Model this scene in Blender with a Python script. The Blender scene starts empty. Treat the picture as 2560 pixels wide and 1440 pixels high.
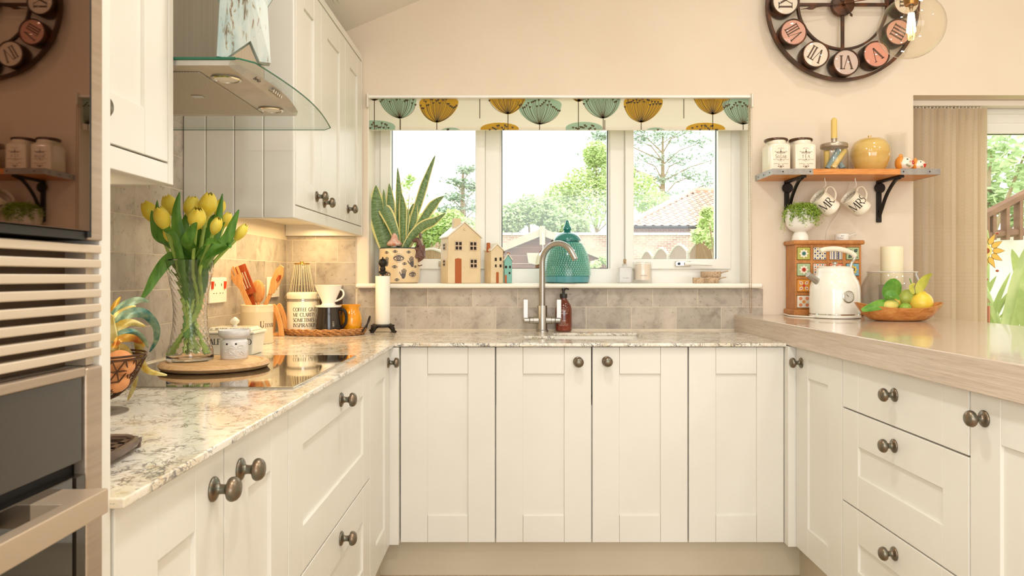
import bpy, bmesh, math, random
from mathutils import Vector, Matrix
random.seed(7)
scene = bpy.context.scene
COL = scene.collection
PI = math.pi

# ------------------------------------------------------------------ camera, sky, lights, exposure
FPX = 1780.0            # focal length in pixels of the 2560 wide frame
CAMZ = 1.117
HY = 690.0              # image row of the horizon
cam = bpy.data.cameras.new('camera'); camo = bpy.data.objects.new('camera', cam); COL.objects.link(camo)
camo.location = (0, 0, CAMZ); camo.rotation_euler = (PI/2, 0, 0)
cam.sensor_width = 36; cam.lens = 36*FPX/2560; cam.shift_y = -(720-HY)/2560
cam.clip_start = .05; cam.clip_end = 300
cam.dof.use_dof = True; cam.dof.focus_distance = 2.7; cam.dof.aperture_fstop = 14
scene.camera = camo
scene.view_settings.view_transform = 'Standard'; scene.view_settings.look = 'None'
scene.view_settings.exposure = 0.0; scene.view_settings.gamma = 1; scene.view_settings.use_curve_mapping = False

def C(r, g, b, a=1):
    f = lambda c: (c/255/12.92) if c/255 <= .04045 else ((c/255+.055)/1.055)**2.4
    return (f(r), f(g), f(b), a)

world = bpy.data.worlds.new('sky'); scene.world = world; world.use_nodes = True
wn = world.node_tree; bg = wn.nodes['Background']
bg.inputs['Color'].default_value = (.985, .995, 1.0, 1); bg.inputs['Strength'].default_value = 3.0

def area(name, loc, rot, sx, sy, power, col, shape='RECTANGLE'):
    l = bpy.data.lights.new(name, 'AREA'); l.shape = shape; l.size = sx
    if shape == 'RECTANGLE': l.size_y = sy
    l.energy = power; l.color = col
    o = bpy.data.objects.new(name, l); COL.objects.link(o); o.location = loc; o.rotation_euler = rot
    return o
WARM = (1, .985, .955); DAY = (.91, .965, 1)
# added area light behind the camera, standing in for assumed rear glazing
area('rear_fill_light', (.9, -3.3, 1.55), (PI/2, 0, 0), 3.4, 1.6, 32, DAY)
# unseen area light added beside the solid left wall to brighten right-hand drawer fronts
area('side_fill_light', (-.98, -1.5, 1.45), (0, -PI/2, 0), 1.3, 2.0, 72, DAY)
# recessed ceiling lamps of the kitchen
for i, (x, y, z, p) in enumerate([(.1, .5, 2.5, 11), (.15, 1.65, 2.5, 10), (1.5, .9, 3.0, 9), (1.6, 2.1, 3.0, 5), (.3, -.8, 2.6, 11), (2.6, 1.0, 2.7, 8)]):
    area('ceiling_lamp', (x, y, z), (0, 0, 0), .16, .16, p, WARM, 'DISK')

# ------------------------------------------------------------------ helpers
def W(x, y, D):
    """point of the room at depth D that the photograph shows at pixel (x, y)"""
    return Vector(((x-1280)*D/FPX, D, CAMZ-(y-HY)*D/FPX))

class MB:
    def __init__(s): s.v = []; s.f = []; s.uv = None
    def add(s, vs, fs):
        n = len(s.v); s.v += [tuple(p) for p in vs]; s.f += [tuple(i+n for i in f) for f in fs]; return s
    def box(s, x0, x1, y0, y1, z0, z1):
        v = [(x0,y0,z0),(x1,y0,z0),(x1,y1,z0),(x0,y1,z0),(x0,y0,z1),(x1,y0,z1),(x1,y1,z1),(x0,y1,z1)]
        return s.add(v, [(0,3,2,1),(4,5,6,7),(0,1,5,4),(1,2,6,5),(2,3,7,6),(3,0,4,7)])
    def prism(s, poly, h0, h1, axis='z'):
        n = len(poly)
        def P(a, b, h):
            return (a, b, h) if axis == 'z' else ((a, h, b) if axis == 'y' else (h, a, b))
        v = [P(a, b, h0) for a, b in poly] + [P(a, b, h1) for a, b in poly]
        f = [tuple(range(n))[::-1], tuple(range(n, 2*n))] + [(i, (i+1) % n, n+(i+1) % n, n+i) for i in range(n)]
        return s.add(v, f)
    def lathe(s, prof, n=24, c=(0,0,0), mod=None, axis=None, close=False):
        rows = []
        v = []; f = []
        for j, (r, z) in enumerate(prof):
            if r < 1e-6:
                rows.append([len(v)]); v.append((0, 0, z))
            else:
                row = []
                for i in range(n):
                    a = 2*PI*i/n; rr = r*(mod(a, z, j) if mod else 1)
                    row.append(len(v)); v.append((rr*math.cos(a), rr*math.sin(a), z))
                rows.append(row)
        pairs = list(zip(rows[:-1], rows[1:]))
        if close: pairs.append((rows[-1], rows[0]))
        for A, B in pairs:
            if len(A) == 1 and len(B) == 1: continue
            for i in range(n):
                k = (i+1) % n
                if len(A) == 1: f.append((A[0], B[k], B[i]))
                elif len(B) == 1: f.append((A[i], A[k], B[0]))
                else: f.append((A[i], A[k], B[k], B[i]))
        if axis is not None:
            q = Vector((0, 0, 1)).rotation_difference(Vector(axis).normalized())
            v = [q @ Vector(p) for p in v]
        v = [(p[0]+c[0], p[1]+c[1], p[2]+c[2]) for p in v]
        return s.add(v, f)
    def tube(s, pts, r, n=8, closed=False, cap=True, flat=1.0):
        pts = [Vector(p) for p in pts]; m = len(pts)
        rs = r if isinstance(r, (list, tuple)) else [r]*m
        T = []
        for i in range(m):
            a = pts[(i-1) % m] if (closed or i > 0) else pts[i]
            b = pts[(i+1) % m] if (closed or i < m-1) else pts[i]
            T.append((b-a).normalized())
        up = Vector((0, 0, 1)) if abs(T[0].z) < .9 else Vector((1, 0, 0))
        N = (up - T[0]*up.dot(T[0])).normalized()
        v = []; f = []
        for i in range(m):
            if i: N = (N - T[i]*N.dot(T[i])); N = N.normalized() if N.length > 1e-6 else Vector((1,0,0))
            B = T[i].cross(N)
            for k in range(n):
                a = 2*PI*k/n
                v.append(pts[i] + N*(math.cos(a)*rs[i]) + B*(math.sin(a)*rs[i]*flat))
        for i in range(m if closed else m-1):
            for k in range(n):
                a = i*n+k; b = i*n+(k+1) % n; c = ((i+1) % m)*n+(k+1) % n; d = ((i+1) % m)*n+k
                f.append((a, b, c, d))
        if cap and not closed:
            f.append(tuple(range(n))[::-1]); f.append(tuple(range((m-1)*n, m*n)))
        return s.add(v, f)
    def ball(s, c, r, nu=14, nv=9, sc=(1,1,1)):
        prof = [(math.sin(PI*j/nv)*r, -math.cos(PI*j/nv)*r) for j in range(nv+1)]
        prof[0] = (0, -r); prof[-1] = (0, r)
        b = MB().lathe(prof, nu)
        return s.add([(p[0]*sc[0]+c[0], p[1]*sc[1]+c[1], p[2]*sc[2]+c[2]) for p in b.v], b.f)
    def xf(s, M):
        s.v = [tuple(M @ Vector(p)) for p in s.v]; return s
    def slab(s, xs, ys, mask, z0, z1):
        """plate of grid cells; mask(i, j) says which cells are filled; shared vertices"""
        ids = {}
        def V(i, j, t):
            k = (i, j, t)
            if k not in ids: ids[k] = len(s.v); s.v.append((xs[i], ys[j], z1 if t else z0))
            return ids[k]
        nx, ny = len(xs)-1, len(ys)-1
        on = lambda i, j: 0 <= i < nx and 0 <= j < ny and mask(i, j)
        for i in range(nx):
            for j in range(ny):
                if not on(i, j): continue
                s.f.append((V(i,j,1), V(i+1,j,1), V(i+1,j+1,1), V(i,j+1,1)))
                s.f.append((V(i,j,0), V(i,j+1,0), V(i+1,j+1,0), V(i+1,j,0)))
                if not on(i, j-1): s.f.append((V(i,j,0), V(i+1,j,0), V(i+1,j,1), V(i,j,1)))
                if not on(i, j+1): s.f.append((V(i+1,j+1,0), V(i,j+1,0), V(i,j+1,1), V(i+1,j+1,1)))
                if not on(i-1, j): s.f.append((V(i,j+1,0), V(i,j,0), V(i,j,1), V(i,j+1,1)))
                if not on(i+1, j): s.f.append((V(i+1,j,0), V(i+1,j+1,0), V(i+1,j+1,1), V(i+1,j,1)))
        return s
    def mesh(s, name, mat=None, smooth=False):
        me = bpy.data.meshes.new(name); me.from_pydata(s.v, [], s.f)
        if s.uv:
            ul = me.uv_layers.new(name='UVMap')
            for l in me.loops: ul.data[l.index].uv = s.uv[l.vertex_index]
        if smooth: me.polygons.foreach_set('use_smooth', [True]*len(me.polygons))
        if mat: me.materials.append(mat)
        me.update(); return me

def link(o, parent=None):
    COL.objects.link(o)
    if parent is not None: o.parent = parent
    return o
def put(name, mb, mat, parent=None, bevel=0, smooth=False, world=False, seg=2, fix=True, ang=None):
    """link a mesh; as a child of `parent`; world=True when its vertices are room coordinates"""
    me = mb if isinstance(mb, bpy.types.Mesh) else mb.mesh(name, mat, smooth)
    if fix and not isinstance(mb, bpy.types.Mesh):
        b = bmesh.new(); b.from_mesh(me); bmesh.ops.recalc_face_normals(b, faces=b.faces); b.to_mesh(me); b.free()
    o = bpy.data.objects.new(name, me); link(o, parent)
    if world and parent is not None and parent.parent is None: o.location = -Vector(parent.location)
    if bevel:
        m = o.modifiers.new('edge', 'BEVEL'); m.width = bevel; m.segments = seg; m.limit_method = 'ANGLE'; m.angle_limit = .6
        me.polygons.foreach_set('use_smooth', [True]*len(me.polygons))
        n = o.modifiers.new('normals', 'WEIGHTED_NORMAL'); n.keep_sharp = False
    elif smooth:
        try: me.set_sharp_from_angle(angle=ang or .7)
        except Exception: pass
    return o
def tag(o, label=None, cat=None, group=None, kind=None):
    if label: o['label'] = label
    if cat: o['category'] = cat
    if group: o['group'] = group
    if kind: o['kind'] = kind
    return o
def thing(name, label, cat, loc=(0,0,0), rz=0, group=None):
    o = bpy.data.objects.new(name, None); o.empty_display_size = .05
    link(o); o.location = loc; o.rotation_euler = (0, 0, rz)
    return tag(o, label, cat, group)
def one(name, mb, mat, label, cat, group=None, **k):
    return tag(put(name, mb, mat, **k), label, cat, group)
def struct(name, mb, mat, parent=None, **k):
    o = put(name, mb, mat, parent, **k)
    if parent is None: o['kind'] = 'structure'
    return o
def copy_tree(o, parent=None):
    c = o.copy(); COL.objects.link(c)
    if parent is not None: c.parent = parent
    for ch in list(o.children): copy_tree(ch, c)
    return c
def bez(ps, n=12):
    """smooth curve through points (Catmull-Rom)"""
    ps = [Vector(p) for p in ps]; out = []
    for i in range(len(ps)-1):
        a = ps[max(i-1, 0)]; b = ps[i]; c = ps[i+1]; d = ps[min(i+2, len(ps)-1)]
        for k in range(n):
            t = k/n
            out.append(.5*((2*b)+(c-a)*t+(2*a-5*b+4*c-d)*t*t+(3*b-a-3*c+d)*t**3))
    out.append(ps[-1]); return out
def blade(mb, pts, widths, side, fold=.0, cols=4):
    """leaf surface along pts; side = direction across the leaf"""
    side = Vector(side).normalized(); m = len(pts)
    if mb.uv is None: mb.uv = []
    n0 = len(mb.v)
    for i in range(m):
        a = pts[max(i-1, 0)]; b = pts[min(i+1, m-1)]; t = (Vector(b)-Vector(a)).normalized()
        sd = (side - t*side.dot(t)).normalized(); nn = t.cross(sd)
        for k in range(cols+1):
            u = k/cols*2-1
            mb.v.append(tuple(Vector(pts[i]) + sd*(u*widths[i]*.5) + nn*(abs(u)*widths[i]*fold)))
            mb.uv.append((k/cols, i/(m-1)))
    for i in range(m-1):
        for k in range(cols):
            a = n0+i*(cols+1)+k
            mb.f.append((a, a+1, a+cols+2, a+cols+1))
    return mb

# ------------------------------------------------------------------ materials
def pmat(name, col, rough=.5, metal=0, trans=0, ior=1.45, coat=0, spec=.5, emit=None, estr=0, sss=0):
    m = bpy.data.materials.new(name); m.use_nodes = True; b = m.node_tree.nodes['Principled BSDF']
    b.inputs['Base Color'].default_value = col; b.inputs['Roughness'].default_value = rough
    b.inputs['Metallic'].default_value = metal; b.inputs['Transmission Weight'].default_value = trans
    b.inputs['IOR'].default_value = ior; b.inputs['Coat Weight'].default_value = coat
    b.inputs['Coat Roughness'].default_value = .05
    b.inputs['Specular IOR Level'].default_value = spec
    if sss: b.inputs['Subsurface Weight'].default_value = sss; b.inputs['Subsurface Radius'].default_value = (.01, .006, .004)
    if emit: b.inputs['Emission Color'].default_value = emit; b.inputs['Emission Strength'].default_value = estr
    return m
def N(m, t, **k):
    n = m.node_tree.nodes.new(t)
    for a, b in k.items(): setattr(n, a, b)
    return n
def L(m, a, b): m.node_tree.links.new(a, b)
def coords(m, scale=(1,1,1), rnd=False, kind='Object'):
    tc = N(m, 'ShaderNodeTexCoord'); mp = N(m, 'ShaderNodeMapping'); mp.inputs['Scale'].default_value = scale
    L(m, tc.outputs[kind], mp.inputs['Vector'])
    if rnd:
        oi = N(m, 'ShaderNodeObjectInfo'); ml = N(m, 'ShaderNodeMath', operation='MULTIPLY'); ml.inputs[1].default_value = 37.0
        L(m, oi.outputs['Random'], ml.inputs[0])
        cx = N(m, 'ShaderNodeCombineXYZ')
        for i in range(3): L(m, ml.outputs[0], cx.inputs[i])
        L(m, cx.outputs[0], mp.inputs['Location'])
    return mp.outputs['Vector']
def noise(m, vec, scale, detail=4, rough=.55, dist=0):
    n = N(m, 'ShaderNodeTexNoise'); n.inputs['Scale'].default_value = scale; n.inputs['Detail'].default_value = detail
    n.inputs['Roughness'].default_value = rough; n.inputs['Distortion'].default_value = dist
    L(m, vec, n.inputs['Vector']); return n.outputs['Fac']
def ramp(m, fac, stops, interp='LINEAR'):
    r = N(m, 'ShaderNodeValToRGB'); cr = r.color_ramp; cr.interpolation = interp
    while len(cr.elements) < len(stops): cr.elements.new(.5)
    for e, (p, c) in zip(cr.elements, stops): e.position = p; e.color = c
    L(m, fac, r.inputs['Fac']); return r.outputs['Color']
def mix(m, fac, a, b, mode='MIX'):
    x = N(m, 'ShaderNodeMix', data_type='RGBA', blend_type=mode)
    for val, s in ((fac, x.inputs[0]), (a, x.inputs[6]), (b, x.inputs[7])):
        if hasattr(val, 'is_linked') or isinstance(val, bpy.types.NodeSocket): L(m, val, s)
        else: s.default_value = val
    return x.outputs[2]
def base(m, sock): L(m, sock, m.node_tree.nodes['Principled BSDF'].inputs['Base Color'])
def bump(m, fac, strength=.2, dist=.002):
    b = N(m, 'ShaderNodeBump'); b.inputs['Strength'].default_value = strength; b.inputs['Distance'].default_value = dist
    L(m, fac, b.inputs['Height']); L(m, b.outputs['Normal'], m.node_tree.nodes['Principled BSDF'].inputs['Normal'])
def nmat(name, c1, c2, scale, rough=.5, stretch=(1,1,1), detail=4, lo=.35, hi=.65, bmp=0, rnd=False, **k):
    m = pmat(name, c1, rough, **k); v = coords(m, stretch, rnd); f = noise(m, v, scale, detail)
    base(m, ramp(m, f, [(lo, c1), (hi, c2)]))
    if bmp: bump(m, f, bmp)
    return m
def thin_glass(name, tint=(1,1,1,1), refl=.04, rough=0.0):
    m = bpy.data.materials.new(name); m.use_nodes = True; t = m.node_tree
    for n in list(t.nodes):
        if n.type == 'BSDF_PRINCIPLED': t.nodes.remove(n)
    out = [n for n in t.nodes if n.type == 'OUTPUT_MATERIAL'][0]
    tr = N(m, 'ShaderNodeBsdfTransparent'); tr.inputs['Color'].default_value = tint
    gl = N(m, 'ShaderNodeBsdfGlossy'); gl.inputs['Roughness'].default_value = rough
    lw = N(m, 'ShaderNodeLayerWeight'); lw.inputs['Blend'].default_value = .5
    pw = N(m, 'ShaderNodeMath', operation='POWER'); pw.inputs[1].default_value = 5.0; L(m, lw.outputs['Facing'], pw.inputs[0])
    ma = N(m, 'ShaderNodeMath', operation='MULTIPLY_ADD'); ma.inputs[1].default_value = .8; ma.inputs[2].default_value = refl; L(m, pw.outputs[0], ma.inputs[0])
    mx = N(m, 'ShaderNodeMixShader')
    L(m, ma.outputs[0], mx.inputs[0]); L(m, tr.outputs[0], mx.inputs[1]); L(m, gl.outputs[0], mx.inputs[2]); L(m, mx.outputs[0], out.inputs['Surface'])
    return m

IVORY = nmat('ivory_paint', C(231,227,217), C(228,223,212), 3, .34)
IVORY_SIDE = IVORY
WALLP = nmat('peach_wall_paint', C(234,219,198), C(230,214,192), 2.5, .75)
CEILP = nmat('ceiling_paint', C(236,230,219), C(232,226,214), 2, .8)
PLINTHM = nmat('plinth_paint', C(208,196,172), C(203,190,165), 3, .45)
UPVC = pmat('white_frame', C(243,240,232), .3)
SILLM = pmat('sill_gloss_white', C(246,238,224), .25)
SEAL = pmat('dark_seal', C(60,70,75), .6)
# stone tiles
TILEM = pmat('stone_tile', C(170,155,138), .42)
_v = coords(TILEM, (1,1,1), True); _n1 = noise(TILEM, _v, 14, 5, .6, .6); _n2 = noise(TILEM, _v, 60, 6, .7)
_c = ramp(TILEM, _n1, [(.3, C(158,146,133)), (.46, C(186,174,159)), (.68, C(200,189,174))])
_s = ramp(TILEM, _n2, [(.32, C(150,140,130)), (.42, (1,1,1,1))])
_c2 = mix(TILEM, .55, _c, _s, 'MULTIPLY')
_oi = N(TILEM, 'ShaderNodeObjectInfo'); _r = ramp(TILEM, _oi.outputs['Random'], [(0, (.82,.81,.80,1)), (1, (1.05,1.04,1.03,1))])
base(TILEM, mix(TILEM, 1.0, _c2, _r, 'MULTIPLY')); bump(TILEM, _n2, .08)
GROUT = pmat('grout', C(222,208,186), .85)
# speckled stone worktop
GRAN = pmat('speckled_stone', C(225,215,198), .16, coat=.3)
_v = coords(GRAN, (1,.8,1))
def veins(scale, dist, width, mlo, mhi, mscale):
    """thin curling lines where a noise crosses its middle, broken up by a second noise"""
    n = noise(GRAN, _v, scale, 3, .6, dist); su = N(GRAN, 'ShaderNodeMath', operation='SUBTRACT'); su.inputs[1].default_value = .5; L(GRAN, n, su.inputs[0])
    ab = N(GRAN, 'ShaderNodeMath', operation='ABSOLUTE'); L(GRAN, su.outputs[0], ab.inputs[0])
    ln = ramp(GRAN, ab.outputs[0], [(0, (1,1,1,1)), (width, (0,0,0,1))]); mk = ramp(GRAN, noise(GRAN, _v, mscale, 3), [(mlo, (0,0,0,1)), (mhi, (1,1,1,1))])
    return mix(GRAN, 1.0, ln, mk, 'MULTIPLY')
_d = noise(GRAN, _v, 9, 4, .6, 1.2)
_c = ramp(GRAN, _d, [(.34, C(222,208,182)), (.5, C(234,227,212)), (.7, C(240,235,222))])
_c = mix(GRAN, ramp(GRAN, noise(GRAN, _v, 17, 5, .62, 1.8), [(.60, (0,0,0,1)), (.70, (1,1,1,1))]), _c, C(206,176,136))
_c = mix(GRAN, veins(26, 1.6, .045, .43, .56, 15), _c, C(176,162,144))
_c = mix(GRAN, veins(21, 2.4, .055, .485, .56, 20), _c, C(108,102,100))
_c = mix(GRAN, ramp(GRAN, noise(GRAN, _v, 44, 5, .65, 2.0), [(.635, (0,0,0,1)), (.69, (1,1,1,1))]), _c, C(118,108,102))
base(GRAN, _c)
def wood(name, c1, c2, c3, stretch, scale, rough=.45, fine=0, **k):
    m = pmat(name, c1, rough, **k); v = coords(m, stretch)
    a = noise(m, v, scale, 5, .6, .4); b = noise(m, v, scale*5, 4, .6)
    c = ramp(m, a, [(.3, c1), (.52, c2), (.72, c3)])
    g = ramp(m, b, [(.35, (.80,.78,.76,1)), (.55, (1,1,1,1))])
    base(m, mix(m, .7, c, g, 'MULTIPLY')); bump(m, b, .12, .001); return m
OAK = wood('pale_oak_laminate', C(192,172,150), C(206,187,166), C(216,199,180), (9, .55, 22), 5, .2, coat=.5)
PINE = wood('orange_pine', C(196,120,56), C(222,148,78), C(232,164,96), (2.0, 14, 20), 4, .4)
CHESTW = wood('mango_wood', C(172,108,54), C(192,126,66), C(206,142,80), (8, 8, 3), 5, .42)
BOARDW = wood('beech_board', C(205,158,104), C(222,178,126), C(232,192,142), (3, 16, 16), 5, .5)
BOWLW = wood('olive_wood', C(178,106,48), C(208,138,70), C(222,160,92), (4, 14, 14), 5, .35)
RATTAN = wood('rattan', C(150,98,52), C(188,132,78), C(214,166,110), (20, 20, 20), 6, .55)
SPOON1 = wood('pale_spoon_wood', C(205,140,78), C(222,160,96), C(232,176,116), (20, 20, 3), 6, .5)
SPOON2 = wood('red_spoon_wood', C(140,54,20), C(172,76,32), C(190,96,46), (20, 20, 3), 6, .4)
BRONZE = nmat('aged_bronze', C(116,116,104), C(134,112,90), 60, .34, metal=.85, lo=.4, hi=.62)
STEEL = nmat('brushed_steel', C(216,211,203), C(206,200,192), 4, .27, (60, 60, 1), metal=1)
TAPM = nmat('brushed_nickel', C(190,187,182), C(176,173,168), 6, .36, (60, 60, 1), metal=1)
CHROME = pmat('chrome', C(215,212,205), .1, 1)
BLACKM = pmat('black_iron', C(34,28,24), .45, .3)
CLOCKM = nmat('worn_bronze_iron', C(70,52,40), C(112,66,38), 18, .42, metal=.6, lo=.45, hi=.7)
SLATM = pmat('champagne_metal', C(216,200,178), .42, .35)
OVENSTEEL = nmat('oven_steel', C(190,172,152), C(178,160,140), 5, .36, (1, 1, 30), metal=.7)
MIRRORGLASS = pmat('bronze_mirror_glass', C(116,90,74), .02, 1)
OVENGLASS = pmat('smoked_glass', C(50,42,32), .22, 0, coat=.6)
BLACKGAP = pmat('matt_black', C(12,10,9), .6)
HOBGLASS = pmat('black_ceramic_glass', C(20,15,12), .03, 0, spec=1.0, coat=1.0)
GLASS = pmat('clear_glass', (1,1,1,1), .0, trans=1, ior=1.45)
PANE = thin_glass('window_glass', (.97,.985,.975,1))
HOODGLASS = thin_glass('hood_glass', (.945,.968,.95,1))
HOODEDGE = pmat('green_glass_edge', C(60,140,110), .1, trans=.5)
BULBGLASS = thin_glass('bulb_glass', (.99,.965,.91,1))
THINCLEAR = thin_glass('thin_clear_glass', (.983,.98,.97,1))
CERAMIC = pmat('cream_ceramic', C(240,230,208), .22, coat=.4)
WHITEC = pmat('white_ceramic', C(243,238,228), .2, coat=.4)
INK = pmat('black_print', C(38,30,28), .6)
BROWNINK = pmat('brown_print', C(92,64,46), .6)
GREYINK = pmat('grey_print', C(92,86,88), .6)
WHITEINK = pmat('white_print', C(225,205,190), .6)
BLACKP = pmat('black_plastic', C(34,32,30), .4)
WHITEP = pmat('white_plastic', C(240,232,218), .35)
REDSW = pmat('orange_switch', C(232,70,22), .35)
CANDLE = pmat('ivory_wax', C(244,232,198), .5, sss=.3)
# ------------------------------------------------------------------ room shell
def swapyz(mb): mb.v = [(p[0], p[2], p[1]) for p in mb.v]; return mb
def swapxyz(mb): mb.v = [(p[2], p[0], p[1]) for p in mb.v]; return mb
xs = [-1.3, -.651, 1.082, 1.809, 4.1, 4.5]; zs = [-.05, .02, 1.072, 1.932, 3.6]
wb = swapyz(MB().slab(xs, zs, lambda i, j: not ((i == 1 and j == 2) or (i == 3 and j in (1, 2))), 3.21, 3.48))
wall_back = struct('wall_back', wb, WALLP)
wall_left = struct('wall_left', MB().box(-1.2, -1.021, -3.6, 3.21, -.05, 3.3), WALLP)
wall_right = struct('wall_right', MB().box(4.2, 4.4, -3.6, 3.21, -.05, 3.3), WALLP)
wall_rear = struct('wall_rear', swapyz(MB().slab([-1.3, -.8, 2.6, 4.5], [-.05, .2, 2.3, 3.6], lambda i, j: not (i == 1 and j == 1), -3.75, -3.55)), WALLP)
struct('floor', MB().box(-1.3, 4.5, -3.6, 3.21, -.06, 0), nmat('floor_vinyl', C(188,168,140), C(172,152,126), 8, .45))
zl = lambda x: 2.1055+.424*(x+1.017)
xr = 1.7
struct('ceiling', MB().prism([(-1.25, zl(-1.25)), (xr, zl(xr)), (4.5, zl(xr)-.424*(4.5-xr)), (4.5, zl(xr)-.424*(4.5-xr)+.12), (xr, zl(xr)+.12), (-1.25, zl(-1.25)+.12)], -3.6, 3.21, 'y'), CEILP)

# stone tiles laid on the walls
ROWS = [.878, .978, 1.0785, 1.179, 1.2795, 1.380, 1.4805, 1.581, 1.6815, 1.782]
full_tile = {}
def tiles(wall, axis, face, a0, a1, z0, z1, row_i, start, pitch=.2027):
    """one course of tiles between a0 and a1 along the wall"""
    zb, zt = max(ROWS[row_i] if row_i >= 0 else z0, z0), min(ROWS[row_i+1], z1)
    k = math.floor((a0-start)/pitch)
    while start+k*pitch < a1-.004:
        p0, p1 = max(start+k*pitch, a0)+.0012, min(start+(k+1)*pitch, a1)-.0012
        k += 1
        if p1-p0 < .006: continue
        w, h = p1-p0, zt-zb-.0024
        key = (axis, round(w, 3), round(h, 3))
        if key not in full_tile:
            b = MB()
            if axis == 'y': b.box(0, .0055, 0, w, 0, h)
            else: b.box(0, w, -.0055, 0, 0, h)
            full_tile[key] = b.mesh('tile', TILEM)
        o = bpy.data.objects.new('tile', full_tile[key]); link(o, wall)
        o.location = (face, p0, zb+.0012) if axis == 'y' else (p0, face, zb+.0012)
for r in range(0, 9):
    st = 1.913 if r % 2 == 0 else 2.013
    if r <= 3: tiles(wall_left, 'y', -1.020, .80, 3.206, .873, 1.38, r, st)
    else: tiles(wall_left, 'y', -1.020, 1.38, 2.2, .873, 1.782, r, st)
for r in range(0, 5):
    st = -.380 if r % 2 == 1 else -.4775
    if r == 0: tiles(wall_back, 'x', 3.209, -1.014, 1.130, .873, 1.3, r, st)
    elif r == 1:
        tiles(wall_back, 'x', 3.209, -1.014, -.703, .873, 1.34, r, st); tiles(wall_back, 'x', 3.209, -.697, 1.130, .873, 1.060, r, st)
    else: tiles(wall_back, 'x', 3.209, -1.014, -.703, .873, 1.34, r, st)
put('grout', MB().box(-1.0212, -1.0151, .80, 3.21, .86, 1.375), GROUT, wall_left)
put('grout', MB().box(-1.0212, -1.0151, 1.38, 2.2, 1.375, 1.78), GROUT, wall_left)
put('grout', MB().box(-1.02, 1.130, 3.2041, 3.2102, .86, 1.06), GROUT, wall_back)
put('grout', MB().box(-1.02, -.703, 3.2041, 3.2102, 1.06, 1.33), GROUT, wall_back)

# kitchen window
sill = struct('trim_1', MB().box(-.697, 1.117, 3.165, 3.375, 1.062, 1.084), SILLM, bevel=.009, seg=3)
def ring_xz(x0, x1, z0, z1, t, y0, y1):
    l, r, b, tp = t if isinstance(t, tuple) else (t,)*4
    return swapyz(MB().slab([x0, x0+l, x1-r, x1], [z0, z0+b, z1-tp, z1], lambda i, j: not (i == 1 and j == 1), y0, y1))
window = struct('window_1', ring_xz(-.665, 1.10, 1.075, 1.935, (.044, .068, .0765, .058), 3.368, 3.44), UPVC, bevel=.004)
put('mullion', MB().box(-.127, -.057, 3.372, 3.438, 1.143, 1.885), UPVC, window, bevel=.004)
put('mullion', MB().box(.464, .533, 3.372, 3.438, 1.143, 1.885), UPVC, window, bevel=.004)
put('glazing_bead', ring_xz(-.060, .467, 1.140, 1.889, .012, 3.385, 3.43), UPVC, window, bevel=.002)
for x0, x1 in ((-.621, -.127), (.533, 1.032)):
    s = put('sash', ring_xz(x0, x1, 1.149, 1.880, (.05, .045, .048, .05) if x0 < 0 else (.041, .061, .048, .05), 3.352, 3.43), UPVC, window, bevel=.004)
def seal(x0, x1, z0, z1): put('seal', ring_xz(x0, x1, z0, z1, .0035, 3.383, 3.40), SEAL, window)
seal(-.573, -.170, 1.195, 1.832); seal(.572, .973, 1.195, 1.832); seal(-.049, .456, 1.151, 1.88)
for x0, x1, z0 in ((-.576, -.168, 1.193), (-.052, .459, 1.148), (.57, .975, 1.193)):
    put('pane', MB().box(x0, x1, 3.388, 3.392, z0, 1.885), PANE, window)
for hx, d, hz in ((-.345, 1, 1.1745), (.765, 1, 1.1745)):
    h = put('handle', MB().box(hx, hx+.075, 3.338, 3.354, hz-.014, hz+.014), CHROME, window, bevel=.005)
    put('lever', MB().tube([(hx+.045, 3.335, hz), (hx+.085, 3.326, hz), (hx+.17, 3.322, hz-.006)], [.0085, .0075, .004], 10), UPVC, h, smooth=True)
    put('lock_button', MB().lathe([(0, 0), (.007, 0), (.007, .004), (0, .005)], 14, (hx+.018, 3.338, hz), axis=(0, -1, 0)), SEAL, h)

for k, b in enumerate(((-.651, -.647, 3.215, 3.37, 1.084, 1.9315), (1.078, 1.082, 3.215, 3.37, 1.084, 1.9315), (-.647, 1.078, 3.215, 3.37, 1.928, 1.932))): struct('trim_%d' % (5+k), MB().box(*b), SILLM)
# glazed garden door beyond the right end of the wall
door = struct('door_1', ring_xz(1.80, 4.12, .0, 1.94, (.09, .06, .08, .055), 3.375, 3.45), UPVC, bevel=.004)
put('door_head', MB().box(1.87, 4.06, 3.385, 3.44, 1.845, 1.887), UPVC, door, bevel=.003)
put('sash', ring_xz(1.885, 3.02, .06, 1.85, (.07, .07, .09, .055), 3.39, 3.435), UPVC, door, bevel=.004)
put('sash', ring_xz(3.02, 4.06, .06, 1.85, (.07, .07, .09, .055), 3.39, 3.435), UPVC, door, bevel=.004)
put('seal', ring_xz(1.95, 2.955, .145, 1.799, .004, 3.40, 3.418), SEAL, door)
put('pane', MB().box(1.95, 2.955, 3.41, 3.414, .145, 1.80), PANE, door)
put('pane', MB().box(3.085, 3.995, 3.41, 3.414, .145, 1.80), PANE, door)

# plinths under the cabinets
struct('trim_2', MB().box(-.515, -.4917, .80, 2.66, 0, .139), PLINTHM)
struct('trim_3', MB().box(-.4917, 1.0745, 2.66, 2.68, 0, .139), PLINTHM)
struct('trim_4', MB().box(1.0745, 1.095, 1.2, 2.66, 0, .139), PLINTHM)

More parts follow.
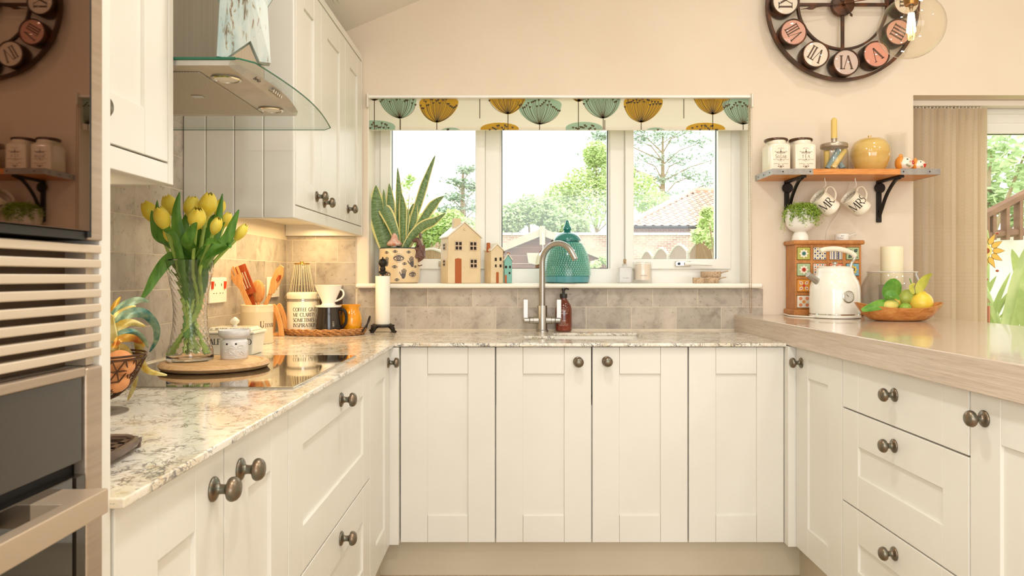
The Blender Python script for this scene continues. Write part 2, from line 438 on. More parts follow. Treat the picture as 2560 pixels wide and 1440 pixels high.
# ------------------------------------------------------------------ cabinets
KNOBP = [(0,0),(.0185,0),(.0185,.0025),(.0165,.0045),(.0125,.006),(.0085,.008),(.0072,.012),(.0072,.018),(.0095,.0225),(.0165,.0245),(.0182,.0275),(.0182,.031),(.0165,.0355),(.0125,.0392),(.0065,.0412),(0,.042)]
_knob = MB().lathe(KNOBP, 20).mesh('knob', BRONZE, True)
def knob(parent, at, n):
    o = bpy.data.objects.new('knob', _knob); link(o, parent); o.location = at
    o.rotation_mode = 'QUATERNION'; o.rotation_quaternion = Vector((0, 0, 1)).rotation_difference(Vector(n))
    return o
def front(parent, name, P0, u, n, w, h, knobs=(), style='shaker', fw=.1):
    """shaker front: recessed panel with stiles and rails; P0 = lower corner at the back of the front"""
    u = Vector(u); n = Vector(n); z = Vector((0, 0, 1)); P0 = Vector(P0); g = .0015
    M = Matrix((( u.x, n.x, z.x, P0.x), (u.y, n.y, z.y, P0.y), (u.z, n.z, z.z, P0.z), (0, 0, 0, 1)))
    B = lambda a0, a1, c0, c1, d0, d1: MB().box(a0, a1, d0, d1, c0, c1).xf(M)
    off = parent.location
    slab = style == 'slab'
    d = put(name, B(g+.004, w-g-.004, g+.004, h-g-.004, 0, .0125 if not slab else .0125), IVORY, parent, world=True)
    e = dict(bevel=.0016)
    put('stile', B(g, fw, g, h-g, 0, .02), IVORY, d, **e); put('stile', B(w-fw, w-g, g, h-g, 0, .02), IVORY, d, **e)
    if slab:
        put('panel', B(fw+.0006, w-fw-.0006, g, h-g, 0, .0196), IVORY, d, **e)
    else:
        put('rail', B(fw+.0006, w-fw-.0006, g, fw-.0, 0, .0196), IVORY, d, **e); put('rail', B(fw+.0006, w-fw-.0006, h-fw, h-g, 0, .0196), IVORY, d, **e)
    for ku, kz in knobs: knob(d, P0+u*ku+z*kz+n*.0198, n)
    return d
FX, FB, FR = -.4445, 2.61, 1.026       # planes of the fronts: left run, back run, right run
def unit(name, label, loc, box, group='ivory base cabinets'):
    t = thing(name, label, 'cabinet', loc, group=group)
    put('carcass', MB().box(*box), IVORY, t, world=True)
    return t
# left run
t = unit('base_cabinet', 'ivory base cabinet with two doors next to the oven tower, paired knobs at its middle', (-.74, 1.10, 0), (-1.0, FX-.021, .795, 1.414, .14, .855))
front(t, 'door', (FX-.02, .795, .139), (0,1,0), (1,0,0), .305, .719, [(.264, .661)])
front(t, 'door', (FX-.02, 1.101, .139), (0,1,0), (1,0,0), .313, .719, [(.062, .662)])
t = unit('drawer_cabinet', 'ivory cabinet under the hob with two deep drawers', (-.74, 1.82, 0), (-1.0, FX-.021, 1.416, 2.228, .14, .855))
front(t, 'drawer', (FX-.02, 1.4155, .4855), (0,1,0), (1,0,0), .8125, .3725, [(.435, .31)])
front(t, 'drawer', (FX-.02, 1.4155, .139), (0,1,0), (1,0,0), .8125, .3445, [(.435, .296)])
t = unit('base_cabinet', 'narrow ivory corner cabinet door beside the hob drawers', (-.74, 2.41, 0), (-1.0, FX-.021, 2.23, 2.60, .14, .855))
front(t, 'door', (FX-.02, 2.2295, .139), (0,1,0), (1,0,0), .356, .719, [(.323, .667)], fw=.095)
put('corner_post', MB().box(FX-.02, -.412, 2.5865, FB+.02, .139, .857), IVORY, t, world=True, bevel=.002)
# back run
def back_front(t, x0, x1, kn=()): return front(t, 'door', (x0, FB+.02, .139), (1,0,0), (0,-1,0), x1-x0, .719, kn)
t = unit('base_cabinet', 'ivory base cabinet left of the sink, single plain door without a knob', (-.235, 2.9, 0), (-.41, -.061, FB+.021, 3.19, .14, .855))
back_front(t, -.410, -.0612)
t = unit('sink_cabinet', 'ivory sink cabinet with two knobbed doors below the tap', (.293, 2.9, 0), (-.06, .646, FB+.021, 3.19, .14, .64))
back_front(t, -.0598, .2920, [(.302, .664)]); back_front(t, .2936, .6452, [(.054, .666)])
t = unit('base_cabinet', 'ivory base cabinet right of the sink, single plain door without a knob', (.82, 2.9, 0), (.647, .997, FB+.021, 3.19, .14, .855))
back_front(t, .6472, .9975)
# right run under the wooden counter
t = unit('base_cabinet', 'narrow ivory cabinet door in the right corner under the wooden counter', (1.3, 2.39, 0), (FR+.021, 1.6, 2.214, 2.57, .14, .863))
front(t, 'door', (FR+.02, 2.2135, .139), (0,1,0), (-1,0,0), .3575, .722, [(.312, .670)])
put('corner_post', MB().box(.9985, FR+.02, 2.5735, FB+.02, .137, .8625), IVORY, t, world=True, bevel=.002)
t = unit('drawer_cabinet', 'ivory three-drawer cabinet under the wooden counter', (1.3, 1.905, 0), (FR+.021, 1.6, 1.598, 2.211, .14, .863))
front(t, 'drawer', (FR+.02, 1.5975, .7115), (0,1,0), (-1,0,0), .6145, .150, [(.3125, .0865)], 'slab')
front(t, 'drawer', (FR+.02, 1.5975, .4235), (0,1,0), (-1,0,0), .6145, .2865, [(.3145, .2375)])
front(t, 'drawer', (FR+.02, 1.5975, .139), (0,1,0), (-1,0,0), .6145, .283, [(.3125, .233)])
t = unit('base_cabinet', 'ivory cabinet at the near end of the wooden counter, knob beside the drawers', (1.3, 1.42, 0), (FR+.021, 1.6, 1.241, 1.595, .14, .863))
front(t, 'door', (FR+.02, 1.2385, .139), (0,1,0), (-1,0,0), .357, .722, [(.308, .668)])

# wall cabinets
FW = -.672
def wall_unit(name, label, y0, y1, ends, doors, ztop=2.075):
    t = thing(name, label, 'cabinet', (-.85, (y0+y1)/2, 1.297), group='ivory wall cabinets')
    put('carcass', MB().box(-1.014, FW-.021, y0+.021, y1-.021, 1.345, ztop), IVORY, t, world=True)
    put('pelmet', MB().box(FW-.026, FW-.001, y0+.02, y1-.02, 1.297, 1.3365), IVORY, t, world=True, bevel=.002)
    for e in ends: put('end_panel', MB().box(-1.014, FW, e, e+.0195, 1.297, 2.10), IVORY, t, world=True, bevel=.0015)
    put('cornice', MB().box(-1.014, FW+.002, y0, y1, 2.0765, 2.1035), IVORY, t, world=True, bevel=.002)
    for d0, d1, kn in doors: front(t, 'door', (FW-.02, d0, 1.338), (0,1,0), (1,0,0), d1-d0, .736, kn, fw=.088)
    return t
wl = wall_unit('wall_cabinet', 'ivory wall cabinet beside the oven tower, left of the extractor hood', .80, 1.414, (1.394,), [(.802, 1.0865, ()), (1.088, 1.3925, [(.032, .046)])])
wr = wall_unit('wall_cabinet', 'ivory three-door wall cabinet between the extractor hood and the window', 2.194, 3.205, (3.1845,), [(2.2155, 2.5065, [(.2335, .052)]), (2.508, 2.8645, [(.037, .041)]), (2.866, 3.1825, [(.049, .053)])])
# grooved boards on its end, facing the hob
for x0, x1 in ((-1.014, -.944), (-.944, -.8565), (-.8565, -.7665), (-.7665, -.672)):
    put('panel_board', MB().box(x0+.00005, x1-.00005, 2.194, 2.2135, 1.295, 2.0765), IVORY, wr, world=True, bevel=.0045)
t = thing('under_cabinet_light', 'slim lit strip lamp under the wall cabinet beside the window', 'lamp', (-.76, 2.42, 1.335))
put('housing', MB().box(-.045, .0, -.14, .14, -.004, .009), WHITEP, t, bevel=.002)
put('diffuser', MB().box(-.04, -.005, -.135, .135, -.010, -.004), pmat('lit_diffuser', C(255,240,200), .5, emit=C(255,226,160), estr=9), t)
area('under_cabinet_glow', (-.86, 2.72, 1.325), (0, 0, 0), .10, .85, 3.7, (1, .74, .38))
area('under_cabinet_glow', (-.86, 1.15, 1.325), (0, 0, 0), .10, .4, .6, (1, .80, .5))

# ------------------------------------------------------------------ worktops
XS = [-1.019, -.4275, .05, .175, .535, 1.0]; YS = [.785, 2.592, 2.762, 2.90, 3.055, 3.207]
def gm(i, j):
    if i == 0: return True
    if j == 0: return False
    if i == 2 and j == 2: return False
    if i == 3 and j in (2, 3): return False
    return True
wt = thing('stone_worktop', 'speckled cream and grey stone worktop in an L around the hob and sink', 'worktop', (-.4, 2.5, .8595))
put('slab', MB().slab(XS, YS, gm, .8595, .872), GRAN, wt, world=True, bevel=.0025)
sk = thing('kitchen_sink', 'white undermounted sink set into the stone worktop below the tap', 'sink', (.3, 2.9, .66))
bowl = MB(); x0, x1, y0, y1 = .04, .545, 2.752, 3.062
bowl.slab([x0, x0+.006, x1-.006, x1], [y0, y0+.006, y1-.006, y1], lambda i, j: not (i == 1 and j == 1), .67, .8594)
put('bowl', bowl, WHITEC, sk, world=True, bevel=.002)
put('basin_floor', MB().box(x0, x1, y0, y1, .66, .671), WHITEC, sk, world=True)
put('waste', MB().lathe([(0, .672), (.04, .672), (.04, .675), (.02, .676), (0, .674)], 20, (.36, 2.9, 0)), CHROME, sk, world=True, smooth=True)
one('wooden_counter', MB().box(1.0, 1.785, .9, 3.206, .8645, .9426), OAK, 'thick pale oak breakfast counter running along the right side under the kettle', 'counter', bevel=.003)
# board under the far edge of the counter, keeps it up from the floor
one('counter_support_panel', MB().box(1.62, 1.66, 1.0, 3.19, 0, .864), IVORY, 'ivory back panel under the wooden counter', 'panel')

# ------------------------------------------------------------------ oven tower
t = thing('oven_housing', 'tall ivory cabinet housing the microwave and oven', 'cabinet', (-.73, .48, 0))
put('side_panel', MB().box(-1.014, -.4445, .769, .7895, 0, 2.3), IVORY, t, world=True, bevel=.002)
put('side_panel', MB().box(-1.014, -.4445, .165, .186, 0, 2.3), IVORY, t, world=True, bevel=.002)
put('back_panel', MB().box(-1.014, -.99, .186, .769, 0, 2.3), BLACKGAP, t, world=True)
put('shelf', MB().box(-.99, -.465, .187, .768, 1.005, 1.0215), IVORY, t, world=True)
put('top_panel', MB().box(-.99, -.4445, .187, .768, 2.28, 2.3), IVORY, t, world=True)
front(t, 'door', (-.4645, .19, 1.62), (0,1,0), (1,0,0), .578, .655, [(.05, .05)])
mw = thing('microwave', 'built-in microwave with a dark mirror glass door above the vent', 'microwave', (-.73, .48, 1.155))
put('body', MB().box(-.98, -.452, .205, .765, 1.155, 1.60), BLACKGAP, mw, world=True)
put('steel_frame', MB().box(-.452, -.441, .7418, .7675, 1.1545, 1.605), OVENSTEEL, mw, world=True, bevel=.002)
put('door_glass', MB().box(-.452, -.435, .20, .7345, 1.163, 1.60), MIRRORGLASS, mw, world=True, bevel=.0012)
put('door_edge', MB().box(-.452, -.438, .7347, .7416, 1.157, 1.603), BLACKGAP, mw, world=True)
put('vent_strip', MB().box(-.452, -.44, .20, .7345, 1.1545, 1.1625), BLACKP, mw, world=True)
vg = thing('vent_grille', 'champagne metal vent grille of horizontal slats between microwave and oven', 'vent', (-.46, .48, 1.023))
for k in range(8):
    zt = 1.1502-.01566*k
    put('slat', MB().prism([(-.4645, zt-.001), (-.4445, zt), (-.4425, zt-.0008), (-.4425, zt-.0086), (-.4445, zt-.0092), (-.4645, zt-.0068)], .192, .7675, 'y'), SLATM, vg, world=True, bevel=.0008)
put('frame', MB().box(-.485, -.474, .188, .768, 1.0222, 1.153), pmat('brown_recess', C(120,98,76), .6), vg, world=True)
put('side_strip', MB().box(-.474, -.452, .755, .7685, 1.0222, 1.150), SLATM, vg, world=True)
ov = thing('oven', 'built-in oven with smoked glass and a broad metal bar handle', 'oven', (-.73, .48, .36))
put('body', MB().box(-.985, -.456, .19, .767, .36, 1.003), BLACKGAP, ov, world=True)
put('steel_trim', MB().box(-.456, -.4405, .7385, .7672, .36, 1.0215), OVENSTEEL, ov, world=True, bevel=.003)
put('steel_strip', MB().box(-.456, -.4395, .19, .7345, 1.0135, 1.0232), OVENSTEEL, ov, world=True, bevel=.0015)
put('control_panel', MB().box(-.456, -.4435, .19, .7345, .9265, 1.0133), OVENGLASS, ov, world=True, bevel=.001)
dr = put('oven_door', MB().box(-.456, -.4435, .19, .7195, .40, .9135), HOBGLASS, ov, world=True, bevel=.0015)
put('door_strip', MB().box(-.456, -.442, .7225, .7365, .40, .912), OVENGLASS, ov, world=True)
HANDLEM = pmat('handle_metal', C(198,178,154), .36, .55)
hd = put('handle', MB().box(-.4135, -.399, .22, .7045, .8832, .9075), HANDLEM, ov, world=True, bevel=.0015)
for y in (.655, .25): put('bracket', MB().box(-.444, -.412, y, y+.0485, .884, .9068), HANDLEM, hd, bevel=.001)
# ------------------------------------------------------------------ lettering (strokes with thick and thin parts)
TK, TN = .135, .05
def arc(cx, cy, rx, ry, a0, a1, n=12):
    return [(cx+rx*math.cos(math.radians(a0+(a1-a0)*i/n)), cy+ry*math.sin(math.radians(a0+(a1-a0)*i/n))) for i in range(n+1)]
# each stroke: (kind, points); kind T thick, t thin, a = thick where it runs upright; s = serif bar
def sf(x, y, w=.26): return ('s', [(x-w/2, y), (x+w/2, y)])
G = {
'A': (.74, [('t', [(.06,0),(.36,1)]), ('T', [(.36,1),(.66,0)]), ('t', [(.17,.36),(.55,.36)]), sf(.06,.02), sf(.66,.02)]),
'B': (.62, [('T', [(.14,0),(.14,1)]), ('a', [(.14,.98)]+arc(.28,.75,.24,.23,90,-90)+[(.14,.52)]), ('a', [(.14,.52)]+arc(.30,.27,.28,.25,90,-90)+[(.14,.02)]), sf(.12,.02,.2), sf(.12,.98,.2)]),
'C': (.70, [('a', arc(.40,.5,.34,.49,50,310,20))]),
'D': (.74, [('T', [(.14,0),(.14,1)]), ('a', [(.14,.98)]+arc(.30,.5,.38,.48,90,-90,18)+[(.14,.02)]), sf(.12,.02,.2), sf(.12,.98,.2)]),
'E': (.58, [('T', [(.14,0),(.14,1)]), ('t', [(.08,.98),(.52,.98),(.53,.86)]), ('t', [(.14,.52),(.44,.52)]), ('t', [(.08,.02),(.53,.02),(.55,.16)])]),
'F': (.54, [('T', [(.14,0),(.14,1)]), ('t', [(.08,.98),(.50,.98),(.51,.86)]), ('t', [(.14,.52),(.42,.52)]), sf(.14,.02)]),
'G': (.76, [('a', arc(.40,.5,.34,.49,50,335,20)), ('T', [(.66,.0),(.66,.40)]), sf(.64,.42)]),
'H': (.76, [('T', [(.14,0),(.14,1)]), ('T', [(.62,0),(.62,1)]), ('t', [(.14,.52),(.62,.52)])]+[sf(x,y) for x in (.14,.62) for y in (.02,.98)]),
'I': (.30, [('T', [(.15,0),(.15,1)]), sf(.15,.02), sf(.15,.98)]),
'K': (.70, [('T', [(.14,0),(.14,1)]), ('t', [(.14,.42),(.58,1)]), ('T', [(.28,.58),(.62,0)]), sf(.14,.02), sf(.14,.98), sf(.62,.02,.18)]),
'L': (.56, [('T', [(.14,0),(.14,1)]), ('t', [(.08,.02),(.52,.02),(.54,.18)]), sf(.14,.98)]),
'M': (.94, [('t', [(.10,0),(.16,1)]), ('T', [(.16,1),(.47,.05)]), ('t', [(.47,.05),(.78,1)]), ('T', [(.78,1),(.84,0)]), sf(.10,.02,.2), sf(.84,.02,.22)]),
'N': (.78, [('t', [(.12,0),(.12,1)]), ('T', [(.12,1),(.64,0)]), ('t', [(.64,0),(.64,1)]), sf(.12,.02,.2), sf(.64,.98,.2)]),
'O': (.80, [('a', arc(.40,.5,.35,.49,0,360,24))]),
'P': (.60, [('T', [(.14,0),(.14,1)]), ('a', [(.14,.98)]+arc(.29,.73,.25,.25,90,-90)+[(.14,.48)]), sf(.14,.02), sf(.12,.98,.2)]),
'R': (.68, [('T', [(.14,0),(.14,1)]), ('a', [(.14,.98)]+arc(.29,.74,.24,.24,90,-90)+[(.14,.50)]), ('T', [(.32,.50),(.64,0)]), sf(.14,.02), sf(.12,.98,.2)]),
'S': (.54, [('a', arc(.27,.74,.20,.24,40,270,14)+arc(.27,.26,.21,.24,90,-140,14)[1:])]),
'T': (.66, [('T', [(.33,0),(.33,1)]), ('t', [(.06,.84),(.07,.98),(.59,.98),(.60,.84)]), sf(.33,.02)]),
'U': (.74, [('T', [(.14,1),(.14,.35)]), ('a', arc(.37,.34,.23,.33,180,360,14)), ('t', [(.60,.35),(.60,1)]), sf(.14,.98), sf(.60,.98,.2)]),
'V': (.72, [('T', [(.06,1),(.36,0)]), ('t', [(.36,0),(.66,1)]), sf(.08,.98), sf(.66,.98,.2)]),
'X': (.74, [('T', [(.08,1),(.64,0)]), ('t', [(.64,1),(.08,0)]), sf(.1,.98,.2), sf(.64,.98,.2), sf(.08,.02,.2), sf(.64,.02,.2)]),
'Y': (.70, [('T', [(.06,1),(.35,.48)]), ('t', [(.35,.48),(.64,1)]), ('T', [(.35,.5),(.35,0)]), sf(.35,.02), sf(.08,.98,.2), sf(.62,.98,.2)]),
'.': (.22, [('T', [(.11,0),(.11,.13)])]), ' ': (.36, []), '-': (.4, [('t', [(.05,.4),(.35,.4)])]),
'1': (.32, [('T', [(.16,0),(.16,1)]), ('t', [(.04,.82),(.16,1)])]), '8': (.54, [('a', arc(.27,.74,.18,.23,0,360,16)), ('a', arc(.27,.26,.21,.25,0,360,16))]),
'b': (.56, [('T', [(.12,0),(.12,1)]), ('a', arc(.30,.29,.20,.28,0,360,16))]),
'e': (.54, [('t', [(.07,.30),(.47,.30)]), ('a', arc(.27,.29,.20,.28,0,300,16))]),
'k': (.50, [('T', [(.12,0),(.12,1)]), ('T', [(.12,.24),(.42,.58)]), ('T', [(.22,.34),(.44,0)])]),
'o': (.56, [('a', arc(.28,.29,.21,.28,0,360,16))]),
'h': (.54, [('T', [(.12,0),(.12,1)]), ('a', arc(.28,.36,.16,.22,180,0,10)), ('T', [(.44,.36),(.44,0)])]),
}
def text_polys(s, weight=1.0, mono=False, track=.06, small=None):
    """flat quads of a line of text with capital height 1; returns quads, width"""
    quads = []; x = 0
    for ci, ch in enumerate(s):
        sc = 1.0
        key = ch
        if small and ch.islower(): key = ch.upper(); sc = small
        w, strokes = G.get(key, G[' '])
        for kind, pts in strokes:
            if mono and kind == 's': continue
            P = [(x+px*sc, py*sc) for px, py in pts]
            # split long straight runs so the letters can bend round a jar
            Q = [P[0]]
            for a, b in zip(P[:-1], P[1:]):
                m = max(1, int(math.hypot(b[0]-a[0], b[1]-a[1])/.34))
                Q += [(a[0]+(b[0]-a[0])*k/m, a[1]+(b[1]-a[1])*k/m) for k in range(1, m+1)]
            nrm = []
            for i in range(len(Q)):
                a = Q[max(i-1, 0)]; b = Q[min(i+1, len(Q)-1)]
                dx, dy = b[0]-a[0], b[1]-a[1]; l = math.hypot(dx, dy) or 1
                if mono: t = TK*.8
                elif kind == 'T': t = TK
                elif kind in 'ts': t = TN
                else: t = TN+(TK-TN)*abs(dy/l)
                t *= weight*sc/2
                nrm.append((-dy/l*t, dx/l*t))
            for i in range(len(Q)-1):
                a, b, na, nb = Q[i], Q[i+1], nrm[i], nrm[i+1]
                quads.append([(a[0]-na[0], a[1]-na[1]), (b[0]-nb[0], b[1]-nb[1]), (b[0]+nb[0], b[1]+nb[1]), (a[0]+na[0], a[1]+na[1])])
        x += (w+track)*sc
    return quads, x-track
def write(mb, s, fn, h, u0=0, v0=0, align='c', **k):
    """letters of height h; fn(u, v) maps the flat print onto a surface"""
    q, w = text_polys(s, **k)
    off = {'c': -w*h/2, 'l': 0, 'r': -w*h}[align]
    for quad in q:
        mb.add([fn(u0+off+px*h, v0+py*h) for px, py in quad], [(0, 1, 2, 3)])
    return w*h
def poly_on(mb, pts, fn): mb.add([fn(a, b) for a, b in pts], [tuple(range(len(pts)))])
def line_on(mb, pts, fn, w):
    for (a, b), (c, d) in zip(pts[:-1], pts[1:]):
        dx, dy = c-a, d-b; l = math.hypot(dx, dy) or 1; nx, ny = -dy/l*w/2, dx/l*w/2
        mb.add([fn(a-nx, b-ny), fn(c-nx, d-ny), fn(c+nx, d+ny), fn(a+nx, b+ny)], [(0, 1, 2, 3)])
def circ(cx, cy, r, n=14, ry=None): return [(cx+r*math.cos(2*PI*i/n), cy+(ry or r)*math.sin(2*PI*i/n)) for i in range(n)]
def cyl_fn(r, c=(0,0,0), a0=-PI/2, eps=.0006, prof=None):
    """print on an upright round wall; u runs along the wall to the right as seen from outside at angle a0"""
    def f(u, v):
        rr = (prof(v) if prof else r)+eps; a = a0+u/rr
        return (c[0]+rr*math.cos(a), c[1]+rr*math.sin(a), c[2]+v)
    return f
def plane_fn(o, u, v, eps=.0006):
    o = Vector(o); u = Vector(u).normalized(); v = Vector(v).normalized(); n = u.cross(v)
    return lambda a, b: tuple(o+u*a+v*b+n*eps)

# ------------------------------------------------------------------ garden seen through the glass
GRASSM = nmat('lawn', C(150,170,96), C(176,188,120), 3, .9)
struct('ground_outside', MB().box(-40, 40, 3.6, 75, -.3, -.12), GRASSM)
BRICKM = pmat('garden_brick', C(196,140,116), .85)
_v = coords(BRICKM); _br = N(BRICKM, 'ShaderNodeTexBrick'); _br.inputs['Scale'].default_value = 1.0
_br.inputs['Brick Width'].default_value = .225; _br.inputs['Row Height'].default_value = .075; _br.inputs['Mortar Size'].default_value = .008
_br.inputs['Color1'].default_value = C(148,90,72); _br.inputs['Color2'].default_value = C(170,120,100); _br.inputs['Mortar'].default_value = C(222,208,188)
_sp = N(BRICKM, 'ShaderNodeSeparateXYZ'); _cb = N(BRICKM, 'ShaderNodeCombineXYZ'); L(BRICKM, _v, _sp.inputs[0])
_ad = N(BRICKM, 'ShaderNodeMath', operation='ADD'); L(BRICKM, _sp.outputs[0], _ad.inputs[0]); L(BRICKM, _sp.outputs[1], _ad.inputs[1])
L(BRICKM, _ad.outputs[0], _cb.inputs[0]); L(BRICKM, _sp.outputs[2], _cb.inputs[1]); L(BRICKM, _cb.outputs[0], _br.inputs['Vector'])
base(BRICKM, mix(BRICKM, ramp(BRICKM, noise(BRICKM, _v, .9, 3), [(.48, (0,0,0,1)), (.66, (.8,.8,.8,1))]), _br.outputs['Color'], C(196,178,160)))
gw = thing('garden_wall', 'old brick garden wall with a pale coping behind the shed', 'wall', (2, 26, -.12))
put('brickwork', MB().box(-6, 14, 26, 26.3, -.12, 2.6), BRICKM, gw, world=True)
COPE = nmat('stone_coping', C(216,202,182), C(228,216,196), 4, .8)
for k in range(20): put('coping_stone', MB().box(-6+k*1.0+.008, -5+k*1.0-.008, 25.94, 26.36, 2.6, 2.70), COPE, gw, world=True, bevel=.01)
# brick outbuilding with pantile roof
ob = thing('brick_outbuilding', 'brick outbuilding with a pale red pantile roof beyond the garden wall', 'building', (9.5, 30, 0))
put('brick_walls', MB().box(4.5, 15, 27.6, 36, -.12, 2.96), BRICKM, ob, world=True)
put('eaves_course', MB().box(4.45, 15, 27.5, 27.62, 2.70, 2.80), pmat('red_brick_band', C(196,120,92), .8), ob, world=True)
put('gutter', MB().tube([(4.4, 27.25, 2.99), (15, 27.25, 2.99)], .06, 8), BLACKP, ob, world=True)
PANT = nmat('pantile_clay', C(200,158,138), C(216,184,164), 3, .8, rnd=True)
_pt = MB()   # one pantile: S shaped in section
_n = 6
for j in range(2):
    for i in range(_n+1):
        u = i/_n; _pt.v.append((u*.36-.18, j*.42, .045*math.sin(u*2*PI)+.02*(1-j)))
for i in range(_n): _pt.f.append((i, i+1, _n+2+i, _n+1+i))
_ptm = _pt.mesh('roof_tile', PANT, True)
P0 = Vector((4.3, 27.25, 3.0)); ridge = Vector((8.0, 31.5, 4.85)); slope = Vector((0, 4.25, 1.85)); rows_ = 12
roofm = MB().add([(4.3,27.25,2.97), (15,27.25,2.97), (15,31.5,4.80), (8.0,31.5,4.80), (4.3,35.8,2.97)], [(0,1,2,3), (0,3,4)])
put('roof_slope', roofm, PANT, ob, world=True)
ang = math.atan2(1.85, 4.25)
for r in range(rows_):
    t0 = r/rows_; xmin = 4.3+(8.0-4.3)*t0+.12
    for k in range(22):
        x = 4.5+k*.33
        if x < xmin or x > 10.9: continue
        o = bpy.data.objects.new('roof_tile', _ptm); link(o, ob)
        o.location = Vector((x, 27.22+4.25*t0, 3.02+1.85*t0)) - Vector(ob.location); o.rotation_euler = (ang, 0, 0)
put('hip_ridge', MB().tube([(4.3, 27.25, 3.04), (8.0, 31.5, 4.9)], .13, 8), PANT, ob, world=True, smooth=True)
put('ridge', MB().tube([(8.0, 31.5, 4.9), (15, 31.5, 4.9)], .14, 8), PANT, ob, world=True, smooth=True)
# timber shed with a gable
BOARDM = wood('shed_board', C(98,58,36), C(116,72,48), C(130,86,60), (2, 8, 8), 2, .8)
PALE = nmat('weathered_bargeboard', C(170,156,138), C(184,172,156), 5, .8)
sh = thing('garden_shed', 'brown timber shed with a pale gable roof in the garden', 'shed', (.55, 13, 0))
ax, az = W(1355, 575, 13).x, W(1355, 575, 13).z
z = -.1; k = 0
while z < az-.12:
    z1 = z+.145
    hw = lambda zz: max(.01, min(1.42, (az-.06-zz)/.40))
    put('board', MB().prism([(ax-hw(z), z), (ax+hw(z), z), (ax+hw(z1-.006), z1-.006), (ax-hw(z1-.006), z1-.006)], 13.0-.012*(k % 2), 13.05, 'y'), BOARDM, sh, world=True); z = z1; k += 1
put('side_wall', MB().box(ax-1.40, ax+1.40, 13.06, 15.2, -.1, 1.15), BOARDM, sh, world=True)
for s in (-1, 1):
    put('bargeboard', MB().prism([(ax, az), (ax+s*1.75, az-.70), (ax+s*1.75, az-.81), (ax, az-.11)], 12.86, 12.9, 'y'), PALE, sh, world=True)
    put('roof_slope', MB().prism([(ax, az+.03), (ax+s*1.8, az-.69), (ax+s*1.8, az-.73), (ax, az-.01)], 12.88, 15.4, 'y'), PALE, sh, world=True)
put('finial', MB().box(ax-.05, ax+.05, 12.82, 12.87, az-.28, az+.06), PALE, sh, world=True, bevel=.01)
put('sign_board', MB().prism([(ax-.28, az-.42), (ax+.28, az-.42), (ax+.25, az-.60), (ax+.1, az-.64), (ax, az-.60), (ax-.1, az-.64), (ax-.25, az-.60)], 12.92, 12.96, 'y'), PALE, sh, world=True)
put('window', MB().box(ax-.9, ax+.9, 12.95, 12.99, .55, .98), pmat('shed_window', C(120,104,90), .2), sh, world=True)
tl = thing('garden_lamp', 'white bell-shaped lamp hanging under the shed gable', 'lamp', (ax, 12.58, az-.46))
put('shade', MB().lathe([(.008,.088),(.02,.08),(.028,.056),(.064,.02),(.080,-.014),(.076,-.014),(.024,.048),(0,.06)], 20), WHITEC, tl, smooth=True)
put('flex', MB().tube([(0,0,.08), (0,0,.36), (0,.245,.40)], .006, 6), WHITEP, tl)
# arched fence panels running away on the right, two on the left
SLATW = nmat('fence_wood', C(126,98,68), C(146,116,82), 4, .85, (6, 6, 1))
def fence_panel(name, x0, y0, x1, y1, label, zt=1.62, zp=1.86):
    t = thing(name, label, 'fence', (x0, y0, -.12), group='arched fence panels')
    d = Vector((x1-x0, y1-y0, 0)); ln = d.length; u = d/ln; nn = Vector((-u.y, u.x, 0)); n = 18
    s = MB()
    top = lambda a: zt+(zp-zt)*math.sin(PI*a)+.12
    for k in range(n):
        a0, a1 = (k+.08)/n, (k+.92)/n
        p = [u*(ln*a0), u*(ln*a1)]
        h0, h1 = top(a0), top(a1)
        s.add([p[0]-nn*.01, p[1]-nn*.01, p[1]+nn*.01, p[0]+nn*.01, p[0]-nn*.01+Vector((0,0,h0)), p[1]-nn*.01+Vector((0,0,h1)), p[1]+nn*.01+Vector((0,0,h1)), p[0]+nn*.01+Vector((0,0,h0))],
              [(0,3,2,1), (4,5,6,7), (0,1,5,4), (1,2,6,5), (2,3,7,6), (3,0,4,7)])
    o = put('slats', s, SLATW, t); o['kind'] = 'stuff'
    put('arched_rail', MB().tube([u*(ln*a/14)+Vector((0,0,top(a/14)+.02)) for a in range(15)], .035, 6), PALE, t)
    put('post', MB().box(-.05, .05, -.05, .05, 0, zt+.2), PALE, t)
for k, lb in enumerate(('arched slatted fence panel nearest the right window edge', 'second arched fence panel from the right window edge', 'third arched fence panel from the right window edge', 'farthest arched fence panel beside the window mullion')):
    fence_panel('fence_panel', 4.0+.05*k, 14.0+2.3*k, 4.05+.05*k, 16.2+2.3*k, lb)
fence_panel('fence_panel', -2.4, 16.6, -1.35, 16.4, 'arched fence panel behind the big pottery house', 1.45, 1.72)
fence_panel('fence_panel', -3.5, 16.9, -2.45, 16.7, 'arched fence panel behind the snake plant pot', 1.45, 1.72)
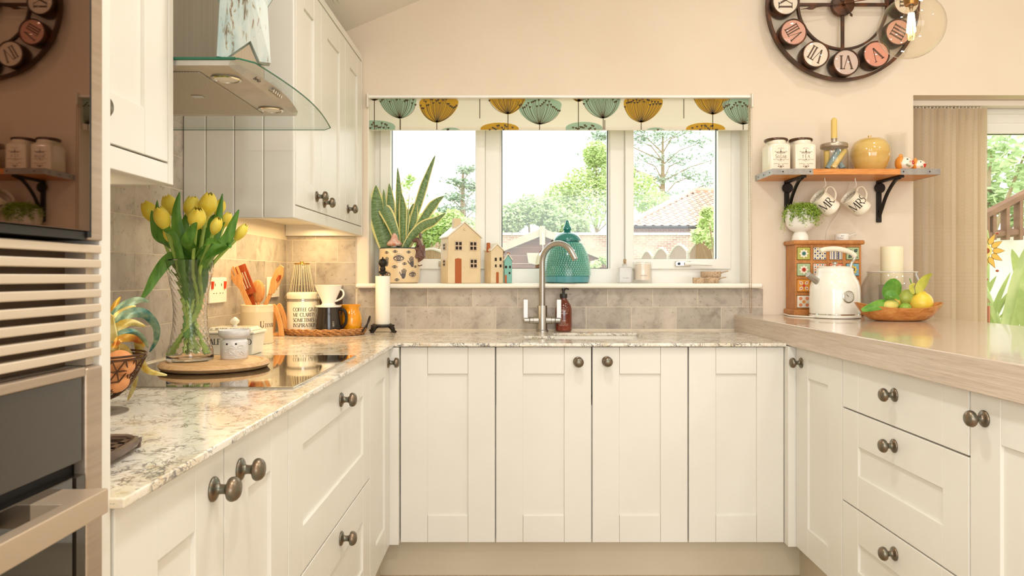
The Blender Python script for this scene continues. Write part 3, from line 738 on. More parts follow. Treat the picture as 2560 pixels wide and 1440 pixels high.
# trees and shrubs
BARK = nmat('bark', C(150,128,104), C(170,148,122), 8, .9)
LEAFC = {'pale': nmat('leaf_pale_green', C(178,204,124), C(206,222,158), 3, .7), 'mid': nmat('leaf_mid_green', C(160,186,128), C(188,206,150), 3, .7),
         'blue': nmat('leaf_blue_green', C(150,172,150), C(176,192,168), 3, .7)}
rl = random.Random(3)
def leaves(name, blobs, n, size, mat, parent, zflat=1.0):
    v = []; f = []
    for _ in range(n):
        c, r = blobs[rl.randrange(len(blobs))]
        while True:
            d = Vector((rl.uniform(-1,1), rl.uniform(-1,1), rl.uniform(-1,1)))
            if .2 < d.length < 1: break
        p = Vector(c)+Vector((d.x*r, d.y*r, d.z*r*zflat)); s = size*rl.uniform(.6, 1.4)
        a = Vector((rl.uniform(-1,1), rl.uniform(-1,1), rl.uniform(-.6,.6))).normalized(); b = a.orthogonal().normalized()
        i = len(v); v += [p-a*s, p-b*s*.5+a*s*.1, p+a*s, p+b*s*.5+a*s*.1]; f.append((i, i+1, i+2, i+3))
    m = MB(); m.v = [tuple(q) for q in v]; m.f = f
    o = put(name, m, mat, parent, fix=False); o['kind'] = 'stuff'; return o
def tree(name, label, base, blobs, n, size, col, cat='tree', trunk=.12, zflat=1.0, group='garden trees'):
    t = thing(name, label, cat, base, group=group)
    loc = [(Vector(c)-Vector(base), r) for c, r in blobs]
    top = max(loc, key=lambda q: q[0].z)[0]
    if trunk:
        tr = MB().tube([(0,0,0), (top.x*.2, top.y*.2, top.z*.4), (top.x*.8, top.y*.8, top.z*.9)], [trunk, trunk*.7, trunk*.25], 8)
        put('trunk', tr, BARK, t, smooth=True)
        bm_ = MB()
        for c, r in loc: bm_.tube([(top.x*.2, top.y*.2, min(top.z*.45, max(.2, c.z*.6))), c], [trunk*.35, trunk*.1], 5)
        o = put('branches', bm_, BARK, t); o['kind'] = 'stuff'
    leaves('foliage', loc, n, size, LEAFC[col], t, zflat)
def px_blobs(lst, D): return [(W(x, y, D+rl.uniform(-1, 1)), r*D/FPX) for x, y, r in lst]
tree('broadleaf_tree', 'light green bushy tree behind the garden wall, filling the middle pane', (5, 42, -.1), px_blobs([(1490,385,34),(1505,425,48),(1450,465,48),(1400,500,44),(1350,525,38),(1480,510,60),(1540,470,50),(1600,480,50),(1420,545,44),(1640,520,44),(1560,430,30)], 42), 17000, .10, 'pale')
tree('broadleaf_tree', 'rounded grey-green tree low over the garden wall in the middle pane', (.8, 29, -.1), px_blobs([(1280,545,38),(1320,525,40),(1360,530,40),(1270,570,34),(1400,560,40),(1440,570,36),(1230,560,30)], 29), 9000, .085, 'mid')
tree('broadleaf_tree', 'green bush over the fence behind the snake plant leaves', (-2.9, 24, -.1), px_blobs([(1090,570,38),(1130,560,36),(1060,590,34),(1170,580,34),(1050,555,20)], 24), 7000, .08, 'pale')
tree('sapling', 'thin sapling with sparse leaves seen left of the snake plant tip', (-2.7, 18, -.1), px_blobs([(1010,470,20),(1030,510,24),(1040,550,26),(1000,540,20),(1025,450,14)], 18), 300, .06, 'pale', trunk=.04)
def cedar(name, label, base, D, tiers, n, size):
    t = thing(name, label, 'tree', base, group='garden trees')
    loc = [(W(x, y, D)-Vector(base), w*D/FPX, h*D/FPX) for x, y, w, h in tiers]
    top = max(c.z for c, _, _ in loc); cx = sum(c.x for c, _, _ in loc)/len(loc)
    put('trunk', MB().tube([(cx,0,0), (cx,0,top*.6), (cx,0,top)], [.3,.2,.05], 8), BARK, t, smooth=True)
    b = MB()
    for c, w, h in loc: b.tube([(cx,0,c.z-1.6), ((c.x+cx)/2,c.y,c.z-.5), (c.x+(w if c.x >= cx else -w), c.y, c.z+.5)], [.06,.04,.01], 5)
    o = put('branches', b, BARK, t); o['kind'] = 'stuff'
    v = []; f = []
    for c, w, h in loc:
        for _ in range(n):
            p = c+Vector((rl.gauss(0,.62)*w, rl.gauss(0,.5)*w*.6, rl.gauss(0,.55)*h)); p.z += abs(p.x-cx)*.06; s = size*.75*rl.uniform(.5,1.3)
            a = Vector((rl.uniform(-1,1), rl.uniform(-1,1), rl.uniform(-.3,.5))).normalized(); bb = a.orthogonal().normalized()
            i = len(v); v += [p-a*s, p-bb*s*.25, p+a*s, p+bb*s*.25]; f.append((i, i+1, i+2, i+3))
    m = MB(); m.v = [tuple(q) for q in v]; m.f = f
    o = put('foliage', m, LEAFC['blue'], t, fix=False); o['kind'] = 'stuff'
cedar('cedar_tree', 'tall wispy blue-green cedar behind the pantile roof', (12.5, 54, -.1), 54, [(1500,350,25,14),(1480,400,30,16),(1600,350,40,16),(1660,340,50,16),(1620,400,50,20),(1690,400,45,18),(1740,360,45,12),(1720,440,55,18),(1780,460,50,16),(1640,450,45,18),(1800,400,40,16),(1580,330,40,14),(1560,420,30,12),(1700,330,60,14),(1760,500,50,16),(1680,490,50,16)], 240, .30)
cedar('cedar_tree', 'dark cedar with drooping tiers behind the left window pane', (-3.2, 40, -.1), 40, [(1165,425,24,9),(1150,455,30,9),(1185,470,30,10),(1140,495,34,12),(1180,520,36,14),(1120,530,34,12),(1160,555,40,14)], 230, .26)
tree('shrub', 'leafy shrub growing over the arched fence by the right window edge', (3.7, 12.6, -.1), px_blobs([(1765,560,24),(1745,590,18),(1785,600,22),(1768,530,14)], 12.6), 900, .05, 'pale', 'shrub', trunk=.03, group='garden shrubs')
tree('shrub', 'yellow-green shrub beside the shed behind the tap', (1.5, 11, -.1), px_blobs([(1510,650,14),(1490,662,12),(1470,668,10)], 11), 500, .04, 'pale', 'shrub', trunk=.02, group='garden shrubs')
# garden beyond the door: deck rail, white wall, large leaves, trees
tree('broadleaf_tree', 'leafy tree seen through the garden door above the deck rail', (6.2, 9.5, -.1), px_blobs([(2480,370,60),(2560,390,70),(2500,450,60),(2600,470,70),(2470,500,40),(2540,520,50)], 9.5), 1500, .065, 'mid')
RAILW = nmat('rail_wood', C(120,86,64), C(140,104,80), 4, .8, (1, 1, 3))
rg = thing('deck_rail', 'brown wooden deck railing sloping up outside the garden door', 'railing', (4.1, 6, 0))
a, b = W(2440, 550, 6), W(2640, 445, 6); c, d = W(2440, 590, 6), W(2640, 572, 6)
put('handrail', MB().tube([a, b], .04, 6, flat=1.2), RAILW, rg, world=True)
put('lower_rail', MB().tube([c, d], .035, 6), RAILW, rg, world=True)
for x in (2463, 2480, 2513, 2546, 2582, 2618):
    yt = 550-(x-2440)*.525; put('post', MB().box(*[q for q in (W(x-4.5, 0, 6).x, W(x+4.5, 0, 6).x, 5.96, 6.04, W(0, 600, 6).z, W(0, yt, 6).z)]), RAILW, rg, world=True, bevel=.004)
one('rendered_garden_wall', MB().box(3.9, 6.0, 6.2, 6.4, -.12, W(0, 582, 6.2).z), nmat('white_render', C(232,228,218), C(222,216,205), 6, .9), 'white rendered wall under the deck railing outside the door', 'wall')
bed = thing('canna_plant', 'clump of broad pale green leaves outside the garden door', 'plant', (3.2, 4.6, -.12))
CANNA = nmat('canna_leaf', C(166,186,112), C(204,212,148), 6, .45)
for k in range(64):
    x0 = rl.uniform(-.45, .95); y0 = rl.uniform(-.35, .35); hgt = rl.uniform(.9, 1.62); lean = rl.uniform(-.6, .5)
    pts = bez([(x0, y0, 0), (x0+lean*.3, y0, hgt*.45), (x0+lean*.7, y0-.03, hgt*.8), (x0+lean, y0-.08, hgt)], 5)
    w = rl.uniform(.05, .125); m = len(pts)
    lf = blade(MB(), pts, [w*max(.06, math.sin(PI*min(1, max(0, (i/(m-1)-.25)/.75)))**.8) if i/(m-1) > .3 else .015 for i in range(m)], (rl.uniform(-.5, .5)+1, rl.uniform(-.8, .8), .1), .12)
    put('leaf', lf, CANNA, bed, smooth=True)
# ------------------------------------------------------------------ extractor hood and hob
hood = thing('extractor_hood', 'steel extractor hood with a curved clear glass canopy above the hob', 'hood', (-.8, 1.7, 1.54))
put('chimney', MB().box(-1.014, -.668, 1.66, 1.92, 1.5555, 2.085), STEEL, hood, world=True, bevel=.002)
fa = lambda y, b, x0: x0+b*math.sin(PI*max(0, min(1, (y-1.42)/.45)))
ys_ = [1.42+.45*i/14 for i in range(15)]
lo = [(-1.012, 1.42)]+[(-.566, y) for y in ys_]+[(-1.012, 1.87)]
hi = [(-1.012, 1.42)]+[(fa(y, .024, -.562), y) for y in ys_]+[(-1.012, 1.87)]
n_ = len(lo); hb = MB().add([(x, y, 1.537) for x, y in lo]+[(x, y, 1.5475) for x, y in hi], [tuple(range(n_)), tuple(range(n_, 2*n_))]+[(i, (i+1) % n_, n_+(i+1) % n_, n_+i) for i in range(n_)])
HOODST = nmat('hood_steel', C(200,196,188), C(184,179,171), 14, .36, metal=.6)
put('body', hb, HOODST, hood, world=True)
FILT = pmat('filter_mesh', C(172,160,144), .5, .2); _v = coords(FILT); _ck = N(FILT, 'ShaderNodeTexChecker'); _ck.inputs['Scale'].default_value = 330
_ck.inputs['Color1'].default_value = C(206,198,186); _ck.inputs['Color2'].default_value = C(158,150,138); L(FILT, _v, _ck.inputs['Vector']); base(FILT, _ck.outputs['Color'])
fl = put('filter', MB().box(-.985, -.642, 1.463, 1.837, 1.5345, 1.537), FILT, hood, world=True, bevel=.001)
put('latch', MB().box(-.74, -.715, 1.64, 1.66, 1.532, 1.535), CHROME, fl)
for y in (1.513, 1.793):
    lp = put('lamp', MB().lathe([(.029,0),(.031,-.003),(.026,-.0042),(.0245,-.0022),(0,-.0022)], 24, (-.607, y, 1.537)), CHROME, hood, world=True, smooth=True)
    put('lens', MB().lathe([(.0243,-.0023),(.012,-.0036),(0,-.0039)], 20, (-.607, y, 1.537)), pmat('lens', C(236,230,216), .25), lp, smooth=True)
fnh = lambda u, v: (-.566+(fa(1.53+u, .024, -.562)+.566)*v+.0004, 1.53+u, 1.5370+.0105*v-.0006)
lg = MB(); write(lg, 'beko', lambda u, v: fnh(u, .35+v), .45, 0, 0, mono=True)
# logo letters are flat print on the sloping front
lg = MB(); q, w = text_polys('beko', mono=True)
for quad in q: lg.add([fnh(.018+px*.0135-.018, .42+py*.42) for px, py in quad], [(0,1,2,3)])
put('logo', lg, INK, hood, world=True, fix=False)
for k in range(5):
    y = 1.625+.0135*k; x, _, z = fnh(y-1.53, .55)
    put('button', MB().tube([(x-.004, y, z+.001), (x+.007, y, z-.003)], .0042, 10), CHROME, hood, world=True, smooth=True)
gp = [(-1.012, 1.42)]
for i in range(25):
    t = i/24; y = 1.42+.692*t; x = -.5265-.0095*t+.029*math.sin(PI*t)
    e = min(t, 1-t)*.692
    if e < .02: x -= .02-math.sqrt(max(0, .02**2-(.02-e)**2))
    gp.append((x, y))
gp.append((-1.012, 2.112))
cg = put('glass_canopy', MB().prism(gp, 1.5478, 1.5535), HOODGLASS, hood, world=True)
put('glass_edge', MB().tube([(x+.0005, y, 1.5507) for x, y in gp], .0017, 6), HOODEDGE, cg)
put('near_edge', MB().tube([(-1.01, 1.4195, 1.5507), (-.552, 1.4195, 1.5507)], .0032, 6), HOODEDGE, cg)
STARM = pmat('weathered_star', C(182,194,188), .7); _v = coords(STARM, (1,1,.22)); _a = noise(STARM, _v, 95, 5, .65, .8); _b = noise(STARM, _v, 26, 4, .6)
_c = ramp(STARM, _b, [(.35, C(160,180,178)), (.6, C(200,206,198))]); _k = ramp(STARM, _a, [(.355, C(150,106,74)), (.40, C(220,196,168)), (.45, (1,1,1,1))])
base(STARM, mix(STARM, .9, _c, _k, 'MULTIPLY')); bump(STARM, _a, .3)
st = thing('wooden_star', 'weathered blue-white wooden star standing on the hood glass', 'ornament', (-.541, 1.452, 1.5542), .46)
sp = [(-.0735,0),(-.050,0),(.008,.040),(.030,0),(.058,0),(.050,.115),(.12,.21),(.035,.225),(0,.36),(-.04,.225),(-.13,.21),(-.066,.115)]
sp = [(x*.78, z) for x, z in sp]; n_ = len(sp); cv = (0, .16)
v = [(x, -.012, z) for x, z in sp]+[(x, .014, z) for x, z in sp]+[(cv[0], -.034, cv[1]), (cv[0], .014, cv[1])]
f = []
for i in range(n_):
    k = (i+1) % n_; f += [(i, k, 2*n_), (n_+k, n_+i, 2*n_+1), (i, n_+i, n_+k, k)]
put('star_body', MB().add(v, f), STARM, st)
hob = thing('induction_hob', 'black glass hob set in the stone worktop', 'hob', (-.73, 1.855, .872))
put('glass_top', MB().box(-.992, -.4755, 1.5435, 2.166, .8723, .8765), HOBGLASS, hob, world=True, bevel=.0012)
put('edge_trim', swapyz(swapyz(MB().slab([-.994, -.991, -.4765, -.4735], [1.541, 1.544, 2.1655, 2.168], lambda i, j: not (i == 1 and j == 1), .8721, .8755))), STEEL, hob, world=True)
tp = thing('trailing_plant', 'green trailing plant tip on top of the wall cabinet', 'plant', (-.76, 2.50, 2.104))
put('pot', MB().lathe([(0,0),(.045,0),(.055,.07),(.05,.07),(.042,.01),(0,.01)], 20), WHITEC, tp, smooth=True)
LEAFG = nmat('houseplant_green', C(58,104,38), C(96,140,58), 20, .45)
for k, (p1, p2) in enumerate([((.05,.02,.09),(.125,.05,-.012)), ((.03,.05,.1),(.10,.11,.06)), ((-.03,.03,.12),(-.08,.06,.10)), ((.0,-.04,.12),(.04,-.1,.08)), ((.05,.0,.09),(.135,.085,.0))]):
    pts = bez([(0,0,.06), p1, p2], 6); m = len(pts)
    put('leaf', blade(MB(), pts, [.03*math.sin(PI*(.08+.9*i/(m-1))) for i in range(m)], (0,1,.1), .15), LEAFG, tp, smooth=True)

# ------------------------------------------------------------------ on the hob: board, vase with tulips, oil burner
bd = thing('round_board', 'round beech chopping board lying on the black hob', 'board', (-.776, 1.862, .8766))
put('disc', MB().lathe([(0,0),(.120,0),(.131,.003),(.1365,.0105),(.132,.018),(.125,.0205),(.118,.0207),(.115,.0188),(.110,.0188),(.107,.0207),(0,.0207)], 64), BOARDW, bd, smooth=True)
VX, VY, VZ = -.836, 1.850, .8974
vs = thing('glass_vase', 'clear spiral-fluted glass vase on the round board, full of tulip stems', 'vase', (VX, VY, VZ))
def vr(z):
    K = [(0,.0545),(.006,.0575),(.02,.0570),(.05,.0475),(.09,.0415),(.13,.0400),(.17,.0430),(.21,.0500),(.24,.0565),(.2615,.0600)]
    for (a, ra), (b, rb) in zip(K[:-1], K[1:]):
        if a <= z <= b:
            t = (z-a)/(b-a); t = t*t*(3-2*t)*.5+t*.5; return ra+(rb-ra)*t
    return K[-1][1]
prof = [(0,0)]+[(vr(.2615*i/54), .2615*i/54) for i in range(55)]+[(.0575,.2628),(.0560,.2610)]+[(vr(.2615-.2525*i/30)-.0040, .2610-.2525*i/30) for i in range(1, 31)]+[(0,.0080)]
vm = lambda a, z, j: 1+(.020*math.cos(18*(a+19*z)) if (1 < j < 50 and .026 < z < .24) else 0)
put('glass_body', MB().lathe(prof, 128, mod=vm), GLASS, vs, smooth=True, ang=3)
TUL = pmat('tulip_petal', C(244,200,36), .5, sss=.25); _v = coords(TUL, (1,1,1)); 
base(TUL, ramp(TUL, noise(TUL, _v, 30, 3), [(.3, C(250,216,56)), (.6, C(254,234,104))]))
TLEAF = pmat('tulip_leaf', C(70,122,40), .42); _v = coords(TLEAF, (1,1,.15)); base(TLEAF, ramp(TLEAF, noise(TLEAF, _v, 60, 3), [(.3, C(66,120,34)), (.65, C(112,160,62))]))
TSTEM = nmat('tulip_stem', C(160,190,84), C(184,208,104), 30, .5)
rt = random.Random(11)
def petals(t, head, axis, h, r, op=.0):
    q = Vector((0,0,1)).rotation_difference(Vector(axis).normalized()); a_off = rt.uniform(0, 2*PI)
    for k in range(6):
        th = a_off+k*PI/3; ro = r*(1.0 if k % 2 == 0 else .93); hh = h*(1.0 if k % 2 == 0 else .97)
        m = MB(); nu, nv = 6, 8
        for j in range(nv+1):
            vv = j/nv; R = ro*math.sin(PI*(.10+.80*vv))**.85
            wd = 1.02*(max(0, 1-vv**6))**.5+.02
            for i in range(nu+1):
                u = i/nu*2-1; a = th+u*wd
                rr = R*(1-.05*u*u+.03*(k % 2))
                m.v.append(tuple(Vector(head)+q @ Vector((rr*math.cos(a), rr*math.sin(a), hh*vv-.002*abs(u)*vv))))
        for j in range(nv):
            for i in range(nu):
                a = j*(nu+1)+i; m.f.append((a, a+1, a+nu+2, a+nu+1))
        put('petal', m, TUL, t, smooth=True, world=True, ang=3)
TULIPS = [ # head centre px, height px, width px, depth, what singles it out
 (391,527,52,34,1.86,'yellow tulip leaning outermost towards the oven tower, leaf across its front'),
 (415,544,52,34,1.80,'broad yellow tulip low in front of the outermost one, long bare stem'),
 (433,511,46,34,1.88,'yellow tulip behind the tall upright leaf on the oven side'),
 (482,519,50,38,1.85,'wide yellow tulip just behind the big front bloom'),
 (490,543,50,38,1.77,'big yellow tulip at the very front of the bunch'),
 (515,511,54,38,1.84,'tallest yellow tulip at the middle of the bunch'),
 (543,516,36,26,1.88,'small yellow tulip behind the pointed leaf to the right of the tallest'),
 (534,560,42,25,1.78,'slim closed tulip bud with its stem showing'),
 (431,585,44,26,1.83,'half hidden yellow tulip hanging low between the leaves'),
 (560,546,34,22,1.90,'yellow tulip peeping out behind the slim bud'),
 (591,576,42,22,1.87,'yellow tulip bent outermost towards the window'),
 (508,552,40,24,1.90,'shaded yellow tulip deep inside the bunch')]
for (x, y, hp, wp, D, lab) in TULIPS:
    t = thing('tulip', lab, 'flower', (VX, VY, VZ), group='yellow tulips in the vase')
    hd = W(x, y+hp*.5, D); h = hp*D/FPX*1.18; r = wp*D/FPX*.58
    c0 = Vector((VX, VY, VZ))
    dirn = (hd-(c0+Vector((0,0,.2)))); hx = Vector((hd.x-VX, hd.y-VY, 0))
    ax_ = Vector((hx.x*1.0, hx.y*.7-.02, .16)).normalized()
    an = rt.uniform(0, 2*PI); foot = c0+Vector((-hx.x*.35+.034*math.cos(an), .034*math.sin(an)-hx.y*.1, .018))
    waist = c0+Vector((hx.x*.12+.013*math.cos(an+2), .012*math.sin(an+2), .135))
    lip = c0+Vector((max(-.042, min(.042, hx.x*.45)), max(-.035, min(.035, hx.y*.5)), .235))
    pts = bez([foot, waist, lip, hd], 8)
    put('stem', MB().tube(pts, .0046, 8), TSTEM, t, smooth=True, world=True)
    petals(t, hd-ax_*.004, ax_, h, r)
def tleaf(owner, pxs, wpx, D0, D1, side=(1,.15,0), fold=.16, hang=False):
    n = len(pxs)
    P = [W(x, y, D0+(D1-D0)*i/(n-1)) for i, (x, y) in enumerate(pxs)]
    # the foot of every leaf stands inside the vase
    P = [Vector((max(VX-.030, min(VX+.030, p.x)), VY+(p.y-VY)*.2, p.z)) if p.z < VZ+.262 else p for p in P] if not hang else P
    P = [Vector((VX+(P[0].x-VX)*-.3, VY+rt.uniform(-.02, .02), VZ+.06)), Vector((VX+(P[0].x-VX)*.25, VY+rt.uniform(-.012, .012), VZ+.14))]+P
    pts = bez(P, 7); m = len(pts); wm = 1.2*wpx*D0/FPX
    ws = [wm*(max(.03, math.sin(PI*min(1, (.12+.88*i/(m-1)))))**.75) for i in range(m)]
    tl_ = [o for o in bpy.data.objects if o.name.startswith('tulip') and o.get('label') == TULIPS[owner][5]][0]
    put('leaf', blade(MB(), pts, ws, side, fold), TLEAF, tl_, smooth=True, world=True, ang=3)
tleaf(0, [(478,690),(447,650),(405,600),(386,560),(379,526)], 34, 1.82, 1.82, (1,.1,-.7))
tleaf(2, [(482,700),(463,650),(448,590),(440,530),(449,480)], 32, 1.78, 1.80)
tleaf(4, [(484,700),(474,650),(468,610),(480,575),(492,556)], 30, 1.79, 1.74)
tleaf(6, [(490,700),(515,640),(540,580),(548,530),(556,484)], 24, 1.80, 1.83, (1,.2,.3))
tleaf(10, [(496,700),(530,640),(566,600),(582,560),(597,524)], 28, 1.80, 1.80, (.8,.2,.6))
tleaf(10, [(498,700),(528,652),(556,628),(574,610),(583,588)], 24, 1.78, 1.77, (.6,.2,.8))
tleaf(9, [(494,700),(508,645),(532,600),(548,570),(562,555)], 22, 1.80, 1.83, (1,.2,.4))
tleaf(7, [(488,700),(495,650),(508,615),(532,603),(553,610)], 24, 1.78, 1.73, (.5,.2,.8))
tleaf(0, [(440,600),(415,570),(400,545),(393,522),(393,500)], 16, 1.79, 1.79)
tleaf(3, [(478,690),(462,630),(458,585),(462,555),(468,530)], 30, 1.86, 1.88)
tleaf(11, [(486,690),(497,640),(505,600),(508,560),(515,530)], 34, 1.88, 1.90)
tleaf(5, [(488,690),(512,640),(527,590),(530,550),(545,535)], 26, 1.86, 1.88, (1,.3,.2))
tleaf(8, [(476,690),(455,655),(440,625),(432,600),(428,580)], 20, 1.88, 1.9)
tleaf(8, [(470,690),(446,646),(420,649),(389,688),(368,726),(350,752)], 27, 1.84, 1.78, (.5,.5,-.6), hang=True)
ob_ = thing('oil_burner', 'small white ceramic oil burner with leaf relief on the round board', 'burner', (-.741, 1.90, .8975))
BURN = nmat('mottled_white_glaze', C(236,233,228), C(220,217,212), 60, .25, coat=.4)
put('body', MB().lathe([(0,0),(.033,0),(.0352,.003),(.0352,.044),(.0335,.049),(.029,.052),(.0275,.054),(.034,.0565),(.0395,.062),(.0405,.072),(.039,.076),(.036,.074),(.030,.064),(0,.062)], 40), BURN, ob_, smooth=True)
cf = math.atan2(-1.9, .741)
for k, (u, v) in enumerate([(-.019,.041),(.004,.041)]): put('vent_hole', MB().lathe([(0,0),(.0026,0),(.0026,.0008),(0,.0008)], 10, cyl_fn(.0352, a0=cf)(u, v), axis=(math.cos(cf+u/.0352), math.sin(cf+u/.0352), 0)), INK, ob_)
rel = MB()
for u, v, an in [(-.018,.025,.6),(-.006,.018,-.5),(.010,.026,.5),(.020,.016,-.6),(-.012,.010,.3),(.005,.008,-.3),(.016,.034,.2),(-.004,.033,-.4)]:
    P = [(u+math.cos(an)*a*.0075-math.sin(an)*b*.0032, v+math.sin(an)*a*.0075+math.cos(an)*b*.0032) for a, b in [(math.cos(q), math.sin(q)*(1-.3*math.cos(q))) for q in [2*PI*i/12 for i in range(12)]]]
    rel.tube([cyl_fn(.0353, a0=cf)(a, b) for a, b in P], .0010, 5, closed=True)
o = put('leaf_relief', rel, BURN, ob_, smooth=True); o['kind'] = 'stuff'

# ------------------------------------------------------------------ behind the hob
bt = thing('butter_dish', 'cream butter dish with black lettering behind the oil burner', 'dish', (-.874, 2.245, .8722))
def frustum(x0, y0, x1, y1, z0, z1):
    return MB().add([(-x0,-y0,z0),(x0,-y0,z0),(x0,y0,z0),(-x0,y0,z0),(-x1,-y1,z1),(x1,-y1,z1),(x1,y1,z1),(-x1,y1,z1)], [(0,3,2,1),(4,5,6,7),(0,1,5,4),(1,2,6,5),(2,3,7,6),(3,0,4,7)])
put('tub', frustum(.072, .047, .078, .053, 0, .066), CERAMIC, bt, bevel=.004)
ld = put('lid', frustum(.086, .060, .080, .055, .0665, .075), CERAMIC, bt, bevel=.004)
put('lid_top', frustum(.074, .050, .060, .036, .075, .086), CERAMIC, ld, bevel=.003)
put('knob', MB().lathe([(.008,.086),(.007,.092),(.013,.098),(.0145,.104),(.010,.110),(.003,.115),(0,.116)], 12), CERAMIC, ld, smooth=True)
fb = lambda u, v: (u, -.047-.006*v/.066-.0045*0-.0008, v)
lt = MB(); write(lt, 'HALF A POUND', fb, .0180, -.001, .033, track=.03); put('lettering', lt, INK, bt, fix=False)
ft = lambda u, v: (u, -.050+.014*v/.018-.0008, .0755+.0105*v/.018)
lt = MB(); write(lt, 'The  BETTER  HALF  FILLED', ft, .009, 0, .005, small=.7); put('lettering', lt, INK, ld, fix=False)
UX, UY = -.930, 2.596
uj = thing('utensil_jar', 'tall cream stoneware utensil jar full of wooden spoons', 'jar', (UX, UY, .8722))
CREAMJ = pmat('cream_stoneware', C(232,214,178), .3, coat=.3)
put('jar_body', MB().lathe([(0,0),(.054,0),(.0565,.003),(.0565,.112),(.0572,.114),(.0572,.117),(.0565,.119),(.0572,.132),(.057,.139),(.0545,.141),(.052,.138),(.052,.01),(0,.01)], 48), CREAMJ, uj, smooth=True)
lt = MB(); write(lt, 'Utensils', cyl_fn(.0566, a0=math.atan2(-UY, -UX)), .022, .010, .060, align='l', small=.62, track=.04); put('lettering', lt, BROWNINK, uj, fix=False)
def pxprism(P, D, t=.006): # outline given in the photograph's pixels at depth D, t thick
    q = [W(x, y, D) for x, y in P]; return MB().prism([(p.x, p.z) for p in q], D-t/2, D+t/2, 'y')
G_ = 'wooden utensils in the cream jar'
u1 = thing('wooden_fork', 'wooden fork leaning outermost in the cream utensil jar', 'utensil', (UX, UY, .885), group=G_)
put('fork', pxprism([(563,672),(566,670),(577,694),(580,693),(572,670),(576,668),(586,692),(589,690),(581,668),(585,666),(594,687),(597,685),(590,667),(594,665),(606,693),(608,716),(634,772),(629,830),(622,830),(618,770),(599,722),(585,708)], 2.575), SPOON1, u1, world=True)
u2 = thing('slotted_spatula', 'red-brown slotted wooden spatula in the cream utensil jar', 'utensil', (UX, UY, .885), group=G_)
sx = [0,.010,.0145,.0195,.024,.029,.0335,.0385,.049]; sb = MB().slab(sx, [0,.020,.086,.112], lambda i, j: not (j == 1 and i in (2, 4, 6)), -.003, .003)
A, Bp, Cp = W(618,745,2.60), W(636,738,2.60), W(587,672,2.60)
uu = (Bp-A).normalized(); vv = (Vector((Cp.x, 2.6, Cp.z))-A); vv = (vv-uu*vv.dot(uu)).normalized()
sb.v = [tuple(A+uu*(x-.010)+vv*(y+.008)*1.0+Vector((0,1,0))*z) for x, y, z in sb.v]
put('blade', sb, SPOON2, u2, world=True)
put('handle', pxprism([(606,728),(626,718),(640,765),(646,835),(636,835),(628,775),(612,745)], 2.606), SPOON2, u2, world=True)
u3 = thing('wooden_spoon', 'pale round wooden spoon at the back of the cream utensil jar', 'utensil', (UX, UY, .885), group=G_)
hc = W(645, 729, 2.62)
put('spoon_head', MB().ball(hc, 1, 18, 10, (.0255,.008,.043)), SPOON1, u3, smooth=True, world=True)
put('handle', MB().tube([W(646,755,2.62), W(646,840,2.60)], .0055, 8), SPOON1, u3, smooth=True, world=True)
u4 = thing('slotted_spoon', 'wooden slotted spoon leaning towards the window in the cream utensil jar', 'utensil', (UX, UY, .885), group=G_)
put('spoon_head', pxprism([(671,735),(678,700),(690,672),(702,663),(710,668),(709,688),(698,712),(684,734)], 2.59, .008), SPOON1, u4, world=True)
put('slot', pxprism([(690,700),(697,688),(703,688),(701,697),(694,704)], 2.584, .004), SPOON2, u4, world=True)
put('handle', pxprism([(672,732),(682,732),(666,768),(655,835),(647,835),(657,766)], 2.592), SPOON1, u4, world=True)
nr = thing('napkin_rack', 'arched orange wooden napkin rack behind the utensil jar', 'rack', (-.968, 2.93, .8722))
ao = [(-.042,0)]+[(.042*math.cos(PI-PI*i/16)*(.5+.5*(1-math.sin(PI*i/16))), .132*math.sin(PI*i/16)**.7) for i in range(1, 16)]+[(.042,0)]
ai = [(x*.5, z*.74) for x, z in ao]
for y in (-.04, .028):
    v = [(x, y+d, z) for d in (0, .012) for x, z in ao+ai]; n_ = len(ao); f = []
    for i in range(n_-1):
        for o0 in (0, 2*n_): f.append((o0+i, o0+i+1, o0+n_+i+1, o0+n_+i))
        f += [(i, i+1, 2*n_+i+1, 2*n_+i), (n_+i, n_+i+1, 3*n_+i+1, 3*n_+i)]
    f += [(0, n_, 3*n_, 2*n_), (n_-1, 2*n_-1, 4*n_-1, 3*n_-1)]
    put('arch', MB().add(v, f), SPOON1, nr, bevel=.002)
put('base', MB().box(-.024, .024, -.028, .028, 0, .010), SPOON1, nr, bevel=.002)
def socket(y0, y1, z0, z1, label, sw):
    t = thing('wall_socket', label, 'socket', (-1.0143, (y0+y1)/2, (z0+z1)/2)); w, h = (y1-y0)/2, (z1-z0)/2
    put('plate', MB().box(0, .009, -w, w, -h, h), WHITEP, t, bevel=.003)
    for s in (-1, 1):
        if sw: put('switch', MB().prism([(.0085, .004), (.0125, .004), (.0155, .030), (.0085, .030)], s*.052-.006, s*.052+.006, 'y'), REDSW, t, bevel=.0008)
        put('socket_pins', MB().box(.0085, .0094, s*.026-.002, s*.026+.002, .014, .023), INK, t)
        for k in (-1, 1): put('socket_pins', MB().box(.0085, .0094, s*.026+k*.011-.003, s*.026+k*.011+.003, -.012, -.009), INK, t)
socket(2.366, 2.510, 1.025, 1.112, 'white double wall socket with orange switches behind the vase', True)
socket(2.935, 3.08, 1.026, 1.113, 'white wall socket in the tiled corner behind the wooden spoons', False)
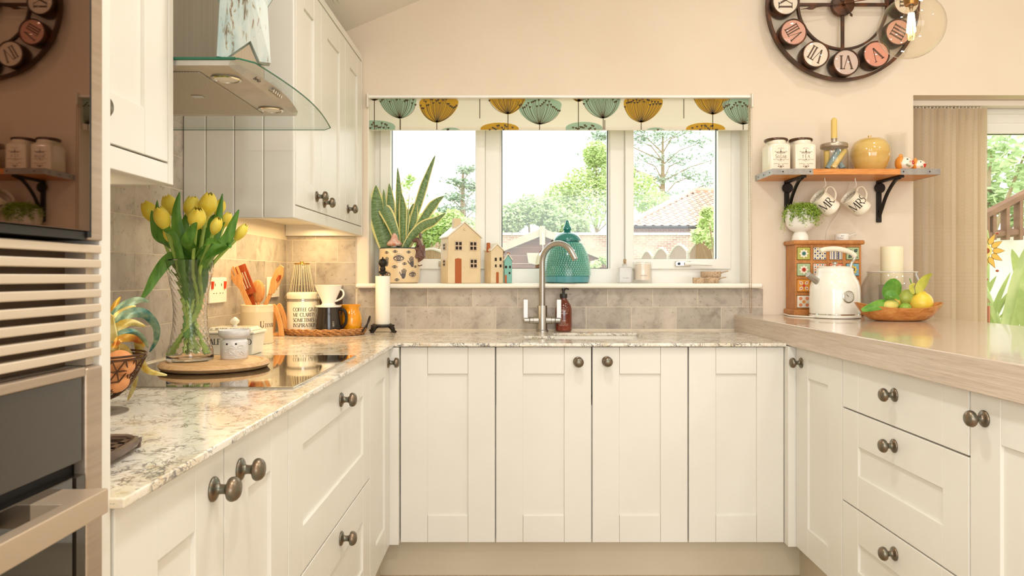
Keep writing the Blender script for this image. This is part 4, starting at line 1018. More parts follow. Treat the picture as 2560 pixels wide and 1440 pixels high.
# ------------------------------------------------------------------ coffee corner
tr = thing('rattan_tray', 'oval rattan tray in the worktop corner holding the coffee things', 'tray', (-.782, 2.985, .8722))
put('tray_floor', MB().xf(Matrix()).lathe([(0,0),(.150,0),(.156,.004),(.150,.007),(0,.007)], 48).xf(Matrix.Diagonal((1,.66,1,1))), RATTAN, tr, smooth=True)
for k, (rr, zz, ph) in enumerate([(.158,.005,0),(.163,.012,PI/2),(.166,.019,0),(.1655,.0245,PI/2)]):
    pts = [((rr+.0025*math.sin(a*28+ph))*math.cos(a), (rr+.0025*math.sin(a*28+ph))*.66*math.sin(a), zz+.0014*math.cos(a*28+ph)) for a in [2*PI*i/168 for i in range(168)]]
    put('woven_strand', MB().tube(pts, .0037, 6, closed=True), RATTAN, tr, smooth=True)
for s in (-1, 1):
    put('handle', MB().tube(bez([(s*.160,-.035,.012),(s*.185,-.020,.055),(s*.186,.0,.075),(s*.178,.018,.062),(s*.160,.035,.012)], 6), .0036, 8), BLACKM, tr, smooth=True)
TZ = .8795
ct = thing('coffee_tin', 'cream coffee canister with black lettering and a wire clip lid', 'canister', (-.8785, 2.985, TZ))
put('tin_body', MB().lathe([(0,0),(.060,0),(.0620,.002),(.0620,.132),(.0595,.136),(.0595,.138),(0,.138)], 48), CERAMIC, ct, smooth=True)
put('lid', MB().lathe([(0,.138),(.0585,.138),(.0585,.142),(.0640,.143),(.0645,.148),(.0645,.162),(.0625,.167),(.055,.170),(0,.170)], 48), CERAMIC, ct, smooth=True)
for z in (.134, .1405): put('wire_ring', MB().tube([(.0625*math.cos(2*PI*i/48), .0625*math.sin(2*PI*i/48), z) for i in range(48)], .0016, 6, closed=True), CHROME, ct, smooth=True)
for s in (-1, 1): put('wire_clip', MB().tube(bez([(s*.063,-.012,.160),(s*.070,-.01,.150),(s*.069,0,.135),(s*.066,.012,.125)], 5), .0018, 6), CHROME, ct, smooth=True)
lt = MB(); fn = cyl_fn(.0620, a0=math.atan2(-2.985, .8785))
for k, s in enumerate(('COFFEE GIVES', 'ME CLARITY', 'SOMETIMES', 'INSPIRATION')): write(lt, s, fn, .0152, -.040, .092-.0215*k, align='l', track=.02, weight=1.1)
put('lettering', lt, INK, ct, fix=False)
gs = thing('fluted_glass_shade', 'fluted clear glass shade with a brass collar behind the coffee canister', 'shade', (-.925, 3.135, .8722))
put('glass_body', MB().lathe([(.056,0),(.062,.02),(.056,.12),(.053,.16),(.043,.22),(.034,.27),(.031,.296),(.029,.296),(.032,.268),(.041,.22),(.051,.16),(.054,.12),(.059,.02),(.053,0)], 72, mod=lambda a, z, j: 1+.03*math.cos(24*a), close=True), THINCLEAR, gs, smooth=True, ang=3)
fl_ = MB()
for k in range(24):
    a = 2*PI*k/24; fl_.tube([(r*math.cos(a), r*math.sin(a), z) for r, z in ((.0635,.02),(.0575,.12),(.0545,.16),(.0445,.22),(.0355,.27),(.0322,.296))], .0011, 5)
o = put('flutes', fl_, pmat('glass_rib', C(236,222,190), .15, spec=.8), gs, smooth=True); o['kind'] = 'stuff'
put('collar', MB().lathe([(.0,.296),(.033,.296),(.033,.301),(.008,.303),(.006,.309),(0,.309)], 24), pmat('brass', C(206,160,70), .25, 1), gs, smooth=True)
cs = thing('coffee_server', 'black glass coffee server with white measure marks on the rattan tray', 'server', (-.757, 2.938, TZ))
SERV = pmat('smoky_black_glass', C(38,32,28), .12, coat=.6)
put('pot', MB().lathe([(0,0),(.050,0),(.0555,.004),(.0565,.012),(.0540,.05),(.0500,.085),(.0485,.096),(.0480,.108),(.045,.109),(0,.109)], 48), SERV, cs, smooth=True)
put('handle', MB().tube(bez([(.046,0,.100),(.066,-.004,.097),(.074,-.006,.075),(.072,-.006,.045),(.055,-.004,.022)], 6), .0058, 10, flat=1.3), BLACKP, cs, smooth=True)
lt = MB(); write(lt, '1 8 1 1', lambda u, v: cyl_fn(.0552, a0=math.atan2(-2.938, .747)+.42)(-v, u), .0075, .030, 0, mono=True, align='l'); put('measure_marks', lt, WHITEC, cs, fix=False)
dp = thing('coffee_dripper', 'white ceramic coffee dripper cone on top of the black server', 'dripper', (-.757, 2.938, TZ+.1095))
put('cone', MB().lathe([(0,.004),(.050,.004),(.0525,.002),(.0525,.007),(.030,.010),(.026,.016),(.0265,.021),(.056,.089),(.0575,.0895),(.0555,.090),(.026,.026),(0,.02)], 48), WHITEC, dp, smooth=True)
put('collar', MB().lathe([(.0475,0),(.0505,0),(.0505,.0042),(0,.0042),(0,0)], 40), WHITEC, dp, smooth=True)
put('handle', MB().tube(bez([(.036,0,.078),(.058,0,.068),(.062,0,.05),(.050,0,.034),(.028,0,.024)], 6), .0042, 8, flat=1.6), WHITEC, dp, smooth=True)
cc = thing('dark_canister', 'dark brown canister with a pale lid behind the coffee dripper', 'canister', (-.800, 3.150, .8722))
put('can_body', MB().lathe([(0,0),(.050,0),(.051,.003),(.049,.190),(0,.190)], 36), pmat('dark_brown', C(62,46,40), .4), cc, smooth=True)
put('lid', MB().lathe([(0,.190),(.052,.190),(.053,.200),(.050,.205),(0,.206)], 36), pmat('mauve_lid', C(150,128,122), .4), cc, smooth=True)
yj = thing('yellow_jug', 'small glossy yellow pottery jug at the end of the rattan tray', 'jug', (-.673, 2.985, TZ))
YEL = pmat('amber_yellow_glaze', C(232,150,18), .12, coat=.8); base(YEL, ramp(YEL, noise(YEL, coords(YEL), 16, 3), [(.3, C(226,132,10)), (.65, C(238,170,34))]))
jp = [(0,0),(.030,0),(.034,.003),(.041,.025),(.0435,.045),(.042,.068),(.0365,.088),(.0325,.097),(.033,.103),(.0405,.117),(.0385,.118),(.031,.104),(.0305,.098),(.036,.07),(.038,.045),(.030,.008),(0,.008)]
def spout(a, z, j): return 1+(.28*max(0, math.cos(a-PI*1.02))**10 if z > .1 else 0)
put('jug_body', MB().lathe(jp, 48, mod=spout), YEL, yj, smooth=True)
put('handle', MB().tube(bez([(.010,.030,.100),(.016,.052,.098),(.017,.058,.07),(.012,.040,.035)], 6), .0055, 8), YEL, yj, smooth=True)
rt_ = thing('red_tin', 'small red and white tin behind the yellow jug', 'tin', (-.712, 3.135, .8722))
put('tin_body', MB().box(-.03, .03, -.02, .02, 0, .085), pmat('tin_white', C(226,214,196), .4), rt_, bevel=.002)
put('red_band', MB().box(-.0305, .0305, -.0205, .0205, .085, .105), pmat('tin_red', C(176,30,24), .35), rt_, bevel=.002)
kr = thing('kitchen_roll_holder', 'black iron kitchen roll holder with a ball finial below the window', 'holder', (-.566, 3.118, .8722))
put('base_plate', MB().lathe([(0,.022),(.049,.022),(.052,.026),(.051,.031),(.03,.034),(0,.034)], 32), BLACKM, kr, smooth=True)
for k in range(4):
    a = PI/4+k*PI/2+.25
    put('foot', MB().tube([(r*math.cos(a), r*math.sin(a), z) for r, z in ((.036,.0255),(.050,.025),(.058,.014),(.063,.005),(.075,.004))], [.008,.0105,.009,.0065,.0045], 8), BLACKM, kr, smooth=True)
put('rod', MB().tube([(0,0,.03),(0,0,.262)], .006, 10), BLACKM, kr, smooth=True)
put('finial', MB().lathe([(0,.250),(.013,.250),(.0125,.255),(.018,.259),(.018,.264),(.011,.268),(.013,.276),(.010,.284),(.012,.287),(.0185,.298),(.0185,.306),(.013,.317),(.004,.321),(.0025,.328),(0,.329)], 24), BLACKM, kr, smooth=True)
kp = one('paper_roll', MB().lathe([(.0,.0),(.0312,.0),(.0318,.002),(.0318,.209),(.0312,.2105),(.0085,.2105),(.0085,.205),(.0,.205)], 40), pmat('paper_white', C(247,242,230), .9), 'thin white paper roll on the black iron holder', 'paper roll', smooth=True)
kp.location = (-.566, 3.118, .8722+.0345)
# ------------------------------------------------------------------ front left: rooster egg basket, eggs, trivet
RX, RY, RZ = -.748, 1.275, .8722
WIRE = nmat('rusty_wire', C(74,52,36), C(104,72,48), 60, .5, metal=.6)
rb = thing('rooster_egg_basket', 'wire egg basket with painted metal rooster tail feathers beside the oven tower', 'basket', (RX, RY, RZ))
put('foot', MB().lathe([(0,0),(.055,0),(.055,.002),(.02,.006),(.008,.012),(.008,.020),(0,.020)], 32), nmat('grey_metal', C(120,110,100), C(140,130,118), 20, .4, metal=.5), rb, smooth=True)
bw = MB(); rim = lambda a, t: Vector((.083*t**.36*math.cos(a), .083*t**.36*math.sin(a), .020+.078*t))
for t in (.03, .12, .28, .5, .75, 1.0):
    bw.tube([rim(2*PI*i/40, t) for i in range(40)], .0022 if t == 1 else .0014, 6, closed=True)
TT = [.03, .12, .28, .5, .75, 1.0]
for k in range(22):
    pts = []
    for j, t in enumerate(TT):
        pts.append(rim(2*PI*(k+(.5 if j % 2 else 0))/22, t))
    bw.tube(pts, .0013, 5); pts = [rim(2*PI*(k-(.5 if j % 2 else 0))/22, t) for j, t in enumerate(TT)]; bw.tube(pts, .0013, 5)
bw.tube([rim(2*PI*i/40, 1.0)*1.0+Vector((0,0,.006)) for i in range(40)], .0020, 6, closed=True)
o = put('wire_bowl', bw, WIRE, rb, smooth=True); o['kind'] = 'stuff'
FE = {'teal': nmat('teal_enamel', C(62,116,108), C(178,198,160), 34, .25, metal=.3), 'yellow': nmat('yellow_enamel', C(200,166,62), C(236,226,160), 34, .25, metal=.3),
      'orange': nmat('orange_enamel', C(170,92,30), C(226,190,70), 34, .25, metal=.3)}
def feather(pxs, wpx, col, D=1.30, side=(.35,.15,.9)):
    P = [W(x, y, D+.012*i) for i, (x, y) in enumerate(pxs)]; pts = bez(P, 8); m = len(pts)
    ws = [wpx*D/FPX*max(.05, math.sin(PI*(.2+.78*i/(m-1))))**.8 for i in range(m)]
    # flat enamelled sheet: widths lie in the picture-facing plane of the tail
    mb = MB(); mb.uv = []
    for i in range(m):
        a = pts[max(i-1,0)]; b = pts[min(i+1,m-1)]; t = (b-a).normalized(); nrm = Vector((0,-1,0)); sd = t.cross(nrm).normalized()
        for k in range(5):
            u = k/4*2-1; mb.v.append(tuple(pts[i]+sd*(u*ws[i]*.5)+nrm*(.10*ws[i]*(1-abs(u))))); mb.uv.append((k/4, i/(m-1)))
    for i in range(m-1):
        for k in range(4):
            a = i*5+k; mb.f.append((a, a+1, a+6, a+5))
    put('tail_feather', mb, FE[col], rb, smooth=True, world=True, ang=3)
feather([(268,842),(276,800),(287,765),(301,742)], 20, 'orange', 1.36)
feather([(268,845),(282,795),(310,765),(345,750),(373,754)], 24, 'teal', 1.36)
feather([(270,850),(287,802),(312,778),(340,765)], 24, 'yellow', 1.345)
feather([(280,850),(292,808),(325,783),(362,785),(389,815),(390,850),(374,880)], 26, 'teal', 1.335)
feather([(278,858),(292,822),(325,806),(364,816)], 24, 'yellow', 1.325)
feather([(284,862),(300,836),(335,832),(360,850),(370,870)], 20, 'teal', 1.315)
feather([(284,870),(300,848),(330,845),(350,856),(362,868)], 20, 'orange', 1.305)
feather([(340,842),(348,870),(353,905),(372,928),(418,938)], 24, 'yellow', 1.345)
feather([(276,868),(296,866),(318,878),(333,897)], 22, 'yellow', 1.31)
feather([(343,940),(335,965),(326,985),(319,1002)], 12, 'yellow', 1.345)
put('rooster_body', pxprism([(228,800),(262,772),(284,790),(292,830),(300,870),(292,905),(250,915),(222,880)], 1.32, .004), FE['yellow'], rb, world=True, bevel=.001)
EGG = nmat('brown_egg', C(214,140,84), C(224,156,100), 40, .5, sss=.1)
for k, (x, y, D, lab) in enumerate([(300,908,1.262,'brown egg on top of the others in the wire basket'), (284,950,1.262,'brown egg at the front of the wire basket'), (258,925,1.285,'brown egg half hidden by the oven tower in the wire basket')]):
    p = W(x, y, D); m = MB().ball((0,0,0), 1, 20, 12, (.0235,.0225,.0235))
    m.v = [(a*(1+.12*(a > 0)), b, c) for a, b, c in m.v]
    e = one('egg', m, EGG, lab, 'egg', 'eggs in the wire basket', smooth=True); e.location = p; e.rotation_euler = (.3*k, .5-.4*k, .6*k)
TRIV = nmat('cast_iron_brown', C(84,66,56), C(106,86,74), 40, .4, metal=.4)
tv = thing('trivet', 'brown cast iron trivet on the worktop next to the oven tower', 'trivet', (-.595, .945, .8722), .12)
rr_ = []
for i in range(28):
    a = 2*PI*i/28; c_, s_ = math.cos(a), math.sin(a); k = (abs(c_)**4+abs(s_)**4)**(-.25); rr_.append((.078*k*c_*.96, .078*k*s_*.96, .012))
put('rim', MB().tube(rr_, .0062, 8, closed=True), TRIV, tv, smooth=True)
lat = MB()
for k in range(-2, 3):
    lat.box(k*.03-.0045, k*.03+.0045, -.074, .074, .0085, .0145); lat.box(-.074, .074, k*.03-.0045, k*.03+.0045, .0085, .0145)
o = put('lattice', lat, TRIV, tv); o['kind'] = 'stuff'
for sx_, sy_ in ((1,1),(1,-1),(-1,1),(-1,-1)): put('foot', MB().lathe([(0,0),(.006,0),(.0065,.009),(0,.009)], 10, (sx_*.066, sy_*.066, 0)), TRIV, tv)

# ------------------------------------------------------------------ tap and soap
tx, ty = .133, 3.135
tap = thing('kitchen_tap', 'brushed nickel mixer tap with a swan neck and two levers', 'tap', (tx, ty, .8722))
put('base_ring', MB().lathe([(0,0),(.0265,0),(.0265,.006),(.0235,.009),(0,.009)], 32), TAPM, tap, smooth=True)
put('body', MB().lathe([(0,.008),(.0215,.008),(.0215,.113),(.0205,.115),(.014,.1155),(0,.1155)], 32), TAPM, tap, smooth=True)
sd = Vector((.80, -.60, 0)); R_ = .082; zc = .304
sp_ = [Vector((0,0,.114)), Vector((0,0,.20)), Vector((0,0,zc-.02))]
for i in range(17):
    a = PI-(PI*.86)*i/16; sp_.append(sd*(R_+R_*math.cos(a))+Vector((0,0,zc+R_*math.sin(a))))
e = sp_[-1]-sp_[-2]; sp_.append(sp_[-1]+e.normalized()*.028)
put('spout', MB().tube(sp_, .0128, 16), TAPM, tap, smooth=True)
for s in (-1, 1):
    arm = put('valve', MB().lathe([(0,.018),(.0165,.018),(.0165,.040),(.0145,.042),(.0145,.056),(.0165,.058),(.0125,.060),(.0125,.080),(.0105,.082),(0,.082)], 24, (0,0,.050), axis=(s,-.12,0)), TAPM, tap, smooth=True)
    put('lever', MB().box(s*.073-.0105, s*.073+.0105, -.0125, -.0065, .052, .142), TAPM, arm, bevel=.0015)
sb_ = thing('soap_bottle', 'amber glass soap bottle with a black pump beside the tap', 'bottle', (.2285, 3.158, .8722))
AMB = pmat('amber_glass', C(150,52,8), .06, coat=1.0, sss=.0); base(AMB, ramp(AMB, noise(AMB, coords(AMB, (1,1,1)), 9, 2), [(.3, C(74,18,5)), (.7, C(134,44,10))]))
put('glass_body', MB().lathe([(0,0),(.030,0),(.0365,.004),(.0375,.010),(.0375,.085),(.0365,.100),(.031,.118),(.020,.134),(.0145,.141),(.0135,.150),(0,.150)], 40), AMB, sb_, smooth=True)
pc = put('pump_cap', MB().lathe([(0,.148),(.0165,.148),(.0165,.164),(.0155,.166),(.006,.166),(.006,.180),(.0085,.180),(.0085,.190),(0,.191)], 24), BLACKP, sb_, smooth=True)
put('nozzle', MB().tube([(0,0,.187),(.014,-.010,.189),(.022,-.016,.186)], .0036, 8), BLACKP, pc, smooth=True)
lt = MB(); fn = cyl_fn(.0375, a0=math.atan2(-3.158, -.2285))
for s, h, v in (('ORGANIC', .0042, .093), ('BOTANICAL', .0035, .087), ('HAND WASH', .0052, .078), ('CALM', .0058, .045), ('BERGAMOT', .0034, .038), ('LAVENDER AND SAGE', .0034, .032), ('CLEAN AND RELAX', .0034, .026)):
    write(lt, s, fn, h, 0, v, mono=True, track=.12)
put('lettering', lt, WHITEINK, sb_, fix=False)

# ------------------------------------------------------------------ on the window sill
SZ = 1.0842
sp2 = thing('snake_plant', 'tall variegated snake plant growing in the eye-patterned pot', 'plant', (-.516, 3.268, SZ))
SNK = pmat('snake_leaf', C(80,110,60), .4); _uv = N(SNK, 'ShaderNodeUVMap'); _sx = N(SNK, 'ShaderNodeSeparateXYZ'); L(SNK, _uv.outputs[0], _sx.inputs[0])
_wv = N(SNK, 'ShaderNodeTexNoise'); _mp = N(SNK, 'ShaderNodeMapping'); _mp.inputs['Scale'].default_value = (1.1, 34, 1); L(SNK, _uv.outputs[0], _mp.inputs[0]); L(SNK, _mp.outputs[0], _wv.inputs['Vector']); _wv.inputs['Scale'].default_value = 1.0; _wv.inputs['Detail'].default_value = 3
_bd = ramp(SNK, _wv.outputs['Fac'], [(.42, C(88,116,64)), (.52, C(128,152,98)), (.60, C(96,124,72))])
_m1 = N(SNK, 'ShaderNodeMath', operation='SUBTRACT'); L(SNK, _sx.outputs[0], _m1.inputs[0]); _m1.inputs[1].default_value = .5
_m2 = N(SNK, 'ShaderNodeMath', operation='ABSOLUTE'); L(SNK, _m1.outputs[0], _m2.inputs[0])
_mg = ramp(SNK, _m2.outputs[0], [(.36, (0,0,0,1)), (.40, (1,1,1,1))])
base(SNK, mix(SNK, _mg, _bd, C(226,214,136)))
def sleaf(pxs, wpx, D=3.27, prof=None, side=(1,.1,0), fold=.10):
    P = [W(x, y, D) for x, y in pxs]; pts = bez(P, 8); m = len(pts)
    prof = prof or (lambda t: (.45+.55*math.sin(PI*min(1, t*.62+.12)))*min(1, ((1-t)/.34))**.8)
    ws = [max(.0012, wpx*D/FPX*prof(i/(m-1))) for i in range(m)]
    put('leaf', blade(MB(), pts, ws, side, fold, 8), SNK, sp2, smooth=True, world=True, ang=3)
sleaf([(966,622),(952,570),(943,520),(940,463)], 48, 3.275, side=(1,.2,.1))
sleaf([(976,622),(977,560),(976,505),(973,458)], 24, 3.285)
sleaf([(962,560),(962,520),(960,492),(959,473)], 10, 3.28)
sleaf([(1000,622),(985,575),(968,535),(957,520)], 30, 3.255, side=(.9,.1,.5), prof=lambda t: .5+.6*min(1, t*1.6) if t < .9 else .95)
sleaf([(998,622),(997,545),(997,480),(994,417)], 17, 3.285)
sleaf([(1008,622),(1007,570),(1007,520),(1002,478)], 21, 3.25, fold=.25)
sleaf([(1012,622),(1022,575),(1044,515),(1063,455),(1088,388)], 21, 3.28, prof=lambda t: .55+.45*math.sin(PI*t) if t < .45 else (1.0*max(0, (1-t)/.3)**.7 if t > .7 else 1.0))
sleaf([(1014,624),(1036,585),(1070,530),(1090,505),(1110,490)], 24, 3.27, side=(.7,.1,-.7))
sleaf([(1010,626),(1030,592),(1056,566),(1085,553),(1115,532)], 26, 3.25, side=(.6,.2,-.8))
sleaf([(1016,622),(1028,575),(1036,540),(1041,508)], 20, 3.275)
sleaf([(1014,622),(1022,570),(1030,530),(1034,508)], 20, 3.295)
sleaf([(1012,622),(1015,580),(1018,545),(1019,522)], 12, 3.262)
POTM = pmat('pot_sand', C(232,206,164), .3, coat=.3)
pt = thing('patterned_pot', 'sand-coloured plant pot printed with grey eyes and hands on the sill', 'pot', (-.516, 3.268, SZ))
PR = .0925
put('pot_body', MB().lathe([(0,0),(.078,0),(.086,.004),(.0905,.02),(.0925,.05),(.0925,.11),(.091,.150),(.089,.158),(.084,.158),(.085,.146),(.085,.02),(0,.02)], 56), POTM, pt, smooth=True)
put('rim', MB().tube([(.0872*math.cos(2*PI*i/48), .0872*math.sin(2*PI*i/48), .1585) for i in range(48)], .0032, 6, closed=True), SEAL, pt, smooth=True)
put('soil', MB().lathe([(0,.143),(.0845,.143),(.0845,.146),(0,.15)], 32), nmat('soil', C(70,52,38), C(96,72,52), 80, .9), pt)
def potr(z):
    return PR if .05 <= z <= .11 else (.0905+.002*(z-.02)/.03 if z < .05 else .0925-.0015*(z-.11)/.04)
fn = cyl_fn(PR, a0=math.atan2(-3.268, .516), prof=potr, eps=.0009)
pr = MB()
def eye(u, v, w, lash=False):
    top = [(u-w/2+w*i/12, v+w*.26*math.sin(PI*i/12)) for i in range(13)]; bot = [(u-w/2+w*i/12, v-w*.24*math.sin(PI*i/12)) for i in range(13)]
    line_on(pr, top, fn, w*.075); line_on(pr, bot, fn, w*.075)
    for r0 in (.20, .13): line_on(pr, circ(u, v, w*r0, 12)+[(u+w*r0, v)], fn, w*.055)
    poly_on(pr, circ(u, v, w*.07, 8), fn)
    if lash:
        for i in range(1, 12):
            for sg, amp in ((1,.34),(-1,-.32)):
                x = u-w/2+w*i/12; y = v+w*amp*math.sin(PI*i/12)+sg*w*.04; line_on(pr, [(x, y), (x+(x-u)*.12, y+sg*w*.07)], fn, w*.03)
        line_on(pr, [(u-w*.44, v+w*.06), (u-w*.2, v+w*.17)], fn, w*.12); line_on(pr, [(u+w*.44, v+w*.06), (u+w*.2, v+w*.17)], fn, w*.12)
def hand(u, v, h, rot=0):
    c_, s_ = math.cos(rot), math.sin(rot); T_ = lambda p: (u+(p[0]*c_-p[1]*s_)*h, v+(p[0]*s_+p[1]*c_)*h)
    palm = [T_(p) for p in ((-.10,-.5),(.10,-.5),(.20,-.28),(.22,.02),(-.20,.02),(-.22,-.2))]; poly_on(pr, palm, fn)
    for x, y0, y1, dx in ((-.155,.04,.34,-.05),(-.05,.04,.46,-.02),(.06,.04,.48,.02),(.165,.03,.38,.05)): line_on(pr, [T_((x,y0)), T_((x+dx,y1))], fn, h*.085)
    line_on(pr, [T_((-.18,-.25)), T_((-.36,.0)), T_((-.40,.12))], fn, h*.085)
for u, v, w, l in ((-.004,.112,.048,True),(-.062,.138,.022,0),(.042,.140,.022,0),(-.02,.142,.022,0),(.022,.088,.022,0),(-.022,.074,.024,0),(-.063,.040,.044,True),(-.012,.016,.022,0),(.064,.040,.040,True),(-.085,.075,.02,0),(.08,.075,.02,0)): eye(u, v, w, l)
for u, v, h, r in ((-.062,.098,.044,0),(.058,.098,.050,.15),(.018,.044,.046,-.1)): hand(u, v, h, r)
put('print', pr, GREYINK, pt, fix=False)
ms = thing('mushroom_ornament', 'pink and white toadstool ornament standing in the plant pot', 'ornament', (W(986,0,3.235).x, 3.235, SZ+.146))
ms.scale = (1.3,)*3
put('stem', MB().lathe([(0,0),(.010,0),(.008,.015),(.0095,.028),(0,.03)], 16), WHITEC, ms, smooth=True)
put('cap', MB().lathe([(.0,.020),(.024,.018),(.0275,.024),(.023,.032),(.014,.040),(.010,.054),(.004,.062),(0,.063)], 20), nmat('pink_glaze', C(238,214,200), C(222,140,104), 70, .3), ms, smooth=True)
# brown mouse climbing the pot: one continuous body
mo = thing('mouse_figurine', 'brown mouse figurine clinging to the rim of the plant pot', 'figurine', (W(1050,0,3.25).x, 3.245, SZ+.115))
def skin(name, pts, edges, radii, mat, parent, root=0, levels=2):
    me = bpy.data.meshes.new(name); me.from_pydata(pts, edges, []); me.materials.append(mat)
    o = bpy.data.objects.new(name, me); link(o, parent)
    s = o.modifiers.new('skin', 'SKIN'); 
    for i, r in enumerate(radii):
        rr = r if isinstance(r, tuple) else (r, r); me.skin_vertices[0].data[i].radius = rr
    me.skin_vertices[0].data[root].use_root = True
    sb = o.modifiers.new('smooth', 'SUBSURF'); sb.levels = levels; sb.render_levels = levels
    return o
MOU = nmat('brown_resin', C(96,66,54), C(124,90,76), 60, .5)
skin('mouse_body', [(0.002,0,.014),(.006,0,.030),(.002,-.002,.050),(-.003,-.004,.066),(-.014,-.006,.064),(-.023,-.006,.059),(-.006,-.012,.036),(-.018,-.014,.034),(-.002,-.012,.012),(-.016,-.016,.012),(.004,0,.004),(-.012,.002,-.006),(-.006,.010,.040),(-.018,.012,.042)],
     [(0,1),(1,2),(2,3),(3,4),(4,5),(2,6),(6,7),(0,8),(8,9),(0,10),(10,11),(2,12),(12,13)], [.014,.0165,.0135,.0125,.0085,.0035,.005,.004,.006,.005,.006,.003,.005,.004], MOU, mo, 1)
mo.scale = (1.45,)*3; mo.location.z -= .012
for y in (-.010, .008): put('ear', MB().ball((.002, y, .078), 1, 12, 8, (.003,.0085,.009)), MOU, mo, smooth=True)
put('tail', MB().tube(bez([(-.012,.002,-.004),(-.004,-.004,-.016),(.008,-.004,-.014)], 6), .0018, 6), MOU, mo, smooth=True)
# pottery houses
HCREAM = nmat('cream_pottery', C(232,212,174), C(224,200,158), 12, .45); HWHITE = pmat('white_pottery_roof', C(240,232,216), .35)
TERR = pmat('terracotta_paint', C(176,94,44), .5); HTEAL = pmat('teal_pottery', C(118,178,164), .35); DARK = pmat('dark_opening', C(46,30,20), .8); FRAMEC = pmat('window_rim', C(206,184,156), .5)
def house(name, label, x0, x1, D, ytop_eave, yapex, depth, wallm, doorpx, wins, chim, chimm, oversize, rz, sidewins=True, framed=True):
    cx = (x0+x1)/2; s = D/FPX; w = (x1-x0)*s; c = W(cx, 0, D)
    t = thing(name, label, 'ornament', (c.x, D, SZ), rz, group='pottery houses on the sill')
    he = (707.5-ytop_eave)*s; ha = (707.5-yapex)*s
    b = put('walls', MB().prism([(-w/2,0),(w/2,0),(w/2,he),(0,ha),(-w/2,he)], 0, depth, 'y'), wallm, t, bevel=.003)
    th = .0055; ov = oversize
    sl = (ha-he)/(w/2); 
    for sg in (-1, 1):
        put('roof_slope', MB().prism([(0,ha+th*1.3),(sg*(w/2+ov),he-ov*sl+th*1.3),(sg*(w/2+ov),he-ov*sl),(0,ha)], -.006, depth+.006, 'y'), HWHITE, t, bevel=.0015)
    X = lambda x: (x-cx)*s; Z = lambda y: (707.5-y)*s
    dx0, dx1, dy = doorpx
    put('door', MB().prism([(X(dx0),.0005),(X(dx1),.0005),(X(dx1),Z(dy)-.003),((X(dx0)+X(dx1))/2,Z(dy)),(X(dx0),Z(dy)-.003)], -.002, .002, 'y'), TERR, t, bevel=.0008)
    for (wx, wy, ww, wh, cols, rows) in wins:
        f = put('window', MB().box(X(wx-ww/2), X(wx+ww/2), -.0025, .001, Z(wy+wh/2), Z(wy-wh/2)), FRAMEC if framed else DARK, t, bevel=.0006)
        if framed:
            for i in range(cols):
                for j in range(rows):
                    a = wx-ww/2+ww*(.12+.46*i); bq = wy-wh/2+wh*(.12+.46*j)
                    put('opening', MB().box(X(a), X(a+ww*.32), -.0031, -.002, Z(bq+wh*.32), Z(bq)), DARK, f)
    if sidewins:
        for zz in (Z(616), Z(657)):
            f = put('side_window', MB().box(-w/2-.0025, -w/2+.001, depth*.3, depth*.62, zz-.016, zz+.016), FRAMEC, t, bevel=.0006)
            for i in range(2):
                for j in range(2): put('opening', MB().box(-w/2-.003, -w/2-.002, depth*(.35+.14*i), depth*(.44+.14*i), zz-.012+.014*j, zz-.002+.014*j), DARK, f)
    (kx, ky0, ky1, kw) = chim
    put('chimney', MB().box(X(kx-kw/2), X(kx+kw/2), depth*.35, depth*.35+kw*s, Z(ky1)-.01, Z(ky0)), chimm, t, bevel=.002)
    return t
h1 = house('pottery_house', 'biggest cream pottery house with a white roof and brown door on the sill', 1118, 1205, 3.228, 592, 556, .105, HCREAM, (1136, 1153, 645), [(1145,614,20,24,2,2),(1184,614,20,24,2,2),(1185,658,20,24,2,2)], (1150,544,566,18), HCREAM, .006, .42)
put('door_knob', MB().ball((.0, -.003, .075), .003, 8, 6), HWHITE, h1, smooth=True)
put('gable_button', MB().lathe([(0,0),(.006,0),(.005,.003),(0,.0035)], 14, (0,-.001,.245), axis=(0,-1,0)), HCREAM, h1, smooth=True)
house('pottery_house', 'small narrow cream pottery house beside the teal one on the sill', 1226, 1260, 3.235, 626, 611, .075, HCREAM, (1240, 1247, 679), [(1239,648,5,8,1,1),(1252,647,5,8,1,1),(1239,664,4,7,1,1),(1252,664,5,7,1,1)], (1227,606,624,8), TERR, .003, .45, False, False)
house('pottery_house', 'smallest teal pottery house with a white roof on the sill', 1261, 1280, 3.24, 650, 636, .045, HTEAL, (1262, 1267, 686), [(1265,667,5,6,1,1),(1275,667,4,6,1,1),(1274,682,4,5,1,1)], (1272,630,640,6), TERR, .002, .1, False, False)
# teal beehive jar
TEAL = pmat('teal_glaze', C(38,126,120), .15, coat=.8); TEALS = pmat('pale_teal_stud', C(132,192,172), .2, coat=.6)
bj = thing('beehive_jar', 'teal pottery jar with rows of raised studs and a pointed lid on the sill', 'jar', (W(1418,0,3.262).x, 3.262, SZ))
jr = [(0,0),(.092,0),(.101,.006),(.103,.02),(.1045,.030),(.1045,.05),(.101,.09),(.092,.13),(.078,.16),(.062,.186),(.056,.190),(.056,.194),(0,.194)]
put('jar_body', MB().lathe(jr, 56), TEAL, bj, smooth=True)
put('base_band', MB().lathe([(.1012,.006),(.1037,.020),(.1050,.0305),(.1035,.0315)], 56), pmat('blue_teal_glaze', C(84,156,166), .15, coat=.8), bj, smooth=True)
studs = MB()
def jrad(z):
    for (r0, z0), (r1, z1) in zip(jr[4:-3], jr[5:-2]):
        if z0 <= z <= z1: return r0+(r1-r0)*(z-z0)/(z1-z0)
    return .06
nr_ = 17
_st = MB().box(-.0042, .0042, -.0040, .0040, -.001, .0034)
_st.v = [(x*(.7 if z > 0 else 1), y*(.7 if z > 0 else 1), z) for x, y, z in _st.v]; _stm = _st.mesh('stud', TEALS, True)
